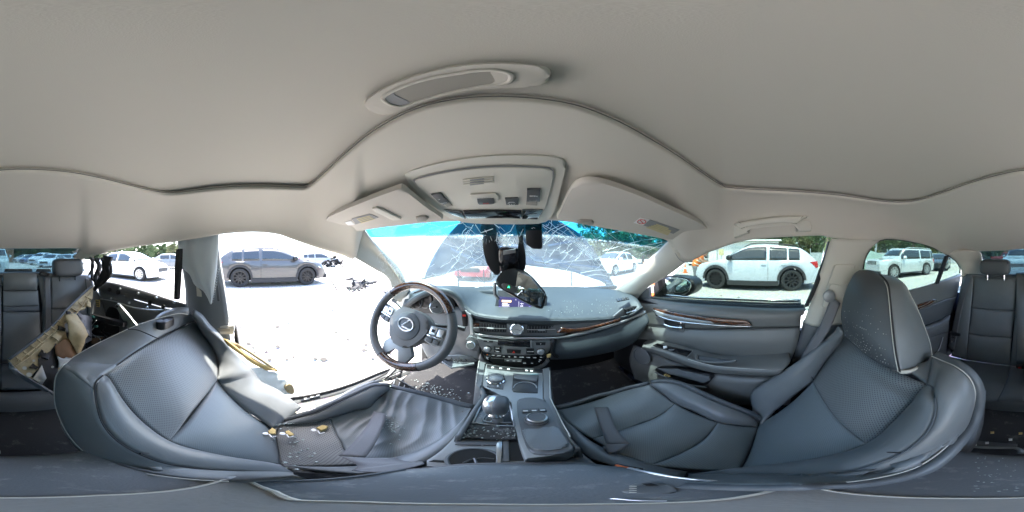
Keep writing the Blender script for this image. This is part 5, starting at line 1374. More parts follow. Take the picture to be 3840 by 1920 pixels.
# ------------------------------------------------------------------ steering wheel
SWC = Vector((-.412, .515, H - .300))
swn = Vector((.06, -.86, .42)).normalized()           # towards the driver
sw = thing('steering_wheel', 'leather and wood steering wheel with a silver emblem, in glare', 'steering wheel', SWC)
sx = Vector((1, 0, 0)); sx = (sx - swn * sx.dot(swn)).normalized(); sy = swn.cross(sx)
RT = R(-8)                                            # turned slightly
ax_ = sx * math.cos(RT) + sy * math.sin(RT); ay_ = -sx * math.sin(RT) + sy * math.cos(RT)
def sp(a, b, c=0): return SWC + ax_ * a + ay_ * b + swn * c
RR = .182
def arc(a0, a1, n=30): return [sp(RR * math.sin(R(a0 + (a1 - a0) * i / n)), RR * math.cos(R(a0 + (a1 - a0) * i / n)), .02) for i in range(n + 1)]
M['rimleather'] = mat('worn_wheel_leather', (.12, .12, .118), .38, bump=.1, bscale=700, var=.1)
M['rimwood'] = wood('wheel_wood', .4)
for nm, a0, a1, m in (('rim_wood', -55, 55, 'rimwood'), ('rim_leather', 55, 140, 'rimleather'), ('rim_wood', 140, 195, 'rimwood'), ('rim_leather', 195, 305, 'rimleather')):
    MB().tube(arc(a0, a1), .0190, 14).build(nm, M[m], sw)
for a in (-55, 55, 140, 195): MB().tube(arc(a - .6, a + .6, 3), .0197, 14).build('rim_joint', M['black'], sw)
hub = [sp(x_, y_, z_) for x_, y_, z_ in ((-.085, .035, .03), (-.06, .062, .03), (0, .072, .03), (.06, .062, .03), (.092, .030, .03), (.085, -.02, .03), (.055, -.075, .03), (.03, -.095, .03), (-.03, -.095, .03), (-.055, -.075, .03), (-.082, -.02, .03))]
plate('hub', hub, M['rimleather'], sw, .06, .012, 60, 3, face=swn)
MB().lathe(sp(0, -.005, .0295), swn, [(.062, 0), (.060, .004), (.05, .0065), (.001, .009)], 40).build('hub_pad', M['leather_dark'], sw)
EMB = sp(0, .002, .038)
em = [EMB + ax_ * .036 * math.cos(a * .1745) + ay_ * .0265 * math.sin(a * .1745) for a in range(36)]
MB().tube(em, .0036, 8, True).build('emblem_ring', M['silver'], sw)
MB().tube([EMB + ax_ * .010 + ay_ * .024, EMB - ax_ * .014 - ay_ * .009, EMB - ax_ * .012 - ay_ * .013, EMB + ax_ * .031 - ay_ * .0135], [.0036, .0036, .0036, .0036], 8).build('emblem_stroke', M['silver'], sw)
plate('spoke', [sp(*p) for p in ((-.078, .035, .02), (-.165, .045, .015), (-.172, -.02, .015), (-.13, -.035, .018), (-.08, -.03, .02))], M['satin'], sw, .025, .006, 0, face=swn)
plate('spoke', [sp(*p) for p in ((.085, .035, .02), (.165, .045, .015), (.172, -.025, .015), (.13, -.04, .018), (.085, -.03, .02))], M['satin'], sw, .025, .006, 0, face=swn)
plate('lower_spoke', [sp(*p) for p in ((-.05, -.078, .018), (.05, -.078, .018), (.075, -.115, .015), (.058, -.172, .015), (.03, -.165, .015), (.012, -.115, .017), (-.012, -.115, .017), (-.03, -.165, .015), (-.058, -.172, .015), (-.075, -.115, .015))], M['satin'], sw, .02, .005, 0, face=swn)
for s in (-1, 1):
    for k, (x0_, y0_, x1_, y1_) in enumerate(((.098, .004, .126, .036), (.129, .004, .152, .034), (.098, -.030, .122, -.010), (.125, -.028, .148, -.010))):
        plate('wheel_button', [sp(s * a, b, .021) for a, b in ((x0_, y0_), (x1_, y0_), (x1_, y1_), (x0_, y1_))], M['silver'] if k < 2 else M['button'], sw, .006, .002, face=swn, proud=.004)
    plate('button_mark', [sp(s * a, b, .0262) for a, b in ((.105, .014), (.119, .014), (.119, .026), (.105, .026))], M['black'], sw, .0005, 0, face=swn)
    plate('button_trim', [sp(s * a, b, .024) for a, b in ((.095, -.005), (.155, -.003), (.155, .001), (.095, -.001))], M['chrome'], sw, .004, .001, face=swn, proud=.003)
MB().cyl(sp(0, 0, .0), sp(0, -.03, -.22), .055, .065, 20).build('column', M['plastic'], sw)
MB().tube([sp(.03, .02, -.05), sp(.16, .06, -.055), sp(.20, .06, -.055)], [.008, .009, .011], 8).build('stalk', M['black'], sw); MB().tube([sp(-.03, .02, -.05), sp(-.15, .065, -.055), sp(-.19, .07, -.055)], [.008, .009, .011], 8).build('stalk', M['black'], sw)

# ------------------------------------------------------------------ interior mirror torn off its mount, and the sensor box
im = thing('interior_mirror', 'interior mirror hanging broken off its mount in front of the screen', 'mirror', Y('D', 880, 1040, .60))
plate('back_shell', T('D', (708, 985, 'y', .66), (735, 945, 'y', .66), (790, 915, 'y', .66), (870, 905, 'y', .66), (930, 925, 'y', .65), (1000, 985, 'y', .62), (1086, 1092, 'y', .60), (1082, 1130, 'y', .60), (1054, 1200, 'y', .60), (940, 1160, 'y', .60), (840, 1105, 'y', .60), (760, 1060, 'y', .62), (715, 1025, 'y', .64)), M['black'], im, .035, .010, 50, 3)
plate('glass', T('D', (875, 925, 'y', .625), (965, 962, 'y', .602), (1078, 1098, 'y', .588), (1046, 1190, 'y', .588), (900, 1130, 'y', .595), (850, 1095, 'y', .60)), mat('dim_mirror_glass', (.45, .5, .5), .03, 1.0), im, .006, .002, 0, 2)
plate('sensor_window', AX('D', 'y', .60, (752, 1030), (770, 1015), (850, 1040), (866, 1075), (850, 1090), (775, 1062)), M['button'], im, .004, .002, 20)
text('lettering', 'A', Y('D', 808, 1043, .5975), Vector((1, 0, -.15)), Vector((.15, 0, 1)), .012, mat('green_lit_letter', (.02, .75, .25), .4, emit=1.0), im)
stroke('broken_bracket', T('D', (705, 1010, 'y', .64), (702, 1060, 'y', .64), (706, 1100, 'y', .64), (735, 1135, 'y', .64)), .007, M['satin'], im, 6)
mo = thing('sensor_housing', 'black sensor housing and torn cover hanging at the top of the windscreen', 'sensor housing', Y('D', 780, 720, .64))
plate('cover', T('D', (600, 572, 'y', .58), (690, 570, 'y', .58), (720, 640, 'y', .62), (730, 760, 'y', .66), (760, 900, 'y', .70), (720, 960, 'y', .70), (660, 900, 'y', .70), (625, 800, 'y', .68), (610, 690, 'y', .64)), M['black'], mo, .03, .004, 40)
plate('cover', T('D', (860, 572, 'y', .58), (925, 572, 'y', .58), (915, 700, 'y', .64), (935, 830, 'y', .68), (920, 930, 'y', .70), (850, 935, 'y', .70), (865, 820, 'y', .68), (880, 700, 'y', .64)), M['black'], mo, .03, .004, 40)
plate('sensor_box', T('D', (925, 575, 'y', .56), (1058, 580, 'y', .56), (1060, 760, 'y', .62), (1040, 768, 'y', .62), (985, 765, 'y', .62), (935, 730, 'y', .62)), M['black'], mo, .04, .008, 0)
plate('camera_body', T('D', (720, 770, 'y', .66), (760, 745, 'y', .65), (880, 755, 'y', .65), (890, 900, 'y', .68), (800, 945, 'y', .69), (740, 930, 'y', .69)), M['gloss'], mo, .05, .006, 0)
plate('silver_tab', T('D', (765, 775, 'y', .645), (860, 760, 'y', .645), (858, 790, 'y', .65), (765, 805, 'y', .65)), M['satin'], mo, .006, .001)
plate('tag_label', T('D', (882, 632, 'y', .60), (920, 634, 'y', .60), (918, 656, 'y', .60), (895, 660, 'y', .60)), M['print'], mo, .003, .001)
plate('mirror_arm', T('D', (790, 920, 'y', .68), (860, 900, 'y', .68), (900, 960, 'y', .65), (830, 985, 'y', .65)), M['black'], mo, .04, .006)

# ------------------------------------------------------------------ buckled hood and wipers outside
hd = thing('hood', 'dark blue hood folded upright in front of the shattered windscreen', 'hood', (0, 1.9, H))
hq = random.Random(8)
def hood_disp(s, t, p): return .05 * noise.noise(p * 3.2) + .02 * noise.noise(p * 9)
panel('panel', [T('D', (470, 540, 'y', 1.72), (700, 520, 'y', 1.75), (950, 520, 'y', 1.75), (1130, 545, 'y', 1.70)), T('D', (320, 700, 'y', 1.76), (620, 700, 'y', 1.85), (1000, 690, 'y', 1.88), (1350, 660, 'y', 1.72)), T('D', (230, 850, 'y', 1.80), (600, 800, 'y', 1.95), (1050, 790, 'y', 1.98), (1490, 860, 'y', 1.76)), T('D', (175, 985, 'y', 1.82), (560, 895, 'y', 2.0), (880, 878, 'y', 2.0), (1270, 928, 'y', 1.92), (1480, 985, 'y', 1.86), (1592, 1052, 'y', 1.80))], M['underside'], hd, 0, nu=40, nv=22, thick=.02, disp=hood_disp)
for a in ([(1100, 740), (1330, 700)], [(1000, 850), (1480, 900)], [(380, 760), (600, 870)], [(1180, 880), (1560, 1010)]):
    stroke('stiffening_rib', [Y('D', x_, y_, 1.74) for x_, y_ in a], .02, M['underside'], hd, 8, res=12)
stroke('folded_edge', T('D', (1480, 985, 'y', 1.83), (1592, 1052, 'y', 1.77), (1500, 880, 'y', 1.72), (1420, 735, 'y', 1.69)), .012, M['navy'], hd, 8, res=20)
for k, a in enumerate((1272, 430, 620)):
    stroke('hanging_stay', T('D', (a, 925 - (k > 0) * 30, 'y', 1.88), (a + 4, 1000, 'y', 1.80), (a + 6, 1055, 'y', 1.7)), .007, M['rubber'], hd, 6)
stroke('hanging_stay', T('D', (1510, 990, 'y', 1.8), (1530, 1020, 'y', 1.7), (1545, 1050, 'y', 1.6)), .012, M['navy'], hd, 6)
wi = thing('wiper', 'black wiper arm along the foot of the windscreen on the driver side', 'wiper', Y('D', 260, 960, 1.15))
stroke('arm', T('D', (160, 985, 'y', 1.05), (240, 960, 'y', 1.12), (330, 950, 'y', 1.2)), .008, M['rubber'], wi, 6)
# ------------------------------------------------------------------ passenger door, mirror, rear right door
pd = thing('passenger_door', 'closed passenger door with wood trim, chrome handle and armrest', 'door', (.66, .3, H - .9))
belt = T('W', (1606, 752, 'x', .66), (1631, 750, 'x', .66), (1702, 760, 'x', .66), (1841, 770, 'x', .66), (2026, 775, 'x', .66))
def GX(x_, *ab): return [X('G', a, b, x_) for a, b in ab]
b2 = GX(.635, (100, 560), (140, 590), (300, 600), (600, 632), (900, 650), (1320, 645))
b3 = GX(.635, (100, 700), (140, 728), (300, 745), (600, 760), (950, 752), (1310, 742))
panel('upper_pad', [belt, b2, b3], M['leather_warm'], pd, .004, 2, nu=36, nv=10, thick=.03)
stroke('pad_seam', [p + Vector((-.003, 0, 0)) for p in b3], .0022, M['seam'], pd, 6, res=30)
b4 = GX(.645, (90, 850), (160, 845), (350, 880), (550, 930), (800, 985), (1245, 985))
b34 = GX(.622, (95, 780), (150, 790), (350, 815), (600, 850), (900, 870), (1290, 865))
panel('middle_pad', [b3, b34, b4], M['leather_warm'], pd, .006, 2, nu=36, nv=12, thick=.03)
panel('window_seal', [[p + Vector((.03, 0, .008)) for p in belt[1:]], [p + Vector((-.004, 0, -.004)) for p in belt[1:]]], M['rubber'], pd, .003, 2, nu=30, nv=5, thick=.01)
panel('wood_trim', [GX(.618, (216, 606), (400, 640), (650, 673), (900, 697), (938, 720), (950, 742)), GX(.618, (225, 630), (400, 672), (650, 712), (850, 738), (910, 742), (951, 746))], M['wood'], pd, .003, 2, nu=30, nv=6, thick=.01)
panel('silver_blade', [GX(.612, (218, 618), (300, 645), (450, 675), (600, 698), (655, 706), (664, 715)), GX(.612, (238, 658), (330, 690), (450, 706), (600, 720), (655, 722), (668, 724))], M['satin'], pd, .003, 2, nu=24, nv=6, thick=.008)
panel('chrome_line', [GX(.610, (238, 656), (350, 692), (600, 722), (800, 736), (952, 739)), GX(.610, (240, 663), (350, 700), (600, 730), (800, 744), (952, 747))], M['chrome'], pd, .001, 2, nu=24, nv=4, thick=.006)
plate('handle_cup', GX(.628, (285, 682), (440, 702), (450, 712), (448, 782), (436, 787), (335, 768), (305, 740)), M['plastic'], pd, .006, .002, proud=.004)
plate('handle_hollow', GX(.622, (300, 690), (425, 705), (432, 760), (330, 748), (308, 725)), M['black'], pd, .003, .001, 24)
stroke('inner_handle', GX(.612, (300, 726), (335, 740), (380, 748), (432, 752)), .0052, M['chrome'], pd, 10, res=20)
plate('lock_tab', GX(.614, (395, 705), (424, 706), (428, 738), (410, 742), (398, 725)), M['chrome'], pd, .006, .003)
# armrest
ar_t = GX(.585, (150, 860), (330, 905), (520, 965), (700, 1010), (900, 1010), (1232, 990))
ar_e = GX(.545, (140, 885), (280, 925), (460, 990), (640, 1040), (850, 1065), (1172, 1078))
ar_b = GX(.575, (130, 905), (250, 950), (440, 1022), (640, 1080), (850, 1100), (1140, 1104))
panel('armrest', [[p + Vector((.06, 0, .01)) for p in ar_t], ar_t, ar_e, ar_b, [p + Vector((.07, 0, -.02)) for p in ar_b]], M['leather_warm'], pd, 0, nu=34, nv=20, thick=.02)
stroke('armrest_stitch', [p.lerp(q_, .85) + Vector((0, 0, .004)) for p, q_ in zip(cr(ar_t, 20), cr(ar_e, 20))][8:], .0014, M['stitch'], pd, 5)
plate('switch_plate', [p.lerp(p, 1) for p in GX(.572, (216, 880), (250, 866), (515, 922), (465, 974))], M['gloss'], pd, .006, .002, face=(-.6, 0, 1), proud=.006)
stroke('switch_plate_edge', [p + Vector((-.004, 0, .004)) for p in GX(.572, (210, 884), (465, 976), (516, 922))], .0022, M['satin'], pd, 6)
plate('window_switch', GX(.565, (335, 908), (378, 910), (362, 923), (338, 920)), M['plastic'], pd, .006, .002, face=(-.6, 0, 1), proud=.006)
plate('lock_switch', GX(.565, (295, 886), (320, 884), (322, 900), (296, 905)), M['print'], pd, .003, .001, face=(-.6, 0, 1), proud=.004)
panel('pull_cup', [GX(.565, (548, 955), (620, 968), (720, 982), (840, 990)), GX(.556, (552, 985), (620, 1000), (720, 1003), (830, 996))], M['black'], pd, .0, 2, thick=.006)
stroke('pull_rim', [p + Vector((-.006, 0, .003)) for p in GX(.560, (545, 945), (548, 985), (620, 1003), (720, 1006), (840, 993))], .004, M['leather_warm'], pd, 8, res=24)
# lower door with pocket and speaker
lowd = [GX(.625, (70, 880), (130, 905), (250, 955), (440, 1025), (850, 1100), (1240, 1090)), GX(.60, (40, 980), (130, 1020), (300, 1060), (500, 1110), (850, 1150), (1240, 1140)), GX(.60, (60, 1080), (150, 1110), (300, 1160), (500, 1215), (850, 1260), (1240, 1260)), [p + Vector((.03, 0, -.12)) for p in GX(.60, (60, 1080), (150, 1110), (300, 1160), (500, 1215), (850, 1260), (1240, 1260))]]
panel('lower_panel', lowd, M['leather_warm'], pd, 0, nu=34, nv=16, thick=.02)
plate('map_pocket', GX(.585, (226, 1066), (250, 1045), (400, 1050), (560, 1080), (660, 1110), (640, 1150), (600, 1182), (500, 1172), (350, 1130), (235, 1078)), M['black'], pd, .02, .004, 30)
panel('pocket_lip', [GX(.578, (222, 1072), (350, 1128), (500, 1172), (600, 1184)), GX(.572, (226, 1084), (350, 1142), (500, 1188), (610, 1196))], M['plastic'], pd, .003, 2, thick=.02)
plate('pocket_back', GX(.588, (255, 1048), (400, 1052), (640, 1105), (650, 1130), (600, 1155), (480, 1120), (330, 1080)), M['plastic'], pd, .01, .004, 0, proud=.012)
spk = X('G', 130, 962, .59)
MB().lathe(spk, (-1, -.1, .1), [(.062, -.004), (.060, .004), (.052, .006), (.05, .003), (.02, .007), (.001, .008)], 32).build('speaker', M['plastic'], pd)
lt = thing('litter', 'small yellow wrapper lying in the passenger door pocket', 'litter', X('G', 312, 1105, .565))
for k in range(3): plate('scrap', GX(.566, (296 + 14 * k, 1098 + 4 * k), (312 + 14 * k, 1094 + 5 * k), (318 + 12 * k, 1108 + 4 * k), (300 + 12 * k, 1112 + 4 * k)), M['yellowfoam'], lt, .004, .001)
panel('pane', [T('W', (1727, 658, 'x', .60), (1786, 632, 'x', .59), (1868, 604, 'x', .585), (1976, 592, 'x', .58), (2080, 590, 'x', .58)), T('W', (1629, 757, 'x', .675), (1702, 768, 'x', .675), (1841, 778, 'x', .675), (1930, 780, 'x', .675), (2040, 782, 'x', .675))], M['glass_clear'], pd, 0, nu=20, nv=8, thick=.004)
plate('mirror_sail', T('W', (1608, 752, 'x', .655), (1600, 742, 'x', .655), (1632, 722, 'x', .65), (1634, 752, 'x', .66)), M['plastic'], pd, .02, .004)
M['doorskin'] = M['navy']
panel('outer_skin', [[p + Vector((.12, 0, -.01)) for p in belt], [p + Vector((.17, 0, -.25)) for p in belt], [p + Vector((.15, 0, -.62)) for p in belt]], M['doorskin'], pd, 0, nu=20, nv=10, thick=.01, eye=False)
panel('chrome_beltline', [[p + Vector((.118, 0, .004)) for p in belt[1:]], [p + Vector((.122, 0, -.010)) for p in belt[1:]]], M['chrome'], pd, .002, 2, nu=20, nv=4, thick=.01)
dm = thing('door_mirror', 'black door mirror outside the passenger window showing the car flank', 'door mirror', X('E', 1330, 920, .80))
sh_ = [(1140, 830), (1170, 810), (1235, 800), (1330, 803), (1430, 820), (1478, 850), (1492, 895), (1478, 940), (1440, 972), (1360, 990), (1270, 1000), (1240, 1012), (1150, 995), (1132, 930)]
plate('shell', [X('E', a, b, .80) for a, b in sh_], M['black'], dm, .10, .022, 60, 3)
gpl = Plane(X('E', 1350, 900, .785), Vector((-.55, -.82, .06)))
plate('mirror_glass', [X('E', a, b, .792) for a, b in ((1234, 818), (1270, 810), (1340, 812), (1420, 828), (1455, 855), (1462, 890), (1445, 930), (1400, 962), (1330, 985), (1262, 996), (1242, 960), (1232, 890))], M['mirror'], dm, .004, .001, 0, proud=.006)
plate('foot', [X('E', a, b, .76) for a, b in ((1120, 900), (1135, 860), (1160, 840), (1180, 1000), (1240, 1012), (1130, 1000))], M['black'], dm, .08, .01)
# rear right door
rd = thing('rear_door', 'closed rear right door with a dark wood strip beside the back seat', 'door', (.62, -.7, H - .9))
def KX(x_, *ab): return [X('K', a, b, x_) for a, b in ab]
rb1 = KX(.60, (500, 500), (610, 473), (720, 445), (830, 412), (920, 380), (1000, 352))
rb2 = KX(.59, (500, 590), (640, 560), (760, 530), (860, 505), (930, 470), (985, 440))
rb3 = KX(.585, (500, 640), (690, 615), (800, 575), (870, 545), (930, 530), (965, 520))
rb4 = KX(.585, (500, 780), (720, 740), (800, 710), (850, 690), (880, 670), (920, 650))
rb5 = KX(.54, (500, 830), (740, 770), (800, 755), (840, 740), (870, 720), (910, 700))
rb6 = KX(.57, (500, 900), (760, 830), (800, 815), (840, 800), (870, 790), (905, 780))
rb7 = KX(.58, (500, 1100), (760, 1040), (800, 1000), (840, 960), (870, 930), (895, 900))
panel('upper_pad', [rb1, rb2, rb3], M['leather'], rd, .004, 2, thick=.03)
panel('middle_pad', [rb3, rb4], M['leather_dark'], rd, .01, 2, thick=.03)
panel('armrest', [rb4, rb5, rb6], M['leather'], rd, .004, 2, thick=.03)
panel('lower_panel', [rb6, rb7, [p + Vector((0, 0, -.2)) for p in rb7]], M['plastic'], rd, .004, 2, thick=.03)
panel('wood_trim', [KX(.578, (640, 598), (700, 572), (790, 542), (816, 545)), KX(.578, (660, 625), (720, 600), (800, 560), (816, 549))], M['wood'], rd, .002, 2, nv=4, thick=.008)
stroke('silver_blade', KX(.572, (680, 602), (730, 580), (785, 548)), .003, M['chrome'], rd, 6); stroke('silver_blade', KX(.572, (690, 612), (750, 586), (812, 552)), .002, M['chrome'], rd, 6)
stroke('sill_piping', KX(.56, (805, 960), (840, 900), (865, 820)), .004, M['satin'], rd, 6)
panel('pane', [KX(.60, (262, 90), (450, 80), (600, 90), (780, 138), (900, 205)), KX(.615, (262, 560), (450, 520), (610, 482), (720, 455), (830, 422))], M['glass_side'], rd, 0, thick=.004)
panel('quarter_glass', [KX(.60, (905, 215), (940, 235), (962, 262), (996, 310)), KX(.61, (835, 420), (880, 400), (940, 376), (1000, 350))], M['glass_side'], rd, 0, thick=.004)
plate('divider_bar', KX(.59, (893, 215), (910, 222), (836, 422), (818, 428)), M['rubber'], rd, .02, .003)
stroke('window_frame', KX(.585, (268, 320), (278, 250), (304, 192), (362, 118), (452, 90), (600, 103), (780, 148), (900, 213), (962, 260), (992, 312), (986, 345)), .006, M['rubber'], rd, 6, res=50)

# ------------------------------------------------------------------ seats
def seatback(t, E, puffs, mats, names, nv=26):
    for i in range(len(E) - 1):
        if names[i] is None: continue
        panel(names[i], [E[i], E[i + 1]], mats[i], t, puffs[i], 3, 34, nv, .02, px=6)
ps_ = thing('passenger_seat', 'upright black leather passenger seat with headrest and loose belt', 'car seat', (.32, .1, H - .95))
PB = Plane((.3, .05, H - .76), (0, .79, .60))
PBo = Plane((.3, .05, H - .76), (.10, .79, .60))
e1 = T('O', (640, 958, 'x', .085), (1000, 975, 'x', .085), (1330, 980, 'x', .085)) + T('Q', (0, 965, 'x', .085), (250, 960, 'x', .085)) + T('Q', (540, 945, 'x', .085), (900, 895, 'x', .088), (1300, 790, 'x', .092), (1500, 680, 'x', .096), (1700, 520, 'x', .10), (1850, 370, 'x', .102), (1960, 200, 'x', .105), (2010, 0, 'x', .105)) + T('K', (1098, 1200, 'x', .108), (1050, 1110, 'x', .125), (960, 1040, 'x', .155), (870, 1000, 'x', .19), (780, 962, 'x', .225))
e2 = PB.pts('O', [(660, 880), (1000, 892), (1350, 895)], .04) + PB.pts('Q', [(0, 882), (300, 855), (600, 812), (900, 725), (1170, 612), (1320, 510), (1450, 385), (1530, 240), (1560, 100), (1550, 0)], .055) + PB.pts('K', [(805, 1230), (785, 1195), (745, 1172)], .04)
e3 = PB.pts('O', [(1110, 852), (1300, 830), (1480, 800), (1700, 765), (1900, 720), (2080, 675), (2230, 620), (2350, 540), (2450, 440), (2576, 310)], .012) + PB.pts('Q', [(1330, 0)], .012) + PB.pts('K', [(690, 1230), (745, 1172)], .03)
e4 = PB.pts('O', [(1283, 442), (1370, 370), (1470, 292), (1560, 220), (1660, 140), (1750, 66)], .01) + PB.pts('G', [(1480, 1030), (1560, 900), (1632, 795)], .012)
e5 = T('O', (1283, 430, 'x', .50), (1240, 350, 'x', .53), (1208, 250, 'x', .55), (1205, 180, 'x', .56), (1235, 140, 'x', .56), (1300, 95, 'x', .56), (1440, 8, 'x', .56)) + T('G', (1300, 995, 'x', .55), (1450, 895, 'x', .53), (1560, 835, 'x', .50), (1636, 790, 'x', .47))
panel('outer_bolster', [e1, e2], M['leather'], ps_, .014, 3, 60, 14, .012, px=14)
panel('inner_bolster', [e2, e3], M['leather'], ps_, .018, 2.5, 60, 14, .012, px=14)
# insert, split by the cross seam
cs_a = PB.at('O', 1750, 66, .012); cs_b = PB.at('O', 2230, 620, .014)
cs = [cs_a] + PB.pts('O', [(1850, 230), (1920, 325), (2000, 420), (2110, 525)], .010) + [cs_b]
crease = PB.pts('O', [(1283, 442), (1268, 480), (1240, 580), (1190, 720), (1110, 852)], .0)
panel('lower_insert', [crease, cs], M['leather_blue'], ps_, .022, 2.5, 30, 24, .02, px=4)
top_ins = PB.pts('K', [(98, 830), (200, 960), (320, 1010), (430, 1060), (540, 1080), (600, 1075), (680, 1120), (745, 1172)], .028)
upl = [PB.at('O', 1750, 66, .012)] + PB.pts('G', [(1480, 1030), (1560, 900), (1632, 795)], .012)
upr = PB.pts('O', [(2230, 620), (2350, 540), (2450, 440), (2576, 310)], .014) + PB.pts('Q', [(1330, 0)], .014) + PB.pts('K', [(690, 1230), (745, 1172)], .03)
panel('upper_insert', [upl, upr], M['leather_perf'], ps_, .022, 3, 30, 24, .02, px=3)
panel('shoulder', [T('K', (780, 962, 'x', .225), (740, 1000, 'x', .235), (700, 1010, 'x', .245), (600, 1060, 'x', .265), (540, 1075, 'x', .275)), PB.pts('K', [(745, 1172), (700, 1140), (660, 1110), (610, 1078), (540, 1080)], .03)], M['leather'], ps_, .008, 2, 20, 8, .02)
panel('outboard_bolster', [e4, e5], M['leather'], ps_, .022, 2.5, 50, 14, .03, px=10)
stroke('bolster_seam', [PB.at('G', a, b, .03) for a, b in ((1352, 980), (1360, 1040), (1375, 1090), (1408, 1138))], .002, M['seam'], ps_, 5, res=12)
stroke('bolster_seam', [PB.at('Q', a, b, o_) for a, b, o_ in ((815, 530, .018), (900, 572, .045), (1000, 598, .056), (1170, 610, .057))], .002, M['seam'], ps_, 5, res=12)
stroke('edge_stitching', [p + (CAM - p).normalized() * .003 for p in cr(e1[5:], 60)], .0016, M['stitch'], ps_, 5)
stroke('bolster_piping', [p + (CAM - p).normalized() * .002 for p in cr(e2, 60)], .0016, M['leather_dark'], ps_, 5)
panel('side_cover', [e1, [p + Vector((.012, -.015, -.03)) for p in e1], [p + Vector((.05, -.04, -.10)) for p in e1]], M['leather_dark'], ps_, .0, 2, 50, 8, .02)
back_c = [Vector((x_, y_, H + z_)) for x_, y_, z_ in ((.10, -.03, -.78), (.10, -.24, -.60), (.12, -.36, -.42))]
panel('back_shell', [back_c, [p + Vector((.22, -.06, 0)) for p in back_c], [p + Vector((.44, .02, 0)) for p in back_c]], M['plastic'], ps_, 0, nu=12, nv=12, thick=.03, eye=False)
# headrest: a rounded block, turned a little, on its own stays
def rounded(c, hx, hy, hz, ex, ey, ez, pw=4, n=28, m_=20, taper=0):
    V = []; F = []
    def sg(v, e): return math.copysign(abs(v)**e, v)
    for j in range(m_ + 1):
        ph = -math.pi / 2 + math.pi * j / m_
        for i in range(n):
            th = 2 * math.pi * i / n
            e = 2 / pw
            x_, y_, z_ = sg(math.cos(ph), e) * sg(math.cos(th), e), sg(math.cos(ph), e) * sg(math.sin(th), e), sg(math.sin(ph), e)
            k = 1 + taper * z_
            V.append(c + ex * hx * x_ * k + ey * hy * y_ * k + ez * hz * z_)
    for j in range(m_):
        for i in range(n):
            F.append((j * n + i, j * n + (i + 1) % n, (j + 1) * n + (i + 1) % n, (j + 1) * n + i))
    return V, F
hr_f = [ (K_[0], K_[1]) for K_ in ((125, 800), (108, 640), (128, 520), (165, 420), (205, 350), (240, 322))]
# front face from its left silhouette to the stitched edge, then the side to the rear edge
hl = T('K', (135, 815, 'r', .53), (107, 670, 'r', .52), (122, 540, 'r', .52), (160, 430, 'r', .52), (205, 350, 'r', .525), (245, 322, 'r', .535))
hm_ = T('K', (330, 980, 'r', .462), (275, 800, 'r', .445), (275, 640, 'r', .445), (285, 500, 'r', .45), (305, 390, 'r', .475), (330, 325, 'r', .515))
hr_ = T('K', (546, 1078, 'r', .435), (512, 900, 'r', .425), (490, 700, 'r', .425), (472, 520, 'r', .435), (455, 420, 'r', .455), (390, 348, 'r', .51))
hs = T('K', (690, 1030, 'r', .485), (660, 860, 'r', .475), (620, 700, 'r', .475), (580, 540, 'r', .485), (540, 430, 'r', .50), (470, 365, 'r', .53))
hb = T('K', (784, 955, 'r', .545), (765, 850, 'r', .54), (700, 670, 'r', .54), (640, 540, 'r', .54), (580, 430, 'r', .545), (500, 370, 'r', .55))
hr = thing('headrest', 'black leather headrest of the passenger seat speckled with pale dots', 'headrest', D_('K', 420, 700, .5))
M['leather_speck'] = mat('speckled_leather', (.060, .068, .074), .42, bump=.2, bscale=300, var=.12, vscale=14)
panel('face', [hl, hm_, hr_], M['leather_speck'], hr, .006, 3, 36, 26, .03)
panel('side', [hr_, hs, hb], M['leather'], hr, .006, 3, 30, 16, .03)
stroke('stitching', [p + (CAM - p).normalized() * .004 for p in cr(T('K', (530, 1078, 'r', .435), (498, 900, 'r', .425), (476, 700, 'r', .425), (460, 520, 'r', .435), (440, 425, 'r', .455), (375, 352, 'r', .51)), 50)], .0012, M['stitch'], hr, 5)
stroke('stitching', [p + (CAM - p).normalized() * .003 for p in cr(hb, 50)], .0014, M['stitch'], hr, 5)
stroke('face_seam', [p + (CAM - p).normalized() * .003 for p in cr(hr_, 40)], .0018, M['seam'], hr, 5)
stroke('base_edge', T('K', (546, 1080, 'r', .434), (620, 1072, 'r', .45), (690, 1042, 'r', .48), (735, 1020, 'r', .51), (738, 1000, 'r', .52)), .005, M['trim'], hr, 6, res=16)
cen = D_('K', 420, 690, .60)
V, F = rounded(cen, .115, .075, .10, Vector((.9, .2, 0)).normalized(), Vector((-.2, .9, 0)).normalized(), Vector((0, 0, 1)))
mk('rear_shell', V, F, M['leather_dark'], hr)
for dx in (-.05, .05): MB().cyl(cen + Vector((dx, 0, -.05)), cen + Vector((dx, .01, -.26)), .007, None, 10).build('stay', M['chrome'], hr)
qs = random.Random(31); mb_ = MB(); gface = grid([hl, hm_, hr_], 30, 30)
for k in range(150):
    j = min(max(int(qs.gauss(15, 7)), 1), 28); i = min(max(int(abs(qs.gauss(3, 6))), 1), 28)
    p = gface[j][i]; d = (CAM - p).normalized(); p = p + d * .0082
    MB.lathe(mb_, p, d, [(qs.uniform(.0004, .0014), 0), (.0003, .001)], 6)
o = mb_.build('pale_specks', M['stitch'], hr, False); o['kind'] = 'stuff'
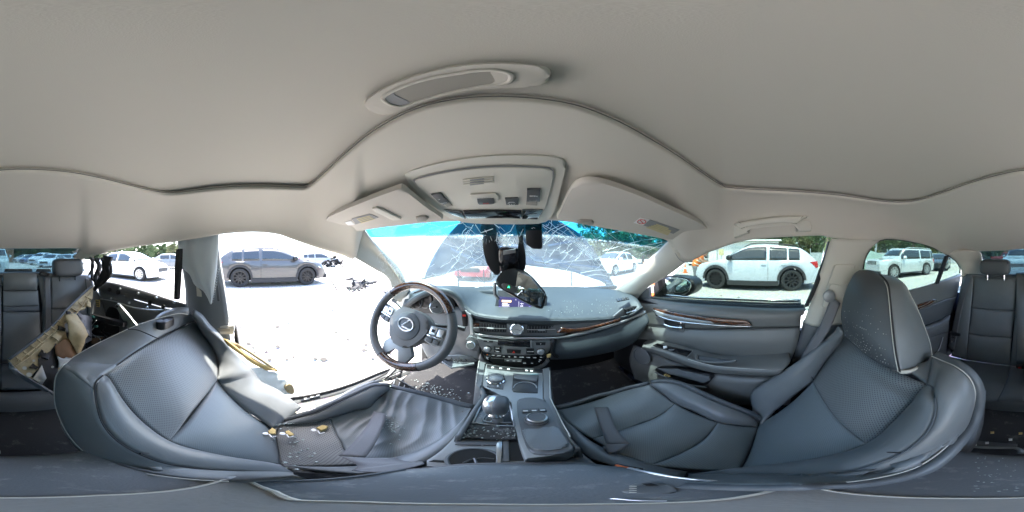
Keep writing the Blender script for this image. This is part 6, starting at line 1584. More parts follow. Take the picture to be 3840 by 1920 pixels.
# cushion
def zl(k, z, *ab): return [Z(k, a, b, z) for a, b in ab]
ci = T('N', (1105, 425, 'z', -.70), (1180, 500, 'z', -.69), (1250, 570, 'z', -.68), (1400, 690, 'z', -.68)) + T('O', (0, 690, 'z', -.69), (160, 745, 'z', -.70), (330, 800, 'z', -.71), (650, 862, 'z', -.73), (1110, 852, 'z', -.75))
co = T('O', (325, 97, 'z', -.64), (430, 180, 'z', -.66), (545, 266, 'z', -.68), (720, 345, 'z', -.70), (920, 430, 'z', -.72), (1130, 462, 'z', -.74), (1272, 472, 'z', -.76))
cb_ = T('O', (330, 88, 'z', -.62), (440, 78, 'z', -.61), (600, 108, 'z', -.61), (900, 245, 'z', -.64), (1200, 365, 'z', -.70), (1285, 438, 'z', -.75))
seamA = T('O', (545, 266, 'z', -.68), (380, 388, 'z', -.695), (200, 455, 'z', -.70), (55, 500, 'z', -.695)) + T('N', (1415, 664, 'z', -.69))
seamB = T('O', (920, 430, 'z', -.72), (800, 580, 'z', -.73), (600, 700, 'z', -.73), (340, 802, 'z', -.71))
frontc = T('O', (325, 97, 'z', -.64), (150, 140, 'z', -.66), (0, 185, 'z', -.67)) + T('N', (1450, 322, 'z', -.68), (1108, 424, 'z', -.70))
inA = T('N', (1450, 760, 'z', -.69)) 
panel('front_insert', [[frontc[0], co[1], co[2]], [frontc[1], T('O', (250, 280, 'z', -.675))[0], seamA[1]], [frontc[2], T('O', (80, 330, 'z', -.68))[0], seamA[2]], [frontc[4], ci[2], seamA[4]]], M['leather_blue'], ps_, .010, 2.5, 24, 30, .03)
panel('middle_insert', [seamA, seamB], M['leather_blue'], ps_, .016, 2.5, 30, 20, .03)
panel('rear_insert', [seamB, T('O', (1272, 472, 'z', -.76), (1235, 600, 'z', -.765), (1190, 720, 'z', -.765), (1110, 855, 'z', -.755))], M['leather_blue'], ps_, .010, 2.5, 30, 14, .03)
panel('cushion_bolster', [co, cb_], M['leather'], ps_, .022, 2.2, 40, 14, .03, px=8)
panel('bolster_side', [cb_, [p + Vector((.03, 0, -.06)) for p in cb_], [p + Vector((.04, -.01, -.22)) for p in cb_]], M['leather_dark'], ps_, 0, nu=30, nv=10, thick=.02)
stroke('bolster_piping', [p + Vector((0, 0, .003)) for p in cb_], .002, M['leather_dark'], ps_, 5, res=40)
inb = T('N', (1112, 440, 'z', -.72), (1160, 560, 'z', -.72), (1240, 680, 'z', -.71), (1310, 780, 'z', -.70), (1420, 850, 'z', -.69), (1560, 890, 'z', -.68), (1840, 975, 'z', -.67), (2034, 1015, 'z', -.67)) + T('O', (600, 935, 'z', -.67))
panel('inboard_bolster', [ci[:8], inb], M['leather'], ps_, .014, 2.2, 36, 10, .03, px=8)
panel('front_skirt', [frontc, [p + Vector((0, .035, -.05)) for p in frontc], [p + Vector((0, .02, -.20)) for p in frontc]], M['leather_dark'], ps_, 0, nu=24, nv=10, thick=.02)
lb = thing('seat_belt', 'short grey belt strap lying across the passenger cushion', 'seat belt', Z('N', 1550, 560, -.66))
strap('webbing', T('N', (1420, 402, 'z', -.672), (1440, 470, 'z', -.66), (1480, 590, 'z', -.655), (1525, 712, 'z', -.66)), T('N', (1538, 400, 'z', -.668), (1560, 460, 'z', -.655), (1600, 570, 'z', -.65), (1722, 708, 'z', -.655)), M['belt'], lb)
strap('folded_end', T('N', (1525, 712, 'z', -.66), (1505, 745, 'z', -.665), (1490, 730, 'z', -.67)), T('N', (1722, 708, 'z', -.655), (1600, 780, 'z', -.66), (1535, 792, 'z', -.67)), M['belt'], lb, 10)
bk = thing('belt_buckle', 'black seat belt buckle with a red release button beside the armrest', 'buckle', Z('N', 1700, 920, -.60))
plate('case', AX('N', 'z', -.60, (1588, 880), (1610, 872), (1835, 915), (1838, 968), (1820, 970), (1700, 935), (1600, 905)), M['black'], bk, .05, .004)
plate('release_button', AX('N', 'z', -.596, (1592, 888), (1612, 884), (1768, 918), (1745, 937), (1690, 934), (1600, 908)), M['orange'], bk, .004, .001)
stroke('chrome_edge', AX('N', 'z', -.594, (1590, 900), (1700, 940), (1742, 940), (1790, 918)), .0018, M['satin'], bk, 5)

# driver seat, reclined and without a headrest
ds = thing('driver_seat', 'driver seat of perforated black leather with its headrest gone', 'car seat', (-.38, .1, H - .95))
PD = Plane((-.3, .03, H - .75), (0, .80, .74))
d1 = T('L', (2285, 1000, 'x', -.10), (1780, 1050, 'x', -.10), (1500, 1035, 'x', -.10), (1200, 1000, 'x', -.10), (900, 940, 'x', -.10), (700, 850, 'x', -.10), (560, 720, 'x', -.10), (470, 570, 'x', -.10), (425, 420, 'x', -.105), (430, 250, 'x', -.11), (480, 160, 'x', -.12)) + T('A', (500, 1050, 'x', -.14), (560, 1000, 'x', -.18), (680, 930, 'x', -.235), (800, 870, 'x', -.293), (970, 790, 'x', -.363), (1100, 740, 'x', -.42), (1200, 710, 'x', -.476), (1340, 676, 'x', -.543), (1420, 682, 'x', -.585))
d2 = PD.pts('L', [(2285, 978), (2000, 976), (1700, 965), (1300, 912), (1080, 835), (900, 722), (800, 600), (752, 450), (738, 340), (750, 275), (805, 222)], .045)
d3 = PD.pts('L', [(2185, 915), (1960, 892), (1600, 822), (1310, 738), (1130, 612), (1000, 482), (900, 352), (820, 228)], .01)
d4 = PD.pts('L', [(2140, 640), (2050, 582), (1900, 482), (1760, 352), (1690, 258)], .012)
dtop = PD.pts('A', [(790, 1132), (900, 1055), (1000, 982), (1120, 905), (1250, 832), (1370, 772), (1470, 728)], .03)
d4u = PD.pts('A', [(1640, 1172), (1645, 1080), (1630, 980), (1600, 880), (1555, 800), (1510, 745), (1470, 728)], .02)
d5 = T('M', (412, 398, 'x', -.56)) + T('L', (2180, 342, 'x', -.60), (2040, 270, 'x', -.62), (1960, 170, 'x', -.63), (1840, 55, 'x', -.63)) + T('A', (1720, 920, 'x', -.63), (1640, 850, 'x', -.625), (1560, 788, 'x', -.62), (1500, 722, 'x', -.61), (1440, 688, 'x', -.60))
panel('outer_bolster', [d1[:12], d2[:11]], M['leather'], ds, .011, 3, 60, 14, .012, px=14)
panel('inner_bolster', [d2, d3 + [d2[-1]]], M['leather'], ds, .026, 2.2, 60, 14, .03, px=8)
csd = PD.pts('L', [(1310, 738), (1450, 600), (1580, 430), (1690, 258)], .008)
dcre = PD.pts('L', [(2185, 915), (2170, 800), (2150, 720), (2140, 640)], -.01)
panel('lower_insert', [dcre, csd], M['leather_blue'], ds, .020, 2.5, 30, 24, .02, px=4)
ul = PD.pts('L', [(1310, 738), (1130, 612), (1000, 482), (900, 352), (820, 228)], .01) + [dtop[0]]
ur = PD.pts('L', [(1690, 258)], .01) + d4u
panel('upper_insert', [ul, [dcre[0] * 0 + p for p in PD.pts('L', [(1500, 500), (1420, 350), (1330, 200), (1240, 60)], .03) + PD.pts('A', [(1120, 905)], .03)], ur], M['leather_perf'], ds, .008, 3, 34, 28, .02, px=3)
panel('top_yoke', [d1[11:], [p.lerp(q_, .5) + Vector((0, -.0, .014)) for p, q_ in zip(cr(d1[11:], 10), cr(dtop, 10))], dtop], M['leather'], ds, .006, 2.5, 40, 14, .03, px=8)
panel('yoke_corner', [[d1[10], d1[11], d1[12]], [d2[-3].lerp(d1[10], .5) + Vector((0, 0, .02)), d2[-2].lerp(d1[11], .5) + Vector((0, 0, .02)), dtop[1].lerp(d1[12], .5) + Vector((0, 0, .012))], [d2[-3], d2[-1], dtop[1]]], M['leather'], ds, 0, 2, 14, 10, .02)
stroke('yoke_seam', [PD.at('A', a, b, .05) for a, b in ((968, 792), (1040, 800), (1120, 832), (1200, 868))], .0022, M['seam'], ds, 5, res=14)
dbol = PD.pts('L', [(2140, 640), (2050, 582), (1900, 482), (1760, 352), (1690, 258)], .012) + d4u[:]
panel('outboard_bolster', [dbol, d5], M['leather'], ds, .028, 2.2, 50, 16, .03, px=9)
stroke('bolster_seam', [PD.at('L', a, b, o_) for a, b, o_ in ((1090, 832, .05), (1160, 828, .048), (1240, 808, .04), (1325, 766, .02))], .0022, M['seam'], ds, 5, res=12)
stroke('bolster_seam', [PD.at('A', a, b, o_) for a, b, o_ in ((1690, 1150, .03), (1740, 1100, .05), (1775, 1050, .075), (1790, 980, .085))], .0022, M['seam'], ds, 5, res=12)
stroke('edge_stitching', [p + (CAM - p).normalized() * .007 for p in cr(d1[1:], 70)], .0014, M['stitch'], ds, 5)
for nm, c_ in (('bolster_piping', d2), ('insert_piping', d3), ('insert_piping', dtop)):
    stroke(nm, [p + (CAM - p).normalized() * .002 for p in cr(c_, 50)], .0014, M['seam'], ds, 5)
for a, b in ((1248, 745), ):
    p = X('A', a, b, -.49)
    sk_ = plate('headrest_socket', [p + Vector((dx * 1.0, dy, .0)) for dx, dy in ((-.034, -.018), (.034, -.018), (.034, .018), (-.034, .018))], M['black'], ds, .03, .006, 24, face=(0, .2, 1), proud=.016)
    MB().lathe(p + Vector((0, 0, .0165)), (0, .2, 1), [(.012, 0), (.011, .0015), (.0095, .0005)], 18, False).build('socket_rim', M['button'], sk_)
p = X('A', 890, 925, -.345)
MB().lathe(p, (0, .3, 1), [(.018, -.01), (.018, .006), (.012, .008), (.009, .002)], 20).build('headrest_socket', M['leather_dark'], ds)
panel('side_cover', [d1[1:8], [p + Vector((.002, .006, -.012)) for p in d1[1:8]], [p + Vector((0, .025, -.06)) for p in d1[1:8]]], M['leather'], ds, 0, 2, 50, 8, .02)
bc = [Vector((x_, y_, H + z_)) for x_, y_, z_ in ((-.12, -.04, -.80), (-.12, -.30, -.66), (-.14, -.46, -.42))]
panel('back_shell', [bc, [p + Vector((-.24, -.05, .02)) for p in bc], [p + Vector((-.48, .02, .06)) for p in bc]], M['plastic'], ds, 0, nu=12, nv=12, thick=.03, eye=False)
# driver cushion
Zc = -.70
c_in_r = T('M', (1852, 412, 'z', -.64), (1800, 500, 'z', -.65), (1700, 615, 'z', -.66), (1500, 735, 'z', -.68), (1250, 825, 'z', -.70), (1020, 868, 'z', -.72), (700, 920, 'z', -.74), (230, 880, 'z', -.76))
c_out_r = T('M', (1868, 425, 'z', -.65), (1830, 520, 'z', -.64), (1750, 620, 'z', -.635), (1600, 755, 'z', -.64), (1430, 860, 'z', -.65), (1200, 930, 'z', -.66), (900, 960, 'z', -.67))
c_in_l = T('M', (1160, 236, 'z', -.62), (1050, 330, 'z', -.65), (975, 405, 'z', -.67), (850, 430, 'z', -.68), (650, 490, 'z', -.70), (500, 522, 'z', -.72), (200, 545, 'z', -.75))
c_out_l = T('M', (1158, 226, 'z', -.60), (1080, 222, 'z', -.59), (1000, 232, 'z', -.59), (850, 302, 'z', -.60), (700, 372, 'z', -.62), (520, 450, 'z', -.66), (380, 490, 'z', -.70), (250, 530, 'z', -.74))
cfr = T('M', (1160, 236, 'z', -.62), (1400, 292, 'z', -.62), (1600, 348, 'z', -.63), (1740, 388, 'z', -.635), (1852, 412, 'z', -.64))
def wrinkle(s, t, p):
    return (.0075 * (1 - abs(math.sin(p.x * 66 + p.y * 28 + 2.4 * noise.noise(p * 9))) ** .7) * (.6 + .8 * noise.noise(p * 7)) - .003) * max(0, min(1, (p.y - .08) * 6)) + .005 * noise.noise(p * 13)
tsm = T('M', (640, 545, 'z', -.70), (606, 590, 'z', -.71), (690, 690, 'z', -.72), (765, 755, 'z', -.725), (980, 880, 'z', -.72))
rows_f = [[c_in_l[0], c_in_l[1], c_in_l[2], c_in_l[3], c_in_l[4]], T('M', (1400, 292, 'z', -.62), (1280, 400, 'z', -.66), (1150, 480, 'z', -.68), (950, 540, 'z', -.70), (690, 600, 'z', -.715)), T('M', (1600, 348, 'z', -.63), (1480, 470, 'z', -.665), (1330, 560, 'z', -.685), (1080, 640, 'z', -.70), (740, 690, 'z', -.72)), T('M', (1740, 388, 'z', -.635), (1640, 510, 'z', -.66), (1480, 640, 'z', -.68), (1200, 730, 'z', -.70), (790, 780, 'z', -.725)), [c_in_r[0], c_in_r[2], c_in_r[3], c_in_r[4], c_in_r[5]]]
panel('front_insert', rows_f, M['leather_blue'], ds, .004, 2.5, 50, 50, .03, disp=wrinkle)
panel('rear_insert', [[c_in_l[4], T('M', (690, 600, 'z', -.715))[0], T('M', (740, 690, 'z', -.72))[0], T('M', (790, 780, 'z', -.725))[0], c_in_r[5]], T('M', (200, 545, 'z', -.755), (190, 640, 'z', -.76), (200, 720, 'z', -.76), (215, 800, 'z', -.76), (235, 890, 'z', -.755))], M['leather_perf'], ds, .008, 2.5, 34, 26, .03)
panel('inboard_bolster', [c_in_r, c_out_r], M['leather'], ds, .016, 2.2, 40, 12, .03, px=8)
panel('outboard_bolster', [c_in_l, c_out_l], M['leather'], ds, .02, 2.2, 40, 12, .03, px=8)
panel('front_skirt', [cfr, [p + Vector((0, .03, -.05)) for p in cfr], [p + Vector((0, .0, -.22)) for p in cfr]], M['leather_dark'], ds, 0, nu=24, nv=10, thick=.02)
panel('bolster_side', [c_out_l, [p + Vector((-.02, 0, -.06)) for p in c_out_l], [p + Vector((-.02, 0, -.22)) for p in c_out_l]], M['leather_dark'], ds, 0, nu=30, nv=10, thick=.02, eye=False)
stroke('bolster_piping', [p + Vector((0, 0, .003)) for p in c_out_l], .002, M['seam'], ds, 5, res=30)
stroke('bolster_piping', [p + Vector((0, 0, .003)) for p in c_in_r[:5]], .0018, M['seam'], ds, 5, res=30)
db = thing('seat_belt', 'slack seat belt looped across the driver cushion', 'seat belt', Z('M', 1000, 650, -.66))
strap('webbing', T('M', (1020, 432, 'z', -.662), (985, 520, 'z', -.658), (900, 640, 'z', -.655), (720, 810, 'z', -.66)), T('M', (1124, 456, 'z', -.655), (1105, 540, 'z', -.648), (1055, 660, 'z', -.645), (945, 826, 'z', -.65)), M['belt'], db)
strap('folded_run', T('M', (745, 818, 'z', -.655), (830, 860, 'z', -.645), (880, 900, 'z', -.64), (830, 938, 'z', -.635)), T('M', (1200, 826, 'z', -.64), (1300, 860, 'z', -.63), (1400, 872, 'z', -.62), (1140, 956, 'z', -.61)), M['belt'], db)
# ------------------------------------------------------------------ centre console
cc_ = thing('centre_console', 'centre console with shifter, knobs, cup holder and dusty trim', 'centre console', (0, .35, H - .9))
PC = Plane((0, .45, H - .525), (0, -.06, 1))
def cn_(name, pts, m, th=.02, bv=.003, sm=0, off=0, seg=2): return plate(name, PC.pts('N', pts, off), m, cc_, th, bv, sm, seg)
cn_('main_panel', [(505, 32), (985, 72), (990, 330), (985, 335), (1060, 420), (1250, 755), (1190, 785), (1050, 800), (835, 846), (770, 640), (735, 470), (730, 352), (690, 322), (560, 262), (465, 218), (470, 120)], M['satin'], .10, .004)
cn_('button_row', [(512, 38), (980, 76), (978, 104), (508, 66)], M['black'], .004, .001, 0, .0035)
for a, b in ((560, 62), (628, 70), (694, 76), (848, 88), (890, 92)): cn_('seat_symbol', [(a - 12, b - 6), (a + 10, b - 4), (a + 10, b + 6), (a - 12, b + 5)], M['print'], .0006, 0, 0, .0045)
cn_('mode_plate', [(522, 105), (530, 100), (655, 112), (648, 245), (510, 225)], M['plastic'], .004, .001, 0, .004)
mk_ = PC.at('N', 585, 168, .004)
MB().lathe(mk_, PC.n, [(.031, 0), (.030, .004), (.026, .005), (.025, .018), (.021, .021), (.001, .022)], 32).build('mode_knob', M['satin'], cc_)
MB().lathe(mk_, PC.n, [(.0315, .001), (.0315, .005), (.0285, .006)], 32, False).build('knob_ring', M['chrome'], cc_)
for a, b, w_ in ((545, 122, 16), (580, 116, 22), (618, 126, 20)): cn_('mode_print', [(a, b), (a + w_, b + 2), (a + w_, b + 6), (a, b + 4)], M['print'], .0005, 0, 0, .0055)
cn_('mode_button', [(580, 205), (625, 210), (622, 235), (578, 230)], M['button'], .003, .001, 16, .006); cn_('seat_symbol', [(596, 211), (608, 212), (608, 226), (596, 225)], M['print'], .0005, 0, 0, .007)
# open tray
cn_('tray_hollow', [(735, 112), (948, 130), (942, 278), (735, 268), (722, 250)], M['black'], .004, .001, 0, .003)
cn_('tray_lid', [(738, 114), (946, 132), (930, 176), (740, 154)], M['plastic'], .012, .003, 0, .012)
rp = [PC.at('N', 835 + 98 * math.cos(a), 238 + 52 * math.sin(a), .005) for a in [math.pi + math.pi * i / 14 for i in range(15)]]
stroke('tray_rim', rp, .0022, M['satin'], cc_, 6)
# touch controller
cn_('controller_pad', [(768, 345), (800, 322), (900, 318), (990, 332), (1040, 390), (1130, 560), (1250, 752), (1200, 780), (1050, 800), (930, 800), (880, 780), (845, 730), (800, 600), (768, 430)], M['plastic'], .02, .005, 60, .006)
cn_('palm_rest', [(812, 590), (860, 580), (1000, 580), (1090, 555), (1140, 610), (1192, 700), (1185, 735), (1080, 760), (940, 765), (880, 735), (840, 670)], M['leather'], .02, .006, 50, .012, 3)
for k in range(3): cn_('controller_key', [(806 + 70 * k, 412 - 3 * k), (868 + 70 * k, 410 - 3 * k), (874 + 73 * k, 440 - 4 * k), (812 + 72 * k, 445 - 4 * k)], M['button'], .004, .001, 0, .011); cn_('key_print', [(818 + 72 * k, 428 - 3 * k), (858 + 72 * k, 426 - 3 * k), (859 + 72 * k, 433 - 3 * k), (820 + 72 * k, 435 - 3 * k)], M['print'], .0005, 0, 0, .012)
kk = PC.at('N', 932, 508, .008)
MB().lathe(kk, PC.n, [(.026, 0), (.025, .006), (.0215, .008), (.0215, .020), (.0185, .023), (.001, .0225)], 32).build('controller_knob', M['button'], cc_)
MB().lathe(kk, PC.n, [(.0222, .018), (.0222, .0225), (.0190, .0245), (.0185, .0232)], 32, False).build('knob_ring', M['silver'], cc_)
# stitched knee pads either side
for nm, pts in (('knee_pad', [(440, 0), (500, 20), (505, 32), (468, 120), (463, 215), (455, 238), (415, 215), (410, 200), (418, 120)]), ('knee_pad', [(985, 70), (1045, 60), (1048, 330), (1100, 430), (1205, 640), (1300, 745), (1255, 755), (1060, 420), (992, 335)])): cn_(nm, pts, M['leather'], .12, .006, 0, .004)
stroke('knee_stitch', PC.pts('N', [(445, 5), (432, 90), (420, 190)], .011), .0014, M['stitch'], cc_, 5); stroke('knee_stitch', PC.pts('N', [(1043, 90), (1046, 320), (1100, 425), (1200, 615), (1215, 650)], .011), .0014, M['stitch'], cc_, 5)
# shifter
PL_ = Plane((0, .3, H - .56), (0, -.06, 1))
def cs2(name, pts, m, th=.02, bv=.003, sm=0, off=0): return plate(name, PL_.pts('N', pts, off), m, cc_, th, bv, sm)
M['dusty'] = mat('dusty_black_gloss', (.035, .040, .045), .3, coat=.4, dirt=(.42, .44, .44, .50, .6), dscale=55)
cs2('shifter_bed', [(470, 255), (700, 330), (738, 480), (765, 665), (240, 642), (330, 520), (400, 400)], M['dusty'], .10, .003)
stroke('shifter_frame', PL_.pts('N', [(500, 290), (450, 400), (390, 532), (740, 560), (720, 430), (690, 345)], .004), .003, M['silver'], cc_, 6)
stroke('gate_frame', PL_.pts('N', [(530, 440), (500, 470), (478, 505), (490, 518), (600, 530), (720, 530)], .004), .0025, M['satin'], cc_, 6, res=24)
cs2('gate_slot', [(530, 445), (700, 440), (720, 530), (500, 515)], M['black'], .004, .001, 0, .002)
gl = thing('gear_lever', 'chrome-shouldered gear lever knob in bright sun on the console', 'gear lever', PL_.at('N', 600, 500))
base = PL_.at('N', 605, 520, .0); tp = Z('N', 582, 385, -.47)
MB().tube([base, base.lerp(tp, .45)], [.012, .011], 12).build('shaft', M['satin'], gl)
V, F = rounded(tp, .028, .030, .034, Vector((1, 0, 0)), Vector((0, 1, 0)), Vector((0, .12, 1)).normalized(), 2.7, taper=.10)
mk('knob', V, F, M['silver'], gl)
V, F = rounded(tp + Vector((.010, -.003, .003)), .0215, .0288, .033, Vector((1, 0, 0)), Vector((0, 1, 0)), Vector((0, .12, 1)).normalized(), 2.7, taper=.10)
mk('leather_side', V, F, M['leather_dark'], gl)
MB().lathe(base.lerp(tp, .40), tp - base, [(.018, 0), (.022, .01), (.016, .022)], 18).build('collar', M['chrome'], gl)
# cup holder
PH = Plane((0, .2, H - .585), (0, -.04, 1))
def ch(name, pts, m, th=.02, bv=.003, sm=0, off=0): return plate(name, PH.pts('N', pts, off), m, cc_, th, bv, sm)
ch('cup_holder_deck', [(240, 642), (765, 668), (835, 846), (860, 900), (0, 900), (0, 850)], M['satin'], .08, .002)
ch('cup_holder_lid', [(248, 672), (620, 690), (622, 720), (240, 712)], M['plastic'], .012, .003, 0, .008)
ch('dark_slot', [(690, 680), (768, 676), (832, 852), (700, 856)], M['black'], .004, 0, 0, .003)
ch('sliding_edge', [(640, 690), (700, 682), (706, 856), (640, 860)], M['plastic'], .012, .003, 0, .007)
ch('hinge', [(612, 680), (640, 680), (638, 735), (630, 870), (585, 872), (600, 740), (588, 736), (592, 705), (608, 702)], M['silver'], .008, .002, 0, .009)
cpn = [PH.at('N', 400 + 232 * math.cos(a), 850 + 100 * math.sin(a), .003) for a in [2 * math.pi * i / 40 for i in range(40)]]
plate('cup_hollow', cpn, M['black'], cc_, .003, 0)
stroke('cup_rim', [p + Vector((0, 0, .001)) for p in cpn], .003, M['plastic'], cc_, 6, True)
stroke('cup_rib', PH.pts('N', [(405, 830), (420, 872)], .006), .002, M['metal'], cc_, 5); stroke('cup_floor_arc', PH.pts('N', [(310, 872), (370, 845), (470, 830), (570, 838)], .0055), .0018, M['metal'], cc_, 5, res=14)
plate('side_catch', PH.pts('N', [(20, 858), (60, 842), (140, 848), (160, 868)], .004), M['black'], cc_, .02, .002)
# console flanks down to the floor
MB().add([(-.10, .60, H - 1.0), (.11, .60, H - 1.0), (.11, .12, H - 1.0), (-.10, .12, H - 1.0), (-.095, .62, H - .66), (.105, .62, H - .66), (.085, .12, H - .64), (-.085, .12, H - .64)], [(0, 1, 2, 3), (7, 6, 5, 4), (0, 4, 5, 1), (1, 5, 6, 2), (2, 6, 7, 3), (3, 7, 4, 0)]).build('flank', M['plastic'], cc_, False)
panel('flank_wall', [PC.pts('N', [(441, 10), (412, 200), (455, 240), (470, 300), (400, 400), (300, 560), (240, 650)]), [p + Vector((-.02, 0, -.4)) for p in PC.pts('N', [(441, 10), (412, 200), (455, 240), (470, 300), (400, 400), (300, 560), (240, 650)])]], M['plastic'], cc_, 0, thick=.01)
panel('flank_wall', [PC.pts('N', [(1046, 62), (1048, 330), (1100, 430), (1205, 640), (1300, 745)]), [p + Vector((.02, 0, -.4)) for p in PC.pts('N', [(1046, 62), (1048, 330), (1100, 430), (1205, 640), (1300, 745)])]], M['plastic'], cc_, 0, thick=.01, eye=False)
# armrest lid right under the viewer
al = thing('console_box', 'dusty leather centre armrest lid seen from straight above', 'armrest', (0, -.03, H - .62))
fr_ = T('N', (-700, 985, 'z', -.575), (-250, 925, 'z', -.572), (0, 898, 'z', -.57), (220, 890, 'z', -.568), (450, 890, 'z', -.565), (700, 878, 'z', -.565), (1000, 855, 'z', -.568), (1300, 812, 'z', -.572))
lidA = [Vector((-.100, .115, H - .575)), Vector((-.06, .158, H - .570)), Vector((0, .172, H - .568)), Vector((.06, .165, H - .570)), Vector((.098, .125, H - .575))]
lidB = [Vector((x_, .10 if abs(x_) < .09 else .08, H - .555)) for x_ in (-.103, -.055, 0, .052, .098)]
lidC = [Vector((x_, -.05, H - .553)) for x_ in (-.106, -.056, 0, .050, .100)]
lidD = [Vector((x_, -.19, H - .56)) for x_ in (-.106, -.058, 0, .048, .098)]
lidE = [Vector((x_, -.212, H - .60)) for x_ in (-.10, -.058, 0, .048, .094)]
M['lid'] = mat('dusty_lid_leather', (.125, .138, .148), .5, bump=.16, bscale=420, var=.14, vscale=12, dirt=(.45, .45, .43, .55, .5), dscale=40)
panel('lid', [lidA, lidB, lidC, lidD, lidE], M['lid'], al, .004, 2, 30, 40, .03)
MB().box((-.003, -.02, H - .72), (.185, .34, .24)).build('box', M['plastic'], al, False)
stroke('lid_piping', [p + Vector((0, 0, .002)) for p in (lidA[0], lidB[0], lidC[0], lidD[0])], .003, M['leather_dark'], al, 6, res=24); stroke('lid_piping', [p + Vector((0, 0, .002)) for p in (lidA[-1], lidB[-1], lidC[-1], lidD[-1])], .003, M['silver'], al, 6, res=24)  # right-hand piping is silver to paint the white highlight along that edge
panel('front_lip', [[p + Vector((0, .003, -.002)) for p in lidA], [p + Vector((0, .012, -.018)) for p in lidA]], M['belt'], al, .002, 2, 24, 5, .006)
lt_ = Z('O', 230, 1010, -.548)
lp = AX('O', 'z', -.549, (150, 985), (210, 962), (420, 962), (520, 1000), (560, 1050), (400, 1060), (150, 1058), (60, 1040))
plate('latch', lp, M['plastic'], al, .012, .003, 24)
plate('latch_hollow', AX('O', 'z', -.5455, (240, 968), (330, 964), (400, 985), (290, 988)), M['black'], al, .002, .0005)
stroke('latch_edge', AX('O', 'z', -.546, (0, 1098), (250, 1118), (470, 1120)), .0018, M['silver'], al, 5)
for k in range(4): stroke('latch_rib', AX('O', 'z', -.5455, (140, 990 + 18 * k), (205, 992 + 18 * k)), .0012, M['trim'], al, 5)
st = thing('nadir_patch', 'flat grey plate made up for the blank patch below the camera', 'patch', (0, 0, H - .55))  # made-up plate filling the grey nadir patch, not a real stand
fz = -.546
pad = AX('W', 'z', fz, (0, 1252), (250, 1246), (420, 1236), (560, 1208), (612, 1198), (690, 1236), (740, 1258), (900, 1262), (1200, 1268), (1500, 1268), (1750, 1262), (1880, 1248), (1990, 1214), (2030, 1220), (2150, 1243), (2300, 1252), (2450, 1254))
M['pad'] = mat('grey_pad', (.27, .265, .25), .8, bump=.2, bscale=300, var=.06)
plate('pad', pad, M['pad'], st, .006, .002)
stroke('hem', [p + Vector((0, 0, .0015)) for p in pad], .0022, M['trim'], st, 6, True)
bk2 = thing('seat_belt', 'folded belt end wedged between driver seat and armrest', 'seat belt', Z('M', 1000, 930, -.60))
strap('webbing', T('M', (840, 930, 'z', -.605), (1000, 905, 'z', -.60), (1200, 880, 'z', -.595), (1430, 858, 'z', -.59)), T('M', (900, 945, 'z', -.60), (1130, 955, 'z', -.59), (1290, 925, 'z', -.588), (1450, 880, 'z', -.585)), M['belt'], bk2)

# ------------------------------------------------------------------ floor, sill, shell
ff = thing('cabin_floor', 'dark dusty carpet floor of the car under dash and seats', 'floor', (0, 0, H - .98))
V, F = [], []
nx, ny = 30, 50
for j in range(ny + 1):
    for i in range(nx + 1):
        x_ = -.66 + 1.30 * i / nx; y_ = -1.0 + 2.0 * j / ny
        z_ = H - .955 + .10 * max((y_ - .7) / .3, 0) + .012 * noise.noise(Vector((x_ * 5, y_ * 5, 0)))
        V.append((x_, y_, z_))
for j in range(ny):
    for i in range(nx): F.append((j * (nx + 1) + i, j * (nx + 1) + i + 1, (j + 1) * (nx + 1) + i + 1, (j + 1) * (nx + 1) + i))
o = mk('carpet', V, F, M['carpet'], ff); md = o.modifiers.new("thickness", 'SOLIDIFY'); md.thickness = .03; md.offset = -1
bs = thing('body_shell', 'dark blue wrecked body shell around the cabin', 'car body', (0, 0, .2))
MB().box((-.01, 1.02, H - .62), (1.36, .05, .80)).build('firewall', M['black'], bs, False)
MB().box((.70, .1, H - 1.0), (.16, 2.4, .22)).build('sill', M['navy'], bs, False)
MB().box((-.01, -1.75, H - .66), (1.40, .9, .66)).build('rear_body', M['navy'], bs, False)
MB().box((.735, -1.3, H - .64), (.08, 1.2, .62)).build('quarter_panel', M['navy'], bs, False)
MB().box((-.735, -1.45, H - .64), (.06, .9, .62)).build('quarter_panel', M['navy'], bs, False)
for nm, c, sz in (('kick_side', (.655, .80, H - .62), (.03, .46, .72)), ('inner_side', (.70, -.35, H - .66), (.03, 2.4, .64)), ('bulkhead', (-.03, -1.30, H - .62), (1.22, .05, .80)), ('inner_side', (-.70, -1.1, H - .66), (.03, .5, .64))): MB().box(c, sz).build(nm, M['black'], bs, False)
# roof skin outside, its rim spread wider to shade the driver seat
V = []; F = []
for s_, dz in ((1.19, -.01), (1.08, .03), (.8, .065), (.4, .085), (.05, .09)): V += [Vector((p.x * s_, p.y * s_, H + (p.z - H) * 1.19 + .014 if s_ > 1.1 else (p.z + .06 if s_ > 1 else H + .18 + dz))) for p in r1]
for j in range(4):
    for i in range(NA): F.append((j * NA + i, (j + 1) * NA + i, (j + 1) * NA + (i + 1) % NA, j * NA + (i + 1) % NA))
F.append(tuple(4 * NA + i for i in range(NA)))
o = mk('roof_skin', V, F, M['navy'], bs); solid(o, .004)
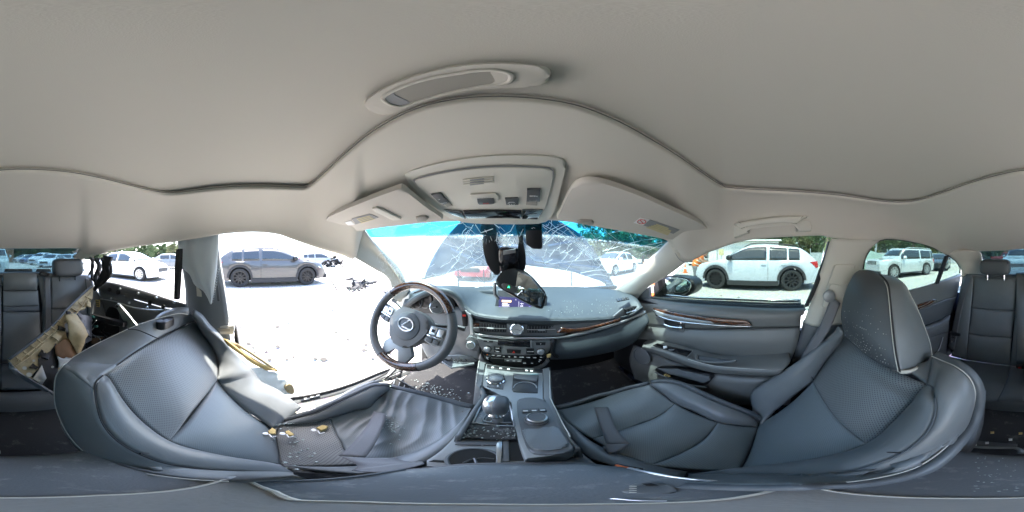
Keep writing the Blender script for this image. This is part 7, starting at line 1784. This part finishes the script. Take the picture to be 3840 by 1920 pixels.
# driver sill seen in the open doorway
si = thing('door_sill', 'bright scuffed driver door sill along the open doorway', 'door sill', X('B', 1100, 1250, -.7))
so_ = T('B', (640, 1300, 'z', -.80), (800, 1280, 'z', -.80), (1000, 1240, 'z', -.80), (1200, 1180, 'z', -.80), (1400, 1100, 'z', -.80), (1560, 1050, 'z', -.80))
sm_ = T('B', (640, 1330, 'z', -.80), (800, 1312, 'z', -.80), (1000, 1275, 'z', -.80), (1200, 1215, 'z', -.80), (1400, 1135, 'z', -.80), (1560, 1075, 'z', -.80))
si_ = T('B', (640, 1380, 'z', -.82), (850, 1345, 'z', -.82), (1050, 1300, 'z', -.82), (1250, 1240, 'z', -.82), (1430, 1170, 'z', -.82), (1580, 1110, 'z', -.82))
panel('flange', [so_, sm_], M['white'], si, .004, 2, 30, 6, .02)
panel('scuff_plate', [sm_, si_], M['plastic'], si, .003, 2, 30, 8, .02)
stroke('weather_strip', [p + Vector((0, 0, .008)) for p in sm_], .007, M['rubber'], si, 8, res=30)
stroke('torn_seal', T('B', (1180, 1290, 'z', -.78), (1330, 1200, 'z', -.77), (1460, 1130, 'z', -.76), (1560, 1070, 'z', -.74)), .006, M['rubber'], si, 6, res=20)
panel('lower_skin', [so_, [p + Vector((-.04, 0, -.16)) for p in so_]], M['navy'], si, 0, thick=.01, eye=False)
for k in range(4): plate('bolted_tab', T('M', (400 + 26 * k, 330 - 8 * k, 'z', -.80), (480 + 26 * k, 308 - 8 * k, 'z', -.80), (485 + 26 * k, 320 - 8 * k, 'z', -.79), (405 + 26 * k, 345 - 8 * k, 'z', -.79)), M['steel'] if k % 2 else M['black'], si, .006, .001)
tr = thing('seat_track_cover', 'grey seat side cover torn loose beside the driver cushion', 'trim panel', Z('M', 700, 330, -.72))
panel('cover', [T('M', (520, 370, 'z', -.70), (680, 320, 'z', -.68), (850, 235, 'z', -.66), (1000, 180, 'z', -.65), (1090, 165, 'z', -.65)), T('M', (525, 410, 'z', -.71), (700, 365, 'z', -.69), (870, 275, 'z', -.67), (1010, 205, 'z', -.66), (1120, 182, 'z', -.66))], M['leather'], tr, .008, 2, thick=.02)
plate('recliner_tab', T('M', (420, 375, 'z', -.72), (500, 365, 'z', -.72), (508, 400, 'z', -.72), (440, 415, 'z', -.72)), M['trim'], tr, .01, .003)
plate('latch_plate', T('M', (352, 442, 'z', -.70), (430, 415, 'z', -.69), (525, 445, 'z', -.69), (420, 484, 'z', -.70)), M['trim'], tr, .01, .003)
sg_ = thing('sill_grille', 'fallen black ribbed trim strip leaning in the driver footwell', 'trim panel', Z('M', 1350, 230, -.72))
ga = T('M', (1150, 200, 'z', -.70), (1215, 150, 'z', -.70), (1300, 205, 'z', -.72), (1560, 330, 'z', -.78)); 
plate('strip', T('M', (1150, 205, 'z', -.70), (1212, 152, 'z', -.70), (1330, 222, 'z', -.73), (1570, 335, 'z', -.78), (1560, 345, 'z', -.785), (1300, 262, 'z', -.74)), M['black'], sg_, .012, .002)
for k in range(6): MB().tube([Z('M', 1200 + 42 * k, 165 + 24 * k, -.70 - .009 * k), Z('M', 1190 + 42 * k, 205 + 18 * k, -.70 - .009 * k)], .003, 5).build('rib', M['plastic'], sg_)
stroke('strip_edge', T('M', (1212, 150, 'z', -.695), (1330, 220, 'z', -.725), (1570, 333, 'z', -.775)), .003, M['satin'], sg_, 6)
# loose panels by the footwell
lw = thing('kick_panel', 'dark kick panel hanging loose at the front of the doorway', 'trim panel', Z('M', 1270, 110, -.8))
plate('panel', T('M', (1100, 160, 'z', -.80), (1250, 105, 'z', -.80), (1335, 85, 'z', -.80), (1335, 110, 'z', -.82), (1260, 150, 'z', -.82), (1130, 180, 'z', -.82)), M['plastic'], lw, .015, .003)
plate('bracket', T('M', (1180, 40, 'z', -.72), (1225, 35, 'z', -.72), (1215, 70, 'z', -.72), (1150, 130, 'z', -.74), (1110, 160, 'z', -.74)), M['metal'], lw, .02, .004)
stroke('torn_hose', T('M', (1225, 45, 'z', -.70), (1260, 85, 'z', -.73), (1240, 120, 'z', -.76), (1170, 160, 'z', -.76)), .006, M['rubber'], lw, 6, res=14)
# side airbag shreds and yellow foam by the driver seat's outer edge
sa = thing('seat_airbag', 'burst side airbag with yellow foam hanging from the driver seat edge', 'airbag', X('B', 560, 1150, -.66))
panel('yellow_padding', [T('B', (250, 870, 'x', -.645), (350, 970, 'x', -.65), (450, 1050, 'x', -.655), (560, 1105, 'x', -.66)), T('B', (300, 900, 'x', -.655), (420, 985, 'x', -.66), (530, 1050, 'x', -.665), (650, 1110, 'x', -.67))], M['yellowfoam'], sa, .01, 2, thick=.02)
panel('tan_edge', [T('B', (240, 862, 'x', -.66), (380, 920, 'x', -.665), (520, 1010, 'x', -.67), (648, 1100, 'x', -.675)), T('B', (290, 900, 'x', -.655), (410, 965, 'x', -.66), (530, 1045, 'x', -.665), (640, 1118, 'x', -.67))], M['tan'], sa, .004, 2, thick=.02)
panel('white_cloth', [T('B', (440, 1080, 'x', -.64), (480, 1150, 'x', -.64), (560, 1220, 'x', -.64), (640, 1275, 'x', -.64), (760, 1290, 'x', -.64)), T('B', (520, 1085, 'x', -.66), (580, 1110, 'x', -.665), (650, 1130, 'x', -.67), (720, 1190, 'x', -.67), (770, 1270, 'x', -.66))], M['airbag'], sa, .0, 2, 26, 14, .004, disp=lambda s, t, p: .014 * noise.noise(p * 24))
for k in range(16):
    a = X('B', 510 + 7 * k, 1180 + 6 * k, -.638); stroke('frayed_thread', [a, a + Vector((.004, .006, .012)), a + Vector((.002, .016, .010))], .0006, M['airbag'], sa, 4)
plate('foam_lump', T('B', (700, 1235, 'x', -.645), (745, 1205, 'x', -.65), (772, 1250, 'x', -.65), (768, 1285, 'x', -.645), (730, 1280, 'x', -.64)), M['tan'], sa, .012, .008, 20)
# bits on the driver seat
for lab, pts in (('scrap of yellow foam and white plastic near the driver seat crease', [(125, 600), (160, 568), (192, 590), (190, 622), (135, 625)]), ('broken yellow clip lying on the middle of the driver cushion', [(535, 570), (580, 548), (632, 556), (620, 580), (575, 595)]), ('round white clip with a yellow stem on the rear of the driver cushion', [(270, 600), (300, 592), (346, 625), (330, 640), (280, 628)])):
    t = thing('broken_clip', lab, 'clip', Z('M', pts[0][0], pts[0][1], -.72))
    plate('foam', AX('M', 'z', -.70, *pts), M['yellowfoam'], t, .014, .004)
    x_, y_ = pts[0]
    stroke('prong', AX('M', 'z', -.698, (x_ + 10, y_ + 30), (x_ + 30, y_ + 55), (x_ + 70, y_ + 45)), .0022, M['print'], t, 6)
    MB().lathe(Z('M', x_ - 25, y_ + 25, -.70), (0, .3, 1), [(.007, 0), (.007, .003), (.004, .004)], 14).build('disc', M['print'], t)
qg = random.Random(13); mb_ = MB()
def crumb(p, s):
    A_ = Matrix.Rotation(qg.uniform(0, 6.28), 3, Vector((qg.gauss(0, 1), qg.gauss(0, 1), qg.gauss(0, 1))).normalized())
    mb_.box(p, (s, s * qg.uniform(.6, 1), s * qg.uniform(.5, .9)), A_)
for k in range(260):   # driver footwell
    a, b = qg.gauss(1560, 130), qg.gauss(230, 80)
    if 1330 < a < 1860 and 120 < b < 390: crumb(Z('M', a, b, -.925), qg.uniform(.003, .009))
for k in range(46): crumb(Z('M', qg.gauss(420, 130), qg.gauss(760, 80), -.735), qg.uniform(.002, .007))
for k in range(50): crumb(Z('M', qg.gauss(1170, 60), qg.gauss(560, 50), -.675), qg.uniform(.002, .006))
for k in range(30): crumb(Z('M', 200 + 12 * k + qg.uniform(-4, 4), 546 - 1.0 * k + qg.uniform(-4, 4), -.715), .004)
for k in range(70): crumb(Z('N', qg.uniform(300, 760), qg.gauss(600, 45), -.548), qg.uniform(.0015, .004))
for k in range(60): crumb(Z('N', qg.uniform(470, 700), qg.gauss(320, 20), -.552), qg.uniform(.0015, .004))
for k in range(110): crumb(Z('E', qg.uniform(180, 780), qg.uniform(935, 1150), -.245 + .0), qg.uniform(.001, .0035))
for k in range(40): crumb(Z('Q', qg.uniform(2000, 2500), qg.uniform(650, 1050), -.548), qg.uniform(.0008, .002))
o = mb_.build('glass_crumbs', M['crumb'], None, False); tag(o, kind='stuff')

# ------------------------------------------------------------------ back seat
rs_ = thing('back_bench', 'black leather back seat with stitched panels and a centre armrest', 'car seat', (-.05, -1.0, H - .9))
def AY(y, *ab): return [Y('A', a, b, y) for a, b in ab]
def KY(y, *ab): return [Y('K', a, b, y) for a, b in ab]
yt, ym, yb = -1.12, -1.07, -1.0
kr = [KY(yt, (1092, 372), (1200, 378), (1310, 378), (1418, 376)), KY(-1.09, (1075, 602), (1180, 615), (1290, 622), (1400, 626)), KY(-1.05, (1050, 795), (1160, 812), (1270, 820), (1376, 828)), KY(-1.0, (1030, 988), (1140, 1005), (1250, 1018), (1362, 1032))]
for i in range(3): panel('backrest_panel', [kr[i], kr[i + 1]], M['leather'], rs_, .016, 2.6, 22, 14, .03)
panel('backrest_side', [KY(yt, (1005, 375), (1060, 352), (1092, 370)), KY(-1.05, (965, 640), (1020, 620), (1072, 604)), KY(-.98, (925, 960), (980, 975), (1030, 988))], M['leather'], rs_, .012, 2.4, 14, 24, .03)
panel('backrest_top', [KY(-1.16, (1060, 350), (1200, 352), (1330, 350), (1466, 352)), KY(yt, (1060, 352), (1200, 376), (1330, 378), (1466, 380))], M['leather'], rs_, .004, 2, 20, 6, .03)
mr_ = [KY(yt, (1418, 372), (1466, 366)), KY(-1.05, (1395, 700), (1466, 690)), KY(-1.0, (1362, 1032), (1466, 1040))]
panel('backrest_gap_panel', mr_, M['leather'], rs_, .010, 2.2, 10, 24, .03)
panel('armrest_head', [AY(-1.06, (22, 375), (60, 366), (200, 366), (275, 378)), AY(-1.05, (20, 440), (100, 440), (200, 440), (282, 440)), AY(-1.06, (25, 502), (100, 502), (200, 500), (280, 498))], M['leather'], rs_, .020, 3, 22, 16, .06)
panel('armrest_front', [AY(-1.07, (22, 505), (100, 505), (200, 503), (286, 502)), AY(-1.05, (22, 620), (100, 622), (200, 618), (296, 616))], M['leather'], rs_, .006, 3, 22, 10, .03)
panel('armrest_band', [AY(-1.05, (22, 622), (100, 624), (200, 620), (296, 618)), AY(-1.045, (22, 662), (100, 664), (200, 662), (298, 660))], M['leather_dark'], rs_, .003, 3, 20, 5, .03)
panel('armrest_front', [AY(-1.045, (22, 666), (100, 668), (200, 666), (298, 664)), AY(-.99, (12, 1040), (100, 1040), (200, 1030), (318, 1000))], M['leather'], rs_, .008, 3, 22, 16, .03)
panel('backrest_gap_panel', [AY(yt, (-60, 372), (14, 372)), AY(-1.05, (-60, 700), (14, 700)), AY(-.99, (-60, 1050), (4, 1050))], M['leather'], rs_, .008, 2.2, 8, 20, .03)
panel('backrest_strip', [AY(yt, (285, 388), (330, 386)), AY(-1.07, (320, 640), (345, 640)), AY(-1.03, (318, 850), (330, 830))], M['leather'], rs_, .006, 2, 8, 20, .03)
lp_ = [AY(yt, (385, 392), (470, 388), (560, 388), (640, 390)), AY(-1.08, (386, 640), (470, 640), (560, 632), (660, 600)), AY(-1.02, (390, 830), (470, 830), (560, 800), (680, 740))]
for i in range(2): panel('backrest_panel', [lp_[i], lp_[i + 1]], M['leather'], rs_, .016, 2.6, 22, 14, .03)
panel('backrest_side', [AY(yt, (640, 390), (690, 410)), AY(-1.06, (660, 600), (760, 560)), AY(-1.0, (680, 740), (800, 700))], M['leather'], rs_, .01, 2, 10, 14, .03)
panel('backrest_top', [AY(-1.16, (-60, 366), (150, 360), (400, 366), (690, 385)), AY(yt, (-60, 374), (150, 374), (400, 390), (690, 408))], M['leather'], rs_, .004, 2, 20, 6, .03)
def hrest(c, hx, hy, hz): return rounded(c, hx, hy, hz, Vector((1, 0, 0)), Vector((0, 1, 0)), Vector((0, -.1, 1)).normalized(), 4.5)
for k, (u0, u1, v0, v1, kk_, lab) in enumerate(((398, 616, 260, 386, 'A', 'left rear headrest before the rear window'), (1146, 1366, 240, 360, 'K', 'right rear headrest before the rear window'))):
    a = Y(kk_, u0, v0, -1.10); b = Y(kk_, u1, v1, -1.10); c = (a + b) / 2
    t = thing('headrest', lab, 'headrest', c)
    V, F = hrest(c, abs(b.x - a.x) / 2, .05, abs(b.z - a.z) / 2)
    mk('cushion', V, F, M['leather_dark'], t)
    for dx in (-.06, .06): MB().cyl(c + Vector((dx, -.01, -.03)), c + Vector((dx, -.01, -abs(b.z - a.z) / 2 - .04)), .006, None, 8).build('stay', M['chrome'], t)
    stroke('seam', [c + Vector((abs(b.x - a.x) / 2 * .92 * s_, .051, abs(b.z - a.z) / 2 * .78)) for s_ in (-1, -.5, 0, .5, 1)], .0012, M['seam'], t, 5)
rp_ = thing('belt_loop', 'black plastic belt ring on top of the back seat', 'belt guide', AY(-1.1, (335, 378))[0])
stroke('ring', AY(-1.1, (300, 382), (312, 364), (345, 368), (370, 380), (340, 390)), .007, M['black'], rp_, 8, True, None, 24)
b3_ = thing('seat_belt', 'centre seat belt strap beside the fold-down rear armrest', 'seat belt', AY(-1.04, (360, 700))[0])
strap('webbing', AY(-1.085, (336, 400)) + AY(-1.05, (338, 600)) + AY(-1.02, (336, 810)), AY(-1.085, (376, 400)) + AY(-1.05, (384, 600)) + AY(-1.02, (388, 790)), M['belt'], b3_)
b4_ = thing('seat_belt', 'rear right seat belt with its steel tongue hanging by the door', 'seat belt', KY(-1.0, (970, 700))[0])
strap('webbing', KY(-1.12, (1040, 352)) + KY(-1.05, (965, 600)) + KY(-.97, (900, 900)), KY(-1.10, (1088, 360)) + KY(-1.03, (1010, 600)) + KY(-.95, (945, 930)), M['belt'], b4_)
plate('tongue_grip', KY(-.955, (912, 785), (925, 782), (990, 800), (988, 815), (955, 812), (915, 800)), M['black'], b4_, .012, .003)
stroke('tongue', KY(-.95, (930, 822), (926, 852), (948, 856), (954, 826)), .004, M['chrome'], b4_, 6, True)
cu = thing('rear_cushion', 'dark back seat cushion strewn with small debris', 'seat cushion', (0, -.85, H - .75))
panel('right_half', [KY(-.97, (815, 985), (900, 965), (1030, 990), (1200, 1015), (1365, 1035)), T('K', (900, 1090, 'z', -.70), (1000, 1100, 'z', -.70), (1150, 1130, 'z', -.70), (1330, 1180, 'z', -.70)), T('K', (1050, 1290, 'z', -.74), (1120, 1290, 'z', -.74), (1200, 1290, 'z', -.74), (1270, 1290, 'z', -.74))], M['leather_dark'], cu, .008, 2.4, 24, 16, .05)
panel('middle', [KY(-.97, (1365, 1035), (1466, 1045)), T('K', (1320, 1180, 'z', -.70), (1466, 1180, 'z', -.69)), T('K', (1265, 1290, 'z', -.74), (1466, 1290, 'z', -.73))], M['leather_dark'], cu, .01, 2.4, 14, 16, .05)
panel('left_half', [AY(-.97, (0, 1050), (100, 1050), (200, 1040), (320, 1005), (430, 940)), T('A', (0, 1150, 'z', -.70), (100, 1150, 'z', -.70), (200, 1150, 'z', -.70), (400, 1130, 'z', -.70), (520, 1100, 'z', -.70)), T('A', (0, 1250, 'z', -.74), (100, 1250, 'z', -.74), (200, 1250, 'z', -.74), (400, 1240, 'z', -.74), (600, 1230, 'z', -.74))], M['leather_dark'], cu, .008, 2.4, 24, 16, .05)
fs = [Vector((x_, -.66, H - .735)) for x_ in (-.6, -.3, 0, .3, .55)]
panel('front_face', [fs, [p + Vector((0, .03, -.06)) for p in fs], [p + Vector((0, -.02, -.24)) for p in fs]], M['leather_dark'], cu, .004, 2, 24, 8, .04)
rb_ = thing('belt_buckle', 'small red rear belt buckle between the back cushions', 'buckle', KY(-.93, (1430, 1055))[0])
plate('case', KY(-.93, (1405, 1040), (1466, 1030), (1466, 1062), (1415, 1066)), M['black'], rb_, .02, .003)
plate('release_button', KY(-.925, (1420, 1047), (1442, 1044), (1447, 1060), (1424, 1062)), M['red'], rb_, .004, .001)
# seat rail gear in the rear footwell
sr = thing('seat_rail', 'metal seat rail and wiring behind the passenger seat', 'seat rail', T('Q', (2200, 470, 'z', -.9))[0])
plate('rail', AX('Q', 'z', -.90, (1900, 440), (2500, 500), (2500, 530), (1880, 500)), M['metal'], sr, .02, .003)
stroke('tube_frame', AX('Q', 'z', -.88, (1870, 525), (2100, 545), (2450, 550), (2530, 575), (2540, 615)), .008, M['satin'], sr, 8, res=24)
for a, b, m in ((2210, 370, 'yellowfoam'), (2535, 380, 'yellowfoam'), (2420, 452, 'print'), (2150, 490, 'print'), (2010, 515, 'print'), (1985, 420, 'satin')): plate('plug', AX('Q', 'z', -.875, (a - 22, b - 10), (a + 22, b - 12), (a + 22, b + 8), (a - 20, b + 10)), M[m], sr, .01, .002)

# ------------------------------------------------------------------ wrecked rear left door
ld = thing('rear_door', 'stripped rear left door, bare metal, its trim torn inward', 'door', X('A', 1000, 700, -.68))
def AXx(x_, *ab): return [X('A', a, b, x_) for a, b in ab]
panel('belt_rail', [AXx(-.665, (735, 425), (860, 442), (1000, 478), (1150, 522), (1395, 602)), AXx(-.655, (740, 500), (860, 520), (1000, 560), (1150, 600), (1400, 660))], M['metal'], ld, .008, 2, 26, 8, .02)
panel('inner_skin', [AXx(-.67, (745, 500), (900, 530), (1100, 600), (1400, 665)), AXx(-.685, (740, 640), (900, 690), (1100, 740), (1400, 800)), AXx(-.69, (700, 900), (900, 950), (1100, 980), (1400, 1000)), AXx(-.69, (600, 1200), (900, 1250), (1100, 1250), (1400, 1250))], mat('door_inner_paint', (.13, .14, .15), .45, .2, var=.25, vscale=7), ld, 0, 2, 26, 18, .01, disp=lambda s, t, p: .012 * noise.noise(p * 7))
for a, b, r in ((825, 495, 15), (890, 515, 17), (1130, 595, 15), (1230, 625, 15)): plate('access_hole', AXx(-.650, *[(a + r * math.cos(k * .524), b + r * 1.1 * math.sin(k * .524)) for k in range(12)]), M['black'], ld, .004, .0005)
plate('access_hole', AXx(-.650, (940, 520), (1010, 535), (1010, 570), (945, 555)), M['metal'], ld, .006, .001)
for k in range(9): a = 770 + 68 * k; MB().lathe(X('A', a, 455 + 17 * k + (k % 2) * 90, -.645), (1, .2, .1), [(.007, -.004), (.007, .004), (.002, .006)], 10).build('bolt', M['steel'], ld)
stroke('torn_edge', AXx(-.648, (760, 565), (870, 585), (1000, 628), (1150, 650), (1260, 650), (1385, 665)), .004, M['steel'], ld, 6, res=30)
plate('regulator_arm', AXx(-.60, (868, 612), (884, 600), (902, 608), (1035, 765), (1000, 790), (960, 785), (905, 680)), mat('zinc_yellow_steel', (.42, .48, .43), .35, .7), ld, .012, .003)
stroke('arm_flange', AXx(-.595, (905, 615), (960, 680), (1032, 762)), .004, M['steel'], ld, 6)
MB().lathe(X('A', 886, 620, -.592), (1, .1, 0), [(.009, 0), (.009, .004), (.003, .005)], 12).build('rivet', M['black'], ld)
plate('window_channel', AXx(-.64, (1326, 190), (1356, 185), (1352, 330), (1335, 575), (1308, 568), (1318, 330)), M['rubber'], ld, .03, .004)
for k in range(7):
    a0 = 690 + 22 * k
    stroke('torn_seal', AXx(-.63, (a0 - 10, 255 + 6 * (k % 3)), (a0 + (-1)**k * 16, 320), (a0 - 20 + 5 * k, 390 + 8 * (k % 2)), (735 - 4 * k, 440 + 10 * k)), .010 + .004 * (k % 3), M['rubber'], ld, 6, res=16)
plate('torn_seal_flap', AXx(-.62, (775, 235), (840, 250), (815, 330), (835, 390), (770, 410), (745, 395), (790, 310)), M['rubber'], ld, .015, .003)
plate('yellow_tag', AXx(-.62, (720, 570), (750, 572), (750, 628), (722, 622)), M['yellowfoam'], ld, .004, .001)
for k in range(3): plate('tag_print', AXx(-.6185, (724, 582 + 14 * k), (746, 584 + 14 * k), (746, 588 + 14 * k), (724, 586 + 14 * k)), M['black'], ld, .0006, 0)
MB().box((-.715, -.74, H - .58), (.03, .52, .64)).build('outer_skin', M['navy'], ld, False)
# torn trim panel lying inward, showing its tan back
P1, P2, P3 = X('A', 700, 478, -.58), CAM + sight('A', 65, 1020) * .77, CAM + sight('A', 410, 1290) * .79
PT = Plane(P1, None, P2, P3)
dt = thing('door_trim', 'torn-off rear door trim showing its tan ribbed back between the seats', 'trim panel', (P1 + P2 + P3) / 3)
def pt_(lst, off=0):
    s = 1 if PT.n.dot(CAM - PT.p) > 0 else -1
    return [p + PT.n * s * off for p in PT.pts('A', lst)]
plate('board', pt_([(690, 468), (705, 480), (700, 560), (640, 640), (560, 660), (480, 740), (500, 850), (560, 960), (460, 1090), (415, 1290), (300, 1215), (110, 1110), (62, 1020), (250, 880), (400, 755), (500, 640), (600, 545)]), M['tan'], dt, .012, .002)
panel('front_leather_edge', [pt_([(688, 462), (600, 538), (500, 632), (400, 748), (250, 872), (58, 1014)], .004), pt_([(700, 474), (612, 552), (512, 650), (408, 768), (260, 892), (72, 1030)], .006)], M['leather_dark'], dt, .005, 2, 40, 6, .02)
panel('lower_edge', [pt_([(75, 1040), (110, 1105), (200, 1165), (300, 1225), (415, 1295)], .006), pt_([(120, 1100), (200, 1150), (300, 1208), (420, 1275)], .004)], M['satin'], dt, .004, 2, 30, 5, .02)
for k in range(11):
    a = 120 + 52 * k; b = 1010 - 46 * k
    stroke('rib', pt_([(a, b), (a + 40 + 4 * (k % 3), b + 26 + 6 * (k % 2))], .008), .0045, M['tan'], dt, 6)
for L_ in ([(130, 1035), (300, 905), (440, 790), (560, 690)], [(110, 1075), (220, 1000), (330, 900)], [(430, 770), (470, 760), (590, 660), (680, 520)]): stroke('rib', pt_(L_, .008), .004, M['tan'], dt, 6, res=20)
plate('black_core', pt_([(285, 1015), (380, 960), (420, 900), (450, 1000), (430, 1130), (410, 1270), (330, 1220), (230, 1150), (290, 1090)], .006), M['black'], dt, .004, .001)
plate('black_core', pt_([(560, 650), (620, 690), (690, 700), (690, 880), (600, 920), (560, 840), (620, 740)], .006), M['black'], dt, .004, .001)
plate('metal_bracket', pt_([(240, 1170), (310, 1065), (345, 1165), (310, 1215)], .012), M['steel'], dt, .01, .002)
for a, b, r in ((181, 1090, 14), (215, 1140, 18), (288, 1180, 12), (390, 1082, 9), (250, 1035, 9), (325, 975, 9)): MB().lathe(pt_([(a, b)], .010)[0], CAM - pt_([(a, b)])[0], [(.0006 * r, 0), (.0006 * r, .004), (.0002 * r, .004)], 14).build('screw_boss', M['trim'], dt)
for k, (a, b, r_, m_) in enumerate(((330, 1000, 60, 'black'), (250, 1085, 40, 'black'), (420, 860, 45, 'tan'), (600, 740, 70, 'black'), (660, 610, 45, 'tan'), (640, 830, 60, 'black'), (520, 690, 40, 'black'), (455, 800, 38, 'black'))):
    plate('broken_piece', pt_([(a + r_ * (.6 + .4 * math.sin(k * 3 + i * 2.3)) * math.cos(i * 1.047 + k), b + r_ * (.6 + .4 * math.cos(k * 2 + i * 1.7)) * math.sin(i * 1.047 + k)) for i in range(6)], .014 + .004 * (k % 3)), M[m_], dt, .008, .002)
fo = thing('foam_block', 'torn tan and brown foam padding behind the driver seat', 'foam', pt_([(500, 930)], .02)[0])
panel('tan_foam', [pt_([(470, 720), (540, 690), (600, 760), (640, 850)], .03), pt_([(480, 800), (540, 800), (580, 860), (600, 920)], .06), pt_([(500, 880), (540, 950), (560, 990), (590, 980)], .03)], M['tan'], fo, .01, 2, 18, 14, .03, disp=lambda s, t, p: .012 * noise.noise(p * 22))
panel('brown_foam', [pt_([(405, 930), (480, 875), (545, 895), (575, 1000)], .016), pt_([(412, 1000), (480, 965), (525, 985), (570, 1010)], .024), pt_([(445, 1025), (480, 1035), (520, 1030), (560, 1010)], .016)], M['brownfoam'], fo, .004, 2, 16, 12, .03, disp=lambda s, t, p: .01 * noise.noise(p * 26))
panel('pale_foam', [pt_([(418, 1010), (450, 1025), (520, 1030)], .03), pt_([(440, 1090), (460, 1070), (500, 1040)], .02)], M['airbag'], fo, .004, 2, 12, 8, .02)
wr = thing('wiring', 'bundle of torn wires and clips hanging inside the wrecked rear door', 'wiring', X('A', 680, 720, -.6))
qw = random.Random(17)
plate('black_channel', AXx(-.57, (548, 648), (575, 640), (930, 745), (925, 780), (700, 730)), M['black'], wr, .03, .004)
for k in range(12):
    a, b = qw.uniform(600, 800), qw.uniform(660, 880)
    stroke('wire', AXx(-.56, (a, b), (a + qw.uniform(-60, 60), b + qw.uniform(20, 70)), (a + qw.uniform(-90, 90), b + qw.uniform(40, 130))), qw.uniform(.002, .005), M['rubber'] if k % 4 else M['steel'], wr, 5, res=12)
for a, b in ((590, 745), (660, 760), (720, 775), (690, 700)): plate('clip', AXx(-.555, (a - 12, b - 7), (a + 12, b - 10), (a + 14, b + 6), (a - 10, b + 9)), M['print'] if a < 660 else mat('teal_clip', (.10, .32, .29), .5), wr, .008, .002)
plate('brown_pad', AXx(-.58, (680, 870), (720, 855), (760, 862), (745, 900), (690, 905)), M['brownfoam'], wr, .02, .006)
